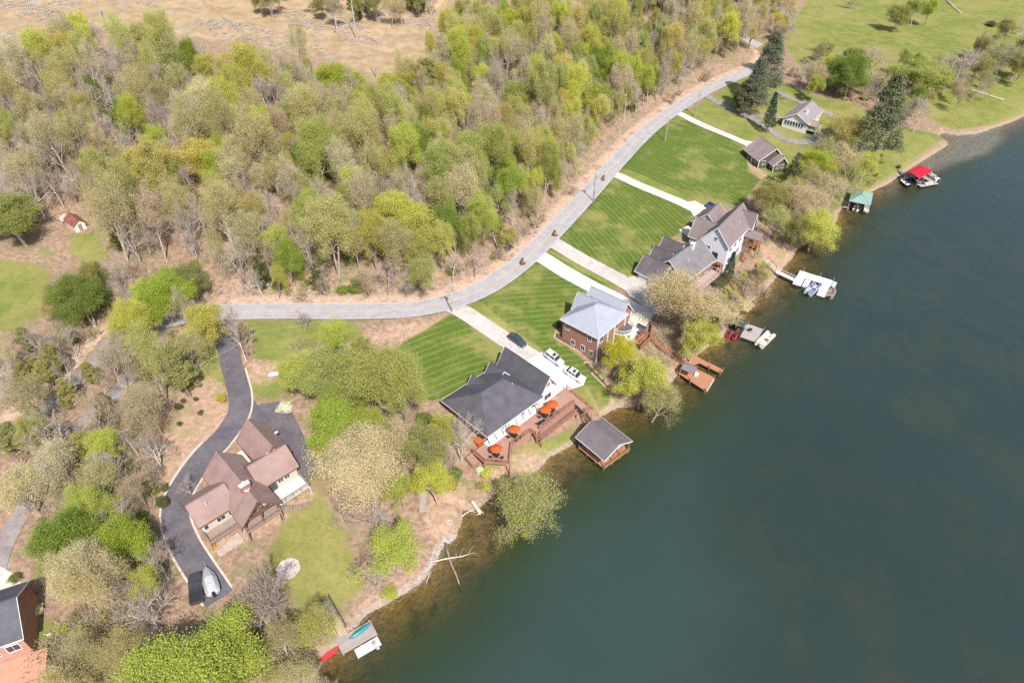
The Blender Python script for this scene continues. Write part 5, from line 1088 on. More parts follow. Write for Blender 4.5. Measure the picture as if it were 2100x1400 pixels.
h.win(11, 1.78, 6.2, '-y', 1.3, 1.2); h.win(14, 1.78, 6.2, '-y', 1.3, 1.2); h.win(10, 1.78, 4.6, '-y', 1.0, .8); h.door(5.5, 1.78, 6.15, '-y', 1.6, 2.0, GLASS, 'patio_door', 1)
ch = h.boxp('chimney', 6.6, 7.7, 3.7, 4.5, 8.6, 10.9, WHITE); h.boxp('chimney_cap', 6.5, 7.8, 3.6, 4.6, 10.9, 11.0, mat('cap_concrete', (.6, .56, .5)), ch)

# ---- brick house at the picture's lower left corner
BPK = brickmat('salmon_brick', (.50, .23, .16), (.58, .29, .21), (.55, .42, .36)); RBG = shingle('slate_grey_shingles', (.115, .11, .125), .25)
ax_, ay_ = PZ(46, 1308, 10.6); h = House('corner_house', 'salmon brick house with a slate-grey roof, cut off by the picture\'s edge', (ax_, ay_), 24, H(ax_, ay_))
h.gable(-13, -.3, .3, 9.0, 10.6, 13.4, 'x', BPK, RBG, .35, fascia=WHITE, base=-3, ovg=.35)
for x_ in (-1.8, -4.2, -6.6): h.win(x_, .28, 8.2, '-y', 1.5, 1.3)
h.deck([(-13, -4.5), (1.4, -4.5), (1.4, .25), (-13, .25)], 6.6, mat('salmon_terrace', (.58, .30, .21), .12), name='terrace', posts=False, th=3); h.boxp('terrace_wall', -13, 1.45, -4.75, -4.52, 4, 7.2, BPK)

# ---- rusty shed above the meadow
h_ = G(160, 466); h = House('shed', 'small shed with a rusty tin roof and a white gable wall', h_[:2], -40, h_[2], 'shed')
RUST = mat('rusty_tin', (.25, .075, .06), .35, .8, .6, col2=(.36, .16, .12))
h.gable(-2.6, 2.0, -1.25, 1.25, h_[2] + 1.8, h_[2] + 2.7, 'x', boards('whitewash', (.78, .74, .64), 1, .2, .1), RUST, .35); h.door(2.02, 0, h_[2], '+x', .8, 1.6, mat('grey_door', (.3, .27, .25)))
h.gable(-4.4, -2.7, -1.7, .8, h_[2] + 1.5, h_[2] + 2.0, 'x', mat('weathered_board', (.35, .28, .24)), mat('pale_tin', (.62, .5, .47), .15, rough=.5), .3)

# ---------------------------------------------------------------- docks and boats
def at(O, phi, lx, ly): c, s = math.cos(R(phi)), math.sin(R(phi)); return O[0] + c * lx - s * ly, O[1] + s * lx + c * ly
class Thing(House):
    def __init__(s, name, label, O, phi, z, cat, group=None):
        s.e = empty(name, (O[0], O[1], z), R(phi), label, cat, group); s.z = 0.0
    def planks(s, x0, x1, y0, y1, z, m, axis='x', w=.9, th=.12):
        """deck sections side by side, each its own piece"""
        n = max(1, round((x1 - x0 if axis == 'x' else y1 - y0) / w))
        for i in range(n):
            g = .015
            if axis == 'x': a, b = x0 + (x1 - x0) * i / n + g, x0 + (x1 - x0) * (i + 1) / n - g; s.part(MB().box(a, b, y0, y1, z - th, z), 'deck_section', m)
            else: a, b = y0 + (y1 - y0) * i / n + g, y0 + (y1 - y0) * (i + 1) / n - g; s.part(MB().box(x0, x1, a, b, z - th, z), 'deck_section', m)
    def pile(s, x, y, z1, m, z0=-3.5, r=.12, name='pile'): return s.part(MB().tube([(x, y, z0), (x, y, z1)], r, 7), name, m)
GREYW = boards('grey_weathered_wood', (.40, .345, .315), 1, .15, .2); GREYW2 = boards('grey_boards_across', (.44, .385, .35), 1, .22, .16); PINEW = boards('new_pine', (.58, .45, .30), 1, .15, .12); METG = mat('galvanised', (.55, .55, .56), .1, rough=.45, metal=.6)
BLK = mat('black_plastic', (.03, .03, .033), .2, rough=.5); RUBBER = mat('rubber', (.02, .02, .021), .2, rough=.85); ALU = mat('aluminium', (.62, .62, .64), .08, rough=.35, metal=.5)

t = Thing('fishing_dock', 'weathered grey dock with a wooden walkway below the lawn, a canoe lying on it', PZ(*(560 + 655/5, 1120 + 985/5), .6), 33, 0, 'dock')
t.planks(0, 5.6, -2.1, .5, .62, GREYW, 'y', .33)
for x_ in (.2, 2.8, 5.4):
    for y_ in (-2.0, .4): t.pile(x_, y_, 1.0 if y_ > 0 else .7, GREYW)
for i_ in range(22):   # walkway treads climb the bank
    f = i_ / 21; wx_, wy_ = at(PZ(691, 1317, .6), 33, 1.2 - .6 * f, .66 + i_ * .26); wz_ = max(.60 + f * 1.75, H(wx_, wy_) + .18); t.part(MB().box(.15 - .55 * f + .55, 1.55 - .75 * f + .35, .55 + i_ * .26, .78 + i_ * .26, wz_ - .06, wz_), 'walkway_board', PINEW if i_ < 13 else GREYW)
for x_ in (.5, 1.75): t.part(MB().bar((x_, .4, .42), (x_ - .5, 6.2, 2.2), .12, .18), 'stringer', GREYW)
t.rail([(.35, .7, .3), (-.05, 4.2, 1.5)], .6, PINEW, h=.85, bal=False); t.rail([(2.0, 1.2, .45), (1.5, 6.0, 2.0)], .6, mat('dark_rail', (.12, .09, .07)), h=.85, bal=False)
def canoe(name, label, O, phi, z, L, m, m2, cat):
    t = Thing(name, label, O, phi, z, cat); rings = []; inn = []
    for f in np.linspace(-1, 1, 11):
        w = .42 * (1 - abs(f) ** 2.2) + .02; sh = .10 * abs(f) ** 2
        rings.append([(f * L / 2, w * math.sin(a), .36 + sh - (.36 * math.cos(a / 1.0) if abs(a) < 1.571 else 0)) for a in np.linspace(-1.57, 1.57, 9)])
        inn.append([(f * L / 2 * .96, w * .82 * math.sin(a), .375 + sh - .22 * math.cos(a)) for a in np.linspace(-1.57, 1.57, 9)])
    t.part(MB().loft(rings), 'hull', m, fix=True); t.part(MB().loft(inn, cap=False), 'inside', m2)
    for x_ in (-L * .24, L * .24): t.part(MB().box(x_ - .14, x_ + .14, -.34, .34, .30, .335), 'seat', m2)
    g = MB(); [g.tube([(r[k][0], r[k][1], r[k][2] + .015) for r in rings], .025, 5) for k in (0, 8)]; t.part(g, 'gunwale', m2); return t
TEAL = paint('teal_gelcoat', (.02, .22, .25), .35, .3); c_, s_ = math.cos(R(33)), math.sin(R(33)); O_ = PZ(560 + 655/5, 1120 + 985/5, .6)
tl = canoe('canoe', 'teal canoe lying upside down on the grey dock', at(O_, 33, 3.6, -.25), 42, 1.02, 3.7, TEAL, mat('pale_teal', (.18, .42, .45)), 'canoe'); tl.e.rotation_euler = (math.pi, 0, R(42))
canoe('kayak', 'red and white kayak moored beside the grey dock', at(O_, 33, -1.9, -.95), 40, .0, 4.2, paint('red_gelcoat', (.55, .03, .04), .35, .3), mat('kayak_red_inside', (.62, .05, .06)), 'kayak')
t = Thing('swim_platform', 'pale floating swim platform with a ladder off the grey dock', at(O_, 33, 1.7, -2.2), 33, 0, 'platform')
t.planks(0, 3.8, -1.5, 0, .34, mat('pale_grey_composite', (.60, .57, .56), .1), 'x', .95, .2); t.part(MB().box(.1, 3.7, -1.4, -.1, -.2, .13), 'float', BLK)
ld = MB(); [ld.bar((x_, -1.5, .1), (x_, -2.0, .5), .05) for x_ in (2.9, 3.3)]; [ld.bar((2.9, -1.6 - .13 * i, .2 + .1 * i), (3.3, -1.6 - .13 * i, .2 + .1 * i), .04) for i in range(4)]; t.part(ld, 'ladder', WHITE)
t.part(MB().box(2.6, 3.2, -.9, -.3, .345, .36), 'logo_mat', mat('grey_mat', (.3, .36, .34)))

# boathouse in front of the deck house
RBH = shingle('greyplum_shingles', (.165, .145, .15), .2); OW = mat('orange_wood', (.40, .19, .095), .2); OD = boards('orange_brown_deck', (.42, .22, .13), 0, .15, .14)
O_ = PZ(880 + 1680/4.666, 680 + 1230/4.666, 3.6); t = Thing('boathouse', 'timber boathouse with a grey-plum gable roof standing in the shallows', O_, 40, 0, 'boathouse')
t.gable(.5, 7.0, .4, 7.2, 3.5, 5.0, 'y', OW, RBH, .5, wm=False, fascia=WHITE, ovg=.4)
t.part(MB().add([(.5, .45, 3.5), (7.0, .45, 3.5), (3.75, .45, 4.95), (.5, .55, 3.5), (7.0, .55, 3.5), (3.75, .55, 4.95)], [(0, 1, 2), (5, 4, 3), (0, 3, 4, 1), (1, 4, 5, 2), (2, 5, 3, 0)]), 'gable_board', mat('pinkish_white', (.68, .58, .52)))
t.planks(.4, 7.4, .2, 2.0, .75, OD, 'x', .7); t.planks(.4, 1.5, 2.0, 7.0, .75, OD, 'y', .8); t.planks(6.3, 7.4, 2.0, 7.0, .75, OD, 'y', .8)
for x_ in (.55, 2.8, 5.0, 7.1):
    t.pile(x_, .4, 3.45, OW, r=.11, name='post')
    t.part(MB().bar((x_, .4, 2.6), (x_ + .7 if x_ < 7 else x_ - .7, .42, 3.4), .1), 'brace', OW)
for y_ in (2.6, 4.8, 7.0):
    for x_ in (.55, 7.0): t.pile(x_, y_, 3.45, OW, r=.11, name='post')
t.part(MB().bar((.5, 2.6, .9), (.5, 6.9, 3.2), .12), 'brace', OW); t.part(MB().bar((.5, 6.9, .9), (.5, 2.6, 3.2), .11), 'brace', OW)
t.rail([(.45, .25), (7.35, .25)], .75, OW, h=.6, bal=False); t.boxp('cross_beam', .4, 7.2, 6.9, 7.05, 3.2, 3.45, OW)
g0 = at(O_, 40, 5.5, 7.4); t = Thing('gangplank', 'narrow brown footbridge from the boathouse to the deck stairs', g0, 130, 0, 'footbridge')
t.planks(0, 4.6, -.6, .6, .95, OD, 'x', .5); t.rail([(0, -.55), (4.6, -.55)], .95, DRAIL, bal=False); [t.pile(2.2, y_, .8, DRAIL) for y_ in (-.5, .5)]

# orange-brown walkway and dock
O_ = PZ(1100 + 1490/5.185, 560 + 1040/5.185, .8); ORD = boards('terracotta_deck', (.46, .215, .125), 0, .15, .1); ORR = mat('terracotta_rail', (.42, .18, .10), .15)
t = Thing('slip_dock', 'terracotta-stained dock with a boat slip and a grey canopy', O_, -33, 0, 'dock')
t.deck([(0, -.2), (7.4, -2.4), (7.6, 2.5), (3.2, 3.0), (2.6, 3.5), (2.6, 4.6), (3.2, 5.2), (8.1, 4.6), (8.3, 5.9), (1.5, 6.9), (.6, 4.3), (.2, 2.4)], .8, ORD, posts=False, th=.25)
for x_, y_ in ((.2, 0), (3.6, -1.3), (7.3, -2.3), (7.5, 2.4), (8.1, 4.7), (8.2, 5.8), (5, 6.3), (1.6, 6.8), (5.5, 4.95)): t.pile(x_, y_, 1.5, ORR, r=.1)
cn = mat('grey_canvas', (.20, .185, .20), .12)
def canopy(t, x0, x1, y0, y1, ze, zr, m, axis='x'):
    ym, xm = (y0 + y1) / 2, (x0 + x1) / 2
    v = [(x0, y0, ze), (x1, y0, ze), (x1, y1, ze), (x0, y1, ze)] + ([(x0 + .3, ym, zr), (x1 - .3, ym, zr)] if axis == 'x' else [(xm, y0 + .3, zr), (xm, y1 - .3, zr)])
    f = [(0, 1, 5, 4), (1, 2, 5), (2, 3, 4, 5), (3, 0, 4)] if axis == 'x' else [(0, 1, 4), (1, 2, 5, 4), (2, 3, 5), (3, 0, 4, 5)]
    v2 = v + [(a, b, c - .05) for a, b, c in v]; f2 = f + [tuple(i + 6 for i in reversed(q)) for q in f] + [(0, 6, 7, 1), (1, 7, 8, 2), (2, 8, 9, 3), (3, 9, 6, 0)]
    o = t.part(MB().add(v2, f2), 'canopy', m, fix=True)
    for x, y in ((x0 + .1, y0 + .1), (x1 - .1, y0 + .1), (x1 - .1, y1 - .1), (x0 + .1, y1 - .1)): t.part(MB().tube([(x, y, .5), (x, y, ze)], .05, 6), 'canopy_post', METG)
    return o
canopy(t, 1.0, 3.8, -1.2, 1.3, 2.9, 3.7, cn)
t.boxp('storage_box', 3.7, 4.4, .5, 1.5, .82, 1.3, WHITE); [t.boxp('bumper', 7.55, 7.75, -2 + k_ * .75, -1.75 + k_ * .75, .3, .8, WHITE) for k_ in range(6)]
t = Thing('timber_walkway', 'terracotta timber walkway stepping down the bank to the slip dock', O_, -33, 0, 'walkway')
for (a, b, n_) in (((-9.8, 0, 4.0), (-9.3, 4.8, 3.8), 9), ((-9.3, 4.8, 3.8), (-5.1, 2.9, 3.0), 9), ((-5.1, 2.9, 3.0), (.3, 2.9, .95), 12)):
    a, b = np.array(a), np.array(b); d = (b - a) / np.linalg.norm((b - a)[:2]); nrm = np.array([-d[1], d[0], 0]) * .65
    for k_ in range(n_):
        p, q_ = a + (b - a) * (k_ + .02) / n_, a + (b - a) * (k_ + .98) / n_; zm = (p[2] + q_[2]) / 2; p[2] = q_[2] = zm
        t.part(MB().loft([[p - nrm, p + nrm, p + nrm - [0, 0, .1], p - nrm - [0, 0, .1]], [q_ - nrm, q_ + nrm, q_ + nrm - [0, 0, .1], q_ - nrm - [0, 0, .1]]]), 'walkway_board', ORD, fix=True)
    for sg in (-1, 1): t.rail([(*(a + nrm * sg)[:2], a[2]), (*(b + nrm * sg)[:2], b[2])], 0, ORR, h=.9, bal=False)

def pontoon(name, label, O, phi, L, Wd, fence, floor, seat, cons=True, z=0):
    t = Thing(name, label, O, phi, z, 'pontoon boat')
    for y_ in (-Wd * .32, Wd * .32): t.part(MB().tube([(-L/2, y_, .12), (-L/2 + .3, y_, .1), (L/2 - .6, y_, .1), (L/2 - .1, y_, .3)], [.2, .27, .27, .05], 10), 'pontoon', ALU)
    t.boxp('floor', -L/2, L/2 - .2, -Wd/2, Wd/2, .42, .5, floor)
    for x0, x1, y0, y1 in ((-L/2 + .3, L/2 - .3, -Wd/2, -Wd/2 + .05), (-L/2 + .3, L/2 - .3, Wd/2 - .05, Wd/2), (L/2 - .32, L/2 - .27, -Wd/2, -.4), (L/2 - .32, L/2 - .27, .4, Wd/2), (-L/2 + .3, -L/2 + .35, -Wd/2, Wd/2)): t.boxp('fence_panel', x0, x1, y0, y1, .55, 1.05, fence)
    for x0, x1, y0, y1 in ((L*.08, L*.42, Wd*.22, Wd*.45), (L*.08, L*.42, -Wd*.45, -Wd*.22), (-L*.42, -L*.2, -Wd*.45, Wd*.1)):
        o = t.boxp('bench', x0, x1, y0, y1, .5, .85, seat); t.boxp('cushion', x0 + .04, x1 - .04, y0 + .04, y1 - .04, .85, .95, seat, o)
    if cons: o = t.boxp('console', -.3, .25, -Wd*.42, -Wd*.12, .5, 1.25, fence); t.part(MB().tube([(-.4, -Wd*.27, 1.15), (-.46, -Wd*.27, 1.2)], .18, 10), 'steering_wheel', BLK, o)
    m_ = t.boxp('outboard_motor', -L/2 - .55, -L/2 - .1, -.2, .2, .5, 1.1, BLK); t.boxp('motor_leg', -L/2 - .4, -L/2 - .25, -.06, .06, -.4, .5, BLK, m_); return t
def bassboat(name, label, O, phi, L, Wd, m, m2, z=0):
    t = Thing(name, label, O, phi, z, 'boat'); rings = []
    for f in np.linspace(0, 1, 9):
        w = Wd / 2 * (1 - max(0, f - .55) ** 2 * 3.6) ; w = max(w, .06); rings.append([(f * L - L/2, -w, .55), (f * L - L/2, -w * .8, .05 + .25 * max(0, f - .7)), (f * L - L/2, 0, -.1 + .6 * max(0, f - .7)), (f * L - L/2, w * .8, .05 + .25 * max(0, f - .7)), (f * L - L/2, w, .55)])
    t.part(MB().loft(rings), 'hull', m, fix=True)
    t.part(MB().loft([[(r[0][0], r[0][1] * .93, .56), (r[0][0], r[4][1] * .93, .56), (r[0][0], r[4][1] * .93, .60), (r[0][0], r[0][1] * .93, .60)] for r in rings[1:]]), 'foredeck', m2, fix=True)
    for x_, y_ in ((-L*.18, -.35), (-L*.18, .35), (L*.05, -.35), (L*.25, 0)):
        o = t.boxp('seat', x_ - .22, x_ + .22, y_ - .24, y_ + .24, .6, .78, m); t.boxp('seat_back', x_ - .28, x_ - .2, y_ - .24, y_ + .24, .78, 1.15, m, o)
    t.boxp('console', .12, .5, -.6, -.15, .6, 1.0, m); t.boxp('outboard_motor', -L/2 - .45, -L/2 + .05, -.18, .18, .3, 1.05, BLK); t.part(MB().bar((L*.4, .2, .7), (L*.32, .9, .75), .07), 'trolling_motor', BLK); return t
def jetski(name, label, O, phi, m, z=0, group=None):
    t = Thing(name, label, O, phi, z, 'jet ski', group); t.part(MB().loft([[(x, -w, .35), (x, -w * .7, 0), (x, w * .7, 0), (x, w, .35), (x, w * .5, .35 + hgt), (x, -w * .5, .35 + hgt)] for x, w, hgt in ((-1.4, .42, .05), (-.9, .5, .12), (0, .52, .2), (.6, .45, .3), (1.1, .28, .2), (1.45, .05, .05))]), 'hull', m, fix=True)
    t.part(MB().loft([[(x, -.17, .45), (x, .17, .45), (x, .12, zt), (x, -.12, zt)] for x, zt in ((-1.1, .62), (-.5, .8), (.1, .72), (.35, .68))]), 'seat', BLK, fix=True); t.part(MB().bar((.4, -.38, .95), (.4, .38, .95), .05), 'handlebar', BLK); return t

# dock with the black canopy
O_ = PZ(1460 + 305/5.383, 480 + 1110/5.383, .5); t = Thing('canopy_dock', 'grey floating dock with a black peaked canopy', O_, -33, 0, 'dock')
t.planks(.3, 4.0, -.6, 5.0, .5, GREYW2, 'y', .46); t.planks(-3.4, .3, 3.2, 4.4, .5, GREYW2, 'x', .6); t.part(MB().box(.4, 3.9, -.5, 4.9, -.2, .36), 'float', BLK); t.part(MB().box(-3.3, .2, 3.3, 4.3, -.2, .36), 'float', BLK)
canopy(t, -3.2, .4, .4, 3.4, 2.4, 3.3, mat('black_canvas', (.06, .055, .06), .15))
[t.pile(x_, y_, 1.2, METG, r=.07) for x_, y_ in ((.35, 5.1), (4.1, 5.1), (4.1, -.7), (-3.4, 4.5), (.35, -.7))]
a_ = at(O_, -33, -2.1, -.5); jetski('jet_ski', 'red jet ski under the canopy dock\'s edge, nearer the bank', a_, 60, paint('jet_red', (.42, .02, .05), .3, .5)); a_ = at(O_, -33, -.7, -.7); jetski('jet_ski', 'red and black jet ski nearer the dock\'s deck', a_, 60, paint('jet_red', (.42, .02, .05), .3, .5))
a_ = at(O_, -33, 1.6, 2.4); t = Thing('patio_table', 'small dark table on the canopy dock', a_, 10, .5, 'table'); t.part(MB().tube([(0, 0, .68), (0, 0, .72)], .5, 12), 'table_top', BLK); [t.part(MB().bar((x_ * .35, y_ * .35, 0), (x_ * .25, y_ * .25, .68), .05), 'leg', BLK) for x_ in (-1, 1) for y_ in (-1, 1)]
a_ = at(O_, -33, 5.5, 1.4); pontoon('pontoon_boat', 'cream pontoon boat moored outside the canopy dock', a_, 57 - 10, 6.2, 2.2, mat('cream_panel', (.72, .68, .58), .08), mat('cream_floor', (.66, .58, .48), .1), mat('cream_vinyl', (.74, .70, .62), .08))

# white U-shaped dock with a gangway
O_ = PZ(1460 + 890/5.383, 480 + 545/5.383, .6); WD = boards('white_deck_boards', (.80, .80, .80), 0, .3, .03); t = Thing('white_dock', 'white U-shaped floating dock around a pontoon boat', O_, -33, 0, 'dock')
t.planks(0, 2.0, 0, 7.0, .6, WD, 'y', 1.2); t.planks(2.0, 8.3, 4.1, 6.9, .6, WD, 'x', 1.3); t.planks(6.3, 8.2, -1.6, 4.1, .6, WD, 'y', 1.2)
for x0, x1, y0, y1 in ((.1, 1.9, .1, 6.8), (2.0, 8.2, 4.2, 6.8), (6.4, 8.1, -1.5, 4.1)): t.part(MB().box(x0, x1, y0, y1, -.25, .46), 'float', mat('dark_float', (.06, .06, .065)))
[t.pile(x_, y_, 1.7, METG, r=.06) for x_, y_ in ((.8, 7.1), (8.4, 6.6), (5.0, 7.0), (-.1, 2.5))]; t.boxp('kayak_launch', 8.45, 9.3, 4.6, 6.8, .2, .45, WHITE)
t = Thing('gangway', 'white truss gangway from the bank to the white dock', O_, -33, 0, 'gangway'); t.part(MB().loft([[(-4.9, 1.2, 1.55), (-4.9, 2.2, 1.55), (-4.9, 2.2, 1.4), (-4.9, 1.2, 1.4)], [.0, 0, 0] and [(.1, 1.1, .72), (.1, 2.1, .72), (.1, 2.1, .6), (.1, 1.1, .6)]]), 'walk_deck', WD, fix=True)
for y_ in (1.15, 2.15):
    t.part(MB().bar((-4.9, y_, 2.4), (.1, y_ - .1, 1.6), .06), 'top_rail', WHITE)
    for k_ in range(7): x_ = -4.9 + k_ * .8; z_ = 1.5 - k_ * .13; t.part(MB().bar((x_, y_, z_), (x_ + .4, y_, z_ + .85), .05), 'truss_bar', WHITE)
t = Thing('bank_stairs', 'pale steps climbing the bank from the gangway', O_, -33, 0, 'stairs')
for k_ in range(10): f = k_ / 9; t.boxp('stair_tread', -5.2 - 2.6 * f - .3, -5.2 - 2.6 * f, 1.5, 2.6, 1.5 + 1.6 * f, 1.58 + 1.6 * f, mat('pinkish_tread', (.62, .54, .53)))
t.rail([(-5.2, 1.45, 0), (-7.9, 1.45, 1.7)], 1.6, WHITE, bal=False); t.rail([(-5.2, 2.65, 0), (-7.9, 2.65, 1.7)], 1.6, mat('red_rail', (.45, .12, .07)), bal=False)
a_ = at(O_, -33, 4.9, .3); pontoon('pontoon_boat', 'blue-grey pontoon boat inside the white dock\'s slip', a_, 47, 5.6, 2.2, mat('bluegrey_panel', (.48, .50, .62), .1), mat('bluegrey_floor', (.45, .44, .52), .1), mat('navy_vinyl', (.20, .21, .32), .2))
a_ = at(O_, -33, 2.9, 2.3); t = Thing('jet_ski_float', 'white jet ski lift floating in the dock\'s slip', a_, 57, 0, 'float'); [t.boxp('float_block', -1.6 + k_ * 1.1, -.55 + k_ * 1.1, -.65, .65, .05, .45, WHITE) for k_ in range(3)]; t.boxp('cradle', -1.4, 1.3, -.2, .2, .46, .6, mat('cream_panel', (.72, .68, .58), .08))
CAMO = mat('camouflage_hull', (.20, .145, .12), .6, 1.6, .6, col2=(.44, .36, .30)); a_ = at(O_, -33, 9.2, 1.6); bassboat('fishing_boat', 'camouflage brown fishing boat moored outside the white dock', a_, 57, 5.0, 1.8, CAMO, mat('camo_deck', (.34, .27, .23), .5, 2.0, col2=(.5, .42, .36)))

# green-roofed and red-roofed docks
O_ = PZ(1680 + 380/7.5, 300 + 890/7.5, .5); t = Thing('green_roof_dock', 'boat dock under a pale green hipped metal roof', O_, -27, 0, 'dock'); GRM = boards('green_metal', (.25, .37, .32), 0, .4, .06, .45)
t.hip(1.2, 6.6, -2.6, 5.2, 3.2, 4.6, GRM, GRM, .25, base=3.05); [t.pile(x_, y_, 3.1, METG, r=.09, name='post') for x_ in (1.3, 6.5) for y_ in (-2.5, 1.3, 5.1)]
t.planks(-.2, 1.6, -2.2, 4.6, .5, GREYW, 'y', .8); t.planks(5.6, 7.0, -2.2, 4.6, .5, GREYW, 'y', .8); t.planks(1.6, 5.6, 3.4, 4.6, .5, GREYW, 'x', .8)
[t.boxp('lounge_chair', x_ - .3, x_ + .3, -2.0, -.6, .52, .8, WHITE) for x_ in (5.95, 6.6)]; t.part(MB().bar((-4.6, 1.6, 1.3), (-.3, 1.2, .55), 1.0, .1), 'gangway', GREYW)
a_ = at(O_, -27, 3.4, .2); bassboat('runabout', 'white runabout sheltered under the green roof', a_, 66, 4.6, 1.8, paint('boat_white', (.75, .74, .73), .3, .4), mat('boat_interior', (.35, .28, .27)))
O_ = PZ(1680 + 1450/7.5, 300 + 560/7.5, .5); t = Thing('red_roof_dock', 'boat dock under a bright red arched canopy', O_, 18, 0, 'dock'); REDC = mat('red_canvas', (.62, .012, .03), .08, rough=.6)
rg = [[(-.9 + 7.4 * f - .8 * g, -2.1 + 2.5 * f + 4.9 * g, 3.0 + .6 * math.sin(math.pi * g)) for g in np.linspace(0, 1, 9)] for f in (0, .5, 1)]
mb = MB(); mb.add([p for r in rg for p in r] + [(x, y, z - .06) for r in rg for x, y, z in r], [(i * 9 + k, i * 9 + k + 1, i * 9 + 10 + k, i * 9 + 9 + k) for i in range(2) for k in range(8)] + [(27 + i * 9 + k, 27 + i * 9 + 9 + k, 27 + i * 9 + 10 + k, 27 + i * 9 + k + 1) for i in range(2) for k in range(8)]); t.part(mb, 'canopy', REDC)
[t.pile(x_, y_, 3.1, METG, r=.08, name='post') for x_, y_ in ((-.7, -1.9), (6.2, .4), (-1.4, 2.6), (5.5, 4.9), (2.7, -.8), (2.0, 3.7))]
t.planks(.2, 7.0, -3.0, -1.2, .5, GREYW2, 'x', .7); t.planks(5.4, 7.0, -1.2, 3.0, .5, GREYW2, 'y', .8); t.planks(-1.4, 5.4, 3.0, 4.2, .5, GREYW2, 'x', .8); [t.boxp('deck_chair', 2.6 + k_ * .9, 3.15 + k_ * .9, -2.6, -1.5, .52, .9, WHITE) for k_ in range(3)]
t.part(MB().bar((.3, 8.6, 1.15), (1.6, 4.2, .55), 1.0, .1), 'gangway', mat('dark_gangway', (.16, .15, .15)))
a_ = at(O_, 18, 8.6, .9); pontoon('pontoon_boat', 'white pontoon boat beyond the red canopy', a_, 100, 4.6, 1.7, mat('cream_panel', (.72, .68, .58), .08), WHITE, WHITE); a_ = at(O_, 18, -2.4, .8); bassboat('ski_boat', 'dark blue boat moored beside the red-canopied dock', a_, 100, 4.4, 1.7, paint('navy_hull', (.025, .03, .06), .3, .5), WHITE); a_ = at(O_, 18, 2.4, .8); bassboat('ski_boat', 'black boat under the red canopy', a_, 100, 4.6, 1.8, paint('black_hull', (.02, .02, .025), .3, .5), mat('boat_interior', (.35, .28, .27)))

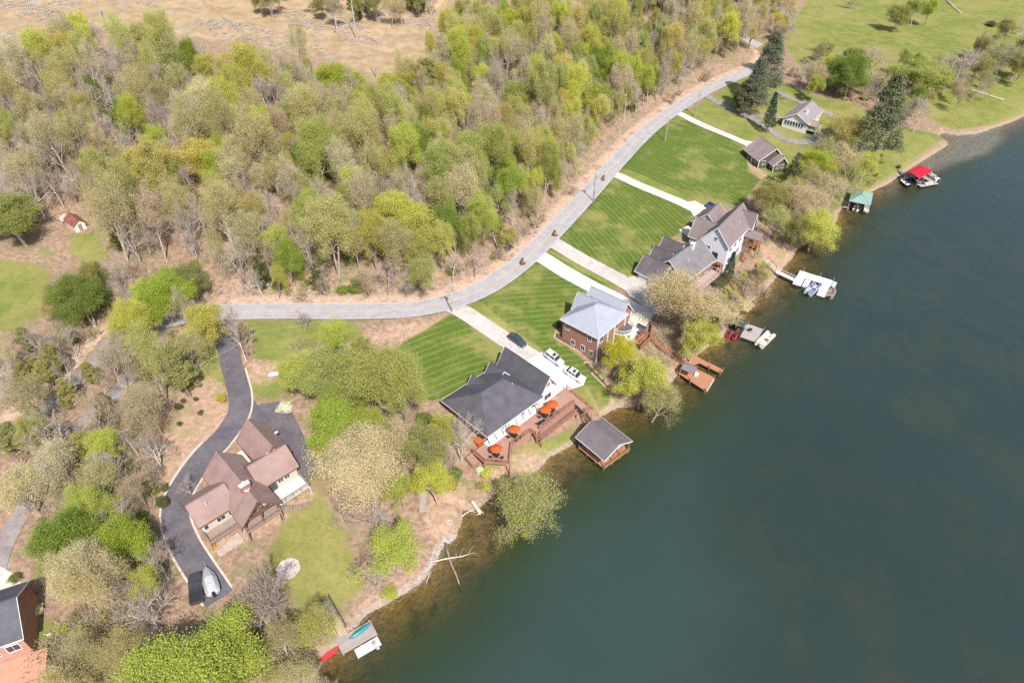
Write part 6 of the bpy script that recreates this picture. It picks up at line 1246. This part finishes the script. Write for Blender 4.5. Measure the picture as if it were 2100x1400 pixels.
# ---------------------------------------------------------------- vehicles
def car(name, label, O, phi, z, L, Wd, Ht, m, cat, kind='sedan', slope=0.0):
    t = Thing(name, label, O, phi, z, cat); t.e.rotation_euler = (0, slope, R(phi)); hw = Wd / 2; belt = Ht * (.60 if kind != 'pickup' else .62)
    def ring(x, w, zb, zt): return [(x, -w * .86, zb), (x, -w, zb + .12), (x, -w, zt - .16), (x, -w * .9, zt), (x, w * .9, zt), (x, w, zt - .16), (x, w, zb + .12), (x, w * .86, zb)]
    prof = {'sedan': [(-.5, .80, .42, .78), (-.47, .92, .30, .92), (-.36, 1, .24, .99), (-.1, 1, .22, 1), (.16, 1, .22, .98), (.34, .98, .24, .88), (.45, .92, .28, .78), (.5, .74, .36, .62)],
            'suv': [(-.5, .86, .42, .95), (-.48, .96, .32, 1), (-.3, 1, .26, 1), (.0, 1, .25, 1), (.2, 1, .25, .98), (.36, .98, .27, .93), (.46, .94, .3, .86), (.5, .8, .38, .7)],
            'pickup': [(-.5, .94, .42, .98), (-.47, .98, .34, 1), (-.2, 1, .3, 1), (.0, 1, .28, 1), (.2, 1, .28, 1), (.36, .98, .3, .97), (.46, .96, .32, .92), (.5, .86, .4, .78)]}[kind]
    t.part(MB().loft([ring(x * L, hw * w, zb * belt * 1.0, zt * belt) for x, w, zb, zt in prof]), 'body', m, fix=True)
    cab = {'sedan': [(-.40, .30, .0), (-.26, .74, 1), (.06, .76, 1), (.22, .84, .0)], 'suv': [(-.47, .8, 0), (-.42, .78, 1), (.08, .8, 1), (.22, .86, 0)], 'pickup': [(-.14, .86, 0), (-.10, .8, 1), (.10, .8, 1), (.21, .88, 0)]}[kind]
    if kind == 'sedan': cab[0] = (-.40, .84, .0)
    g = MB(); rr = []
    for x, w, k_ in cab: rr.append([(x * L, -hw * .90, belt - .03), (x * L, -hw * w * (.95 if k_ else 1.0), belt - .03 + k_ * (Ht - belt - .04)), (x * L, hw * w * (.95 if k_ else 1.0), belt - .03 + k_ * (Ht - belt - .04)), (x * L, hw * .90, belt - .03)])
    t.part(g.loft(rr), 'windows', GLASS, fix=True)
    x0, x1 = cab[1][0] * L, cab[2][0] * L; w_ = hw * .77; ro = t.part(MB().box(x0 - .05, x1 + .05, -w_, w_, Ht - .06, Ht), 'roof', m)
    if kind != 'pickup': t.part(MB().box(x1 - .9, x1 - .25, -w_ * .7, w_ * .7, Ht + .003, Ht + .012), 'sunroof', GLASS, ro)
    for x in (x0, (x0 + x1) / 2, x1):
        for sg in (-1, 1): t.part(MB().bar((x + (-.06 if x == x0 else .25 if x == x1 else 0), sg * hw * .91, belt - .02), (x, sg * w_ * 1.0, Ht - .03), .08), 'pillar', m)
    if kind == 'pickup': b = t.boxp('cargo_bed', -L * .48, -L * .16, -hw * .82, hw * .82, belt + .01, belt + .03, BLK); [t.boxp('bed_side', -L * .49, -L * .15, sg * hw * .94 - .05, sg * hw * .94 + .05, belt, belt + .2, m) for sg in (-1, 1)]; t.boxp('tailgate', -L * .5, -L * .485, -hw * .9, hw * .9, belt, belt + .2, m)
    for x in (-.31, .31):
        for sg in (-1, 1):
            r = Ht * .22; w1 = t.part(MB().tube([(x * L, sg * (hw - .2), r), (x * L, sg * (hw + .02), r)], r, 14), 'wheel', RUBBER); t.part(MB().tube([(x * L, sg * (hw + .02), r), (x * L, sg * (hw + .035), r)], r * .62, 10), 'rim', ALU, w1)
    for sg in (-1, 1):
        t.boxp('headlight', L * .475, L * .497, sg * hw * .62 - .17, sg * hw * .62 + .17, belt * .66, belt * .78, mat('lamp_glass', (.75, .76, .78), .05, rough=.15)); t.boxp('tail_light', -L * .503, -L * .485, sg * hw * .68 - .14, sg * hw * .68 + .14, belt * .7, belt * .85, mat('tail_red', (.35, .01, .012), .1, rough=.2)); t.boxp('mirror', L * .17, L * .2, sg * hw * 1.02 - .09, sg * hw * 1.02 + .09, belt, belt + .13, m)
    return t
def car_at(px, py, ang, *a, **k):
    x, y, z = G(px, py, .6); z = H(x, y) + .05; d = 1.6; dz = H(x + d * math.cos(R(ang)), y + d * math.sin(R(ang))) - H(x - d * math.cos(R(ang)), y - d * math.sin(R(ang)))
    return car(a[0], a[1], (x, y), ang, z, *a[2:], slope=-math.atan2(dz, 2 * d), **k)
car_at(1060, 696, -39, 'parked_car', 'dark grey saloon car on the concrete driveway', 4.5, 1.75, 1.42, paint('charcoal_paint', (.055, .065, .085)), 'car')
car_at(1135, 734, -38, 'parked_suv', 'silver-white estate car with roof window on the pale slab', 4.5, 1.8, 1.62, paint('silver_paint', (.66, .65, .67)), 'car', kind='suv')
car_at(1177, 767, -36, 'parked_car', 'white saloon car with a dark sunroof nearest the deck', 4.7, 1.8, 1.45, paint('white_paint', (.80, .79, .79)), 'car')
car_at(1466, 428, -38, 'pickup_truck', 'bright blue pickup behind the white lake house', 5.2, 1.95, 1.8, paint('blue_paint', (.015, .085, .42)), 'pickup', kind='pickup')
car_at(1700, 269, 28, 'parked_car', 'dark blue car beside the white bungalow', 4.6, 1.8, 1.5, paint('navy_paint', (.05, .06, .10)), 'car', kind='suv')
car_at(402, 1206, 112, 'pickup_truck', 'black pickup under the bright tree beside the covered boat', 5.0, 1.95, 1.8, paint('black_paint', (.055, .055, .062)), 'pickup', kind='pickup')
x_, y_, z_ = G(430, 1190, .8); t = Thing('covered_boat', 'boat under a pale grey cover on the asphalt driveway\'s end', (x_, y_), 122, z_ + .05, 'boat')
cv = [[(x, -w, .7), (x, -w * .55, hh * .86), (x, 0, hh), (x, w * .55, hh * .86), (x, w, .7), (x, w * .6, .35), (x, -w * .6, .35)] for x, w, hh in ((-2.6, .8, 1.1), (-2.3, 1.0, 1.35), (-1.2, 1.1, 1.65), (.2, 1.08, 1.8), (1.2, .9, 1.45), (2.2, .5, 1.1), (2.9, .06, .9))]
t.part(MB().loft(cv), 'cover', mat('grey_tarp', (.50, .50, .52), .12, 2.0, bump=.4), fix=True)
for sg in (-1, 1): t.part(MB().tube([(-.9, sg * .85, .32), (-.9, sg * 1.05, .32)], .32, 12), 'wheel', RUBBER)
t.part(MB().bar((-2.2, 0, .4), (3.9, 0, .4), .14), 'trailer_beam', METG); t.boxp('outboard_motor', -3.1, -2.6, -.2, .2, .6, 1.4, BLK)

# ---------------------------------------------------------------- parasols and deck furniture
O2 = (-4.3, 83.3); ORG = mat('orange_canvas', (.62, .10, .018), .12, 3, .8); rp = random.Random(3)
def parasol(label, lx, ly):
    x, y = at(O2, 44.5, lx, ly); t = Thing('parasol', label, (x, y), rp.uniform(0, 60), 4.27, 'parasol', 'orange parasols on the deck'); n = 8; v = [(0, 0, 2.75)]
    for k_ in range(n): a = 2 * math.pi * k_ / n; v.append((1.15 * math.cos(a), 1.15 * math.sin(a), 2.25))
    for k_ in range(n): a = 2 * math.pi * (k_ + .5) / n; v.append((1.04 * math.cos(a), 1.04 * math.sin(a), 2.2))
    f = []; [f.extend([(0, 1 + k_, 9 + k_), (0, 9 + k_, 1 + (k_ + 1) % n)]) for k_ in range(n)]
    v2 = [(a, b, c - .03) for a, b, c in v]; m_ = len(v); t.part(MB().add(v + v2, f + [tuple(i + m_ for i in reversed(q)) for q in f]), 'canopy', ORG)
    t.part(MB().tube([(0, 0, 0), (0, 0, 2.72)], .03, 6), 'pole', METG); t.part(MB().tube([(0, 0, 0), (0, 0, .12)], .28, 10), 'base', BLK)
    tb = Thing('patio_table', label.replace('orange parasol', 'dark table under the orange parasol'), (x, y), 0, 4.27, 'table'); tb.part(MB().tube([(0, 0, .70), (0, 0, .74)], .62, 14), 'table_top', BLK); [tb.part(MB().bar((a * .45, b * .45, 0), (a * .3, b * .3, .7), .05), 'leg', BLK) for a in (-1, 1) for b in (-1, 1)]
    for k_ in range(3):
        a = R(200 + 70 * k_ + rp.uniform(-12, 12)); c = Thing('patio_chair', label.replace('orange parasol', 'dark chair under the parasol').replace('farthest along the deck, ', ''), (x + 1.1 * math.cos(a), y + 1.1 * math.sin(a)), math.degrees(a), 4.27, 'chair', 'chairs under the ' + label)
        c.boxp('seat', -.24, .24, -.24, .24, .40, .45, BLK); c.part(MB().bar((.24, 0, .45), (.34, 0, .95), .45, .04), 'backrest', BLK); [c.part(MB().bar((a_ * .2, b_ * .2, 0), (a_ * .2, b_ * .2, .4), .04), 'leg', BLK) for a_ in (-1, 1) for b_ in (-1, 1)]
for lab_, p_ in (('orange parasol farthest along the deck, nearest the parked cars', (1133, 826)), ('orange parasol overlapping the farthest one', (1119, 837)), ('orange parasol alone at mid-deck', (1055, 877)), ('orange parasol at the deck\'s near end', (1018, 917))):
    X_, Y_ = PZ(*p_, 6.8); dx, dy = X_ - O2[0], Y_ - O2[1]; c, s = math.cos(R(44.5)), math.sin(R(44.5)); parasol(lab_, c * dx + s * dy, -s * dx + c * dy)
x_, y_ = at(O2, 44.5, 11.4, -2.2); t = Thing('lounge_chair', 'dark lounge chair by the deck railing', (x_, y_), 44, 4.27, 'chair'); t.boxp('seat', -.6, .5, -.3, .3, .28, .36, BLK); t.part(MB().bar((-.6, 0, .36), (-1.0, 0, .85), .6, .05), 'backrest', BLK); [t.boxp('leg', a - .03, a + .03, b - .03, b + .03, 0, .28, BLK) for a in (-.5, .4) for b in (-.25, .25)]
O3 = (17.6, 107); SOFA = mat('grey_wicker', (.09, .085, .09))
x_, y_ = at(O3, 49, 15.6, -1.2); t = Thing('corner_sofa', 'L-shaped dark garden sofa on the brick house\'s patio', (x_, y_), 49, H(x_, y_) + .05, 'sofa'); t.boxp('seat', -1.2, 1.2, -.4, .4, .1, .45, SOFA); t.boxp('seat', .4, 1.2, .4, 1.7, .1, .45, SOFA); t.boxp('backrest', -1.2, 1.2, -.6, -.4, .1, .8, SOFA); t.boxp('backrest', 1.2, 1.4, -.6, 1.7, .1, .8, SOFA); t.boxp('cushion', -1.1, .3, -.35, .35, .45, .55, mat('grey_cushion', (.16, .16, .17)))
for i_, (lx, ly, lab_) in enumerate(((6.0, -1.6, 'round table under the balcony'), (2.6, -1.4, 'dark grill beside the brick corner'), (8.2, -3.4, 'round red-brown fire pit on the patio'))):
    x_, y_ = at(O3, 49, lx, ly); t = Thing(('patio_table', 'grill', 'fire_pit')[i_], lab_, (x_, y_), 20, H(x_, y_) + .05, ('table', 'grill', 'fire pit')[i_]); m_ = (BLK, BLK, mat('rust_bowl', (.24, .07, .05)))[i_]
    t.part(MB().tube([(0, 0, .5), (0, 0, .62), (0, 0, .8)], [.55, .62, .3 if i_ else .6], 12), 'top', m_); [t.part(MB().bar((a * .35, b * .35, 0), (a * .3, b * .3, .55), .06), 'leg', m_) for a in (-1, 1) for b in (-1, 1)]
for k_, (lx, ly) in enumerate(((7.6, -2.2), (12.6, -3.0), (13.3, -1.8), (11.0, -3.6))):
    x_, y_ = at(O3, 49, lx, ly); t = Thing('potted_plant', ['terracotta pot under the balcony edge', 'pot at the patio\'s lake side, nearest the wall', 'pot beside the garden sofa', 'pot between the balcony columns and the patio wall'][k_], (x_, y_), 0, H(x_, y_) + .05, 'plant'); t.part(MB().tube([(0, 0, 0), (0, 0, .5)], [.22, .32], 9), 'pot', mat('terracotta', (.38, .15, .08))); v_, f_ = leaves(np.random.default_rng(k_).normal(size=(60, 3)) * .2 + [0, 0, .7], .12, np.random.default_rng(k_)); o = bpy.data.objects.new('foliage', tri_mesh('foliage', v_, f_, [LEAF])); COL.objects.link(o); o.parent = t.e; o.color = (.15, .2, .05, 1)

# ---------------------------------------------------------------- poles and wires
POLE = bark_mat('pole_wood', (.22, .19, .165), (.42, .375, .34)); WIRE = mat('wire', (.30, .29, .29), .1, rough=.5); tops = []
def pole(label, px, py, hgt, arm=1.2, ang=30, r=.15, lean=(0, 0), trans=True):
    x, y, z = G(px, py); t = Thing('utility_pole', label, (x, y), ang, z, 'utility pole'); t.part(MB().tube([(0, 0, -.5), (lean[0] / 2, lean[1] / 2, hgt / 2), (lean[0], lean[1], hgt)], [r * 1.2, r, r * .8], 8), 'shaft', POLE)
    if arm: t.part(MB().bar((-arm, 0, hgt - .4), (arm, 0, hgt - .4), .11), 'crossarm', POLE); [t.part(MB().tube([(a, 0, hgt - .34), (a, 0, hgt - .12)], .06, 6), 'insulator', WHITE) for a in (-arm * .9, 0, arm * .9) if a or arm > 1]
    if trans: t.part(MB().tube([(.3, 0, hgt - 1.8), (.3, 0, hgt - .9)], .24, 9), 'transformer', METG)
    tops.append((x + lean[0], y + lean[1], z + hgt)); return t
pole('utility pole with a transformer where the concrete driveway meets the road', 928, 640, 7.4); pole('utility pole at the roadside beside the cream driveway', 1217, 413, 8.4); pole('thin utility pole on the striped lawn\'s upper edge', 1364, 290, 7.6, trans=False); pole('utility pole with a white box at the cracked driveway\'s mouth', 1426, 240, 8.6)
pole('tall grey power pole on the clear-cut slope', 731, 80, 19, 2.6, 20, .2, trans=False); pole('dark leaning power pole at the clear-cut\'s upper edge', 213, 43, 14, 0, 20, .2, trans=False, lean=(-1.5, .5)); pole('dark pole without crossarm below the tall grey one', 772, 160, 11, 0, 20, .16, trans=False); pole('small far pole at the pasture\'s upper edge', 1690, 20, 8, .8, 20, trans=False)
def wire(a, b, sag, label, r=.022, group='overhead wires'):
    a, b = np.array(a), np.array(b); P = [a + (b - a) * f - np.array([0, 0, 4 * sag * f * (1 - f)]) for f in np.linspace(0, 1, 13)]; o = MB().tube(P, r, 4).build('power_line', WIRE); tag(o, label, 'wire', group)
wire(tops[0], tops[1], 1.4, 'overhead wire along the road between the driveway pole and the next pole'); wire(tops[1], tops[2], 1.2, 'overhead wire over the upper striped lawn'); wire(tops[2], tops[3], 1.0, 'overhead wire beside the white driveway'); wire(tops[0], np.array(G(545, 735)) + [0, 0, 7], 1.6, 'overhead wire crossing the lawn above the gas tank'); wire(np.array(G(545, 735)) + [0, 0, 7], np.array(G(300, 850)) + [0, 0, 7], 1.5, 'overhead wire crossing the asphalt driveway', .03); wire(tops[4], np.array(tops[4]) + [160, 60, 8], 3, 'high power line over the wood\'s upper edge', .03)

# ---------------------------------------------------------------- garden things
x_, y_, z_ = G(562, 772); t = Thing('gas_tank', 'white gas tank on a gravel bed beside the asphalt driveway', (x_, y_), 14, z_, 'tank'); t.part(MB().tube([(-1.05, 0, .6), (-.95, 0, .6), (-.75, 0, .6), (.75, 0, .6), (.95, 0, .6), (1.05, 0, .6)], [.08, .32, .42, .42, .32, .08], 14), 'tank_body', WHITE); [t.boxp('foot', a - .1, a + .1, -.3, .3, -.1, .25, METG) for a in (-.6, .6)]; t.part(MB().tube([(0, 0, 1.0), (0, 0, 1.15)], .16, 8), 'valve_dome', WHITE)
x_, y_, z_ = G(592, 1167); z_ = max(H(x_ + 1.7 * math.cos(q), y_ + 1.7 * math.sin(q)) for q in np.linspace(0, 6.28, 12)) + .02; t = Thing('fire_ring', 'round gravel fire ring on the chalet\'s lawn', (x_, y_), 0, z_, 'fire ring'); rr_ = random.Random(2); STN = mat('pinkish_stone', (.66, .56, .50), .25, 3)
t.part(MB().tube([(0, 0, -.6), (0, 0, .06)], 1.62, 28), 'gravel_bed', mat('fire_gravel', (.62, .53, .48), .35, 3.5, .95, .6, fine=9))
for k_ in range(34): a = 2 * math.pi * k_ / 34; q = rr_.uniform(.85, 1.1); t.part(MB().loft([[(math.cos(a + d) * r_, math.sin(a + d) * r_, zz_) for d, r_ in ((-.08, 1.58), (.08, 1.58), (.08, 1.84 * q ** .3), (-.08, 1.84 * q ** .3))] for zz_ in (-.05, .13 * q)]), 'stone', STN, fix=True)
for k_ in range(9): a = 2 * math.pi * k_ / 9; t.part(MB().loft([[(math.cos(a + d) * r_, math.sin(a + d) * r_, zz_) for d, r_ in ((-.28, .34), (.28, .34), (.28, .55), (-.28, .55))] for zz_ in (.05, .28)]), 'stone', STN, fix=True)
x_, y_, z_ = G(922, 1072); t = Thing('fire_ring', 'small stone fire ring on the red-brown point', (x_, y_), 0, z_, 'fire ring'); [t.part(MB().loft([[(math.cos(a + d) * r_, math.sin(a + d) * r_, zz_) for d, r_ in ((-.28, .3), (.28, .3), (.28, .5), (-.28, .5))] for zz_ in (-.05, .2)]), 'stone', STN, fix=True) for a in [2 * math.pi * k_ / 9 for k_ in range(9)]]
def mailbox(px, py, label, r=.9):
    x, y, z = G(px, py); t = Thing('mailbox', label, (x, y), 40, z, 'mailbox'); t.boxp('pillar', -.28, .28, -.28, .28, -.2, 1.25, BRD); t.part(MB().tube([(-.3, 0, 1.4), (.3, 0, 1.4)], .16, 8), 'letter_box', BLK)
    for k_ in range(12): a = R(-100 + 200 * k_ / 11 - 40); t.part(MB().box(-.12, .12, -.08, .08, -.05, .14), 'edging_stone', mat('peach_stone', (.62, .44, .33))).matrix_local = __import__('mathutils').Matrix.Translation((r * math.cos(a), r * math.sin(a), 0)) @ __import__('mathutils').Matrix.Rotation(a + 1.57, 4, 'Z')
    t.part(MB().tube([(0, 0, -.1), (0, 0, .05)], r * .93, 16), 'mulch_bed', mat('dark_mulch', (.13, .075, .06), .3, 4))
mailbox(1071, 541, 'brick mailbox pillar in a stone-edged bed at the striped lawn\'s corner'); mailbox(1137, 483, 'brick mailbox pillar beside the worn driveway\'s mouth'); mailbox(1237, 370, 'small mailbox beside the cream driveway\'s mouth', .6)
x_, y_, z_ = G(60, 1285); t = Thing('heat_pump', 'grey air-conditioning unit beside the salmon brick house', (x_, y_), 24, z_, 'air conditioner'); t.boxp('casing', -.5, .5, -.5, .5, 0, .95, mat('unit_grey', (.55, .52, .52))); t.part(MB().tube([(0, 0, .95), (0, 0, 1.0)], .36, 12), 'fan_grille', BLK)
# garden beds with rows of small shrubs
MULCH = mat('dark_mulch', (.13, .075, .06), .3, 4); PEACH = mat('peach_stone', (.62, .44, .33))
def bed(name, pts, label, edge=True):
    P = [G(*p)[:2] for p in pts]; o = sheet(name, P, MULCH, .05, .8); o.pop('kind', None); tag(o, label, 'garden bed')
    if edge:
        Q = np.array(P); L = np.concatenate([[0], np.cumsum(np.hypot(*np.diff(Q, axis=0).T))]); n = int(L[-1] / .45)
        for k_ in range(n): s = L[-1] * (k_ + .5) / n; x = np.interp(s, L, Q[:, 0]); y = np.interp(s, L, Q[:, 1]); MB().box(x - .19, x + .19, y - .14, y + .14, H(x, y) - .1, H(x, y) + .14).build('edging_stone', PEACH, o)
bed('garden_bed', [(1150,685),(1140,680),(1136,692),(1160,706),(1190,722),(1212,733),(1222,730),(1228,722),(1200,708),(1165,690)], 'mulched bed with a peach stone edge along the brick house'); bed('garden_bed', [(1197,745),(1204,742),(1222,762),(1243,785),(1258,805),(1250,800),(1232,784),(1212,764)], 'narrow mulched bed on the slope beside the golden-green tree')
rg_ = random.Random(9)
for k_, (px, py) in enumerate(((1157,689),(1164,692),(1172,698),(1181,704),(1190,709),(1200,715),(1214,724))): plant('shrub', G(px, py), .8, 'lime', 'small lime shrub in the bed along the brick house, number %s from the far corner' % ('one', 'two', 'three', 'four', 'five', 'six', 'seven')[k_], 'shrub', 'shrubs in the bed along the brick house', height=.7, rng=rg_)
for k_, (px, py) in enumerate(((1206,750),(1216,760),(1226,771),(1237,783),(1247,795))): plant('shrub', G(px, py), .9, 'green', 'dark green shrub in the narrow slope bed, number %s from its top' % ('one', 'two', 'three', 'four', 'five')[k_], 'shrub', 'shrubs in the slope bed', height=.7, rng=rg_)
for px, py, w_, hh_, tn, label in ((588,845,3.6,2.4,'white','white-flowering shrub at the corner of the asphalt court'), (438,1123,1.1,.9,'gold','golden-yellow bush below the chalet'), (912,826,1.5,1.3,'gold','golden-yellow bush beside the grey-roofed house'), (458,825,2.2,2.2,'gold2','yellow-green bush beside the asphalt driveway'), (52,1232,2.2,1.6,'white','white azalea nearest the salmon brick house'), (80,1255,2.2,1.5,'white','white azalea beside the brick steps'), (66,1245,1.8,1.5,'green','green azalea between the white ones'),
 (368,838,1.9,1.5,'dark','large round dark bush on the bare slope'), (377,826,1.2,1.0,'dark','small dark bush touching the large one on the bare slope'), (403,822,1.1,.9,'dark','dark bush highest on the bare slope'), (412,851,1.3,1.2,'dark','dark bush in the middle of the bare slope'), (370,872,1.2,1.0,'dark','dark bush lowest on the bare slope'), (340,1006,1.8,1.6,'dark','dark round bush beside the asphalt driveway\'s bend'), (338,1040,2.4,2.6,'dark','tall dark bush beside the asphalt driveway'), (1146,672,1.3,1.4,'red','dark red shrub at the brick house\'s far corner'), (1795,362,1.6,1.2,'dark','first dark bush at the red-roofed dock\'s landing'), (1842,346,1.8,1.2,'dark','second dark bush at the red-roofed dock\'s landing'), (1775,205,5,2.0,'brown','rust-brown brush heap under the tree row'), (1735,205,3,1.0,'tan','small pile of pale brush beside the rust-brown heap'), (1755,278,4,1.5,'red','dark red low shrub under the spreading pine'), (35,1190,2.0,1.5,'green','green bush beside the gravel lane\'s concrete apron'), (985,970,1.8,1.8,'white','white blossoming shrub below the deck\'s near end'), (1300,765,1.6,1.4,'gold2','yellow-green shrub at the foot of the golden-green tree')):
    plant('shrub', G(px, py), w_, tn, label, 'shrub', height=hh_, rng=rg_)
# logs, footbridge, planks
LOG = bark_mat('driftwood', (.24, .17, .12), (.46, .37, .29)); PALE = bark_mat('bleached_wood', (.45, .38, .33), (.68, .6, .54))
def log(label, a, b, r, m=LOG, za=.3, zb=-.3, name='fallen_log', n=9):
    A_, B_ = G(*a), G(*b); A_ = np.array([A_[0], A_[1], max(A_[2], 0) + za]); B_ = np.array([B_[0], B_[1], max(B_[2], 0) + zb]); rgn = np.random.default_rng(int(a[0])); P = [A_ + (B_ - A_) * f + rgn.normal(size=3) * [.08, .08, .02] for f in np.linspace(0, 1, 6)]
    e = empty(name, tuple(A_), 0, label, 'log'); o = MB().tube([p - A_ for p in P], np.linspace(r, r * .55, 6), 8).build('stem', m, e, True); d = (B_ - A_) / np.linalg.norm(B_ - A_)
    for k_ in range(n): p = A_ + (B_ - A_) * rgn.uniform(.3, 1) - A_; q = p + rgn.normal(size=3) * [.7, .7, .2] + d * .5; MB().tube([p, (p + q) / 2 + [0, 0, .05], q], [r * .3, r * .2, .015], 4).build('branch', m, e)
log('long straight log running from the bank into deep water', (912,1118), (950,1225), .22, za=.4, zb=-.25, n=3); log('pale branched log lying across the shallows', (884,1152), (960,1140), .13, PALE, .15, .1); log('bleached stump and roots beside the creek mouth', (968,1030), (985,1055), .35, PALE, .3, .1); log('short pale log across the creek mouth', (946,1058), (965,1048), .16, PALE, .25, .25, n=1); log('fallen trunk on the grass below the pasture trees', (1988,184), (2058,206), .22, PALE, .2, .2); log('broken grey tree fallen on the pasture', (1940,2), (1972,30), .3, PALE, .6, .3, n=14); log('fallen trunk in the wood above the road\'s start', (515,588), (585,582), .2, PALE, .2, .2); log('leaning snag on the cut bank above the road', (1012,492), (1027,528), .14, PALE, 2.2, .1, n=2); log('submerged log beside the bank below the lime tree', (884,1170), (868,1215), .12, za=.1, zb=-.2, n=3)
x_, y_, z_ = G(868, 1030); t = Thing('footbridge', 'small plank footbridge over the creek', (x_, y_), 92, z_ + .15, 'footbridge'); [t.boxp('plank', -2.1 + k_ * .3, -1.83 + k_ * .3, -.55, .55, .02, .09, GREYW2) for k_ in range(14)]; [t.boxp('stringer', -2.1, 2.1, y_2 - .07, y_2 + .07, -.2, .01, GREYW) for y_2 in (-.4, .4)]
x_, y_, z_ = G(158, 1278); t = Thing('timber_pile', 'stack of long grey boards on the grass near the salmon brick house', (x_, y_), 33, z_, 'timber'); [t.part(MB().bar((-2.2 + rg_.uniform(-.3, .3), -.5 + .22 * (k_ % 5), .06 + .09 * (k_ // 5)), (2.2 + rg_.uniform(-.4, .4), -.5 + .22 * (k_ % 5), .06 + .09 * (k_ // 5)), .18, .07), 'board', GREYW2) for k_ in range(13)]
x_, y_, z_ = G(103, 1303); t = Thing('garden_ornament', 'small white ornament on a green patch of lawn', (x_, y_), 0, z_, 'ornament'); t.boxp('base', -.25, .25, -.2, .2, 0, .35, WHITE); t.part(MB().bar((-.8, 0, .4), (.9, .1, .4), .06), 'arm', WHITE)
# stone kerb of the asphalt driveway
KERB = mat('cream_kerb', (.60, .50, .42), .2, 2)
p_ = DRIVES['asphalt_driveway'][0]
for o_, lab_ in ((2.28, 'left'), (-2.28, 'right')):
    for seg_ in (p_[33:70],) if o_ < 0 else (p_[13:70],): strip('kerb', seg_, .36, KERB, .10, off=o_, across=1, thick=.25)
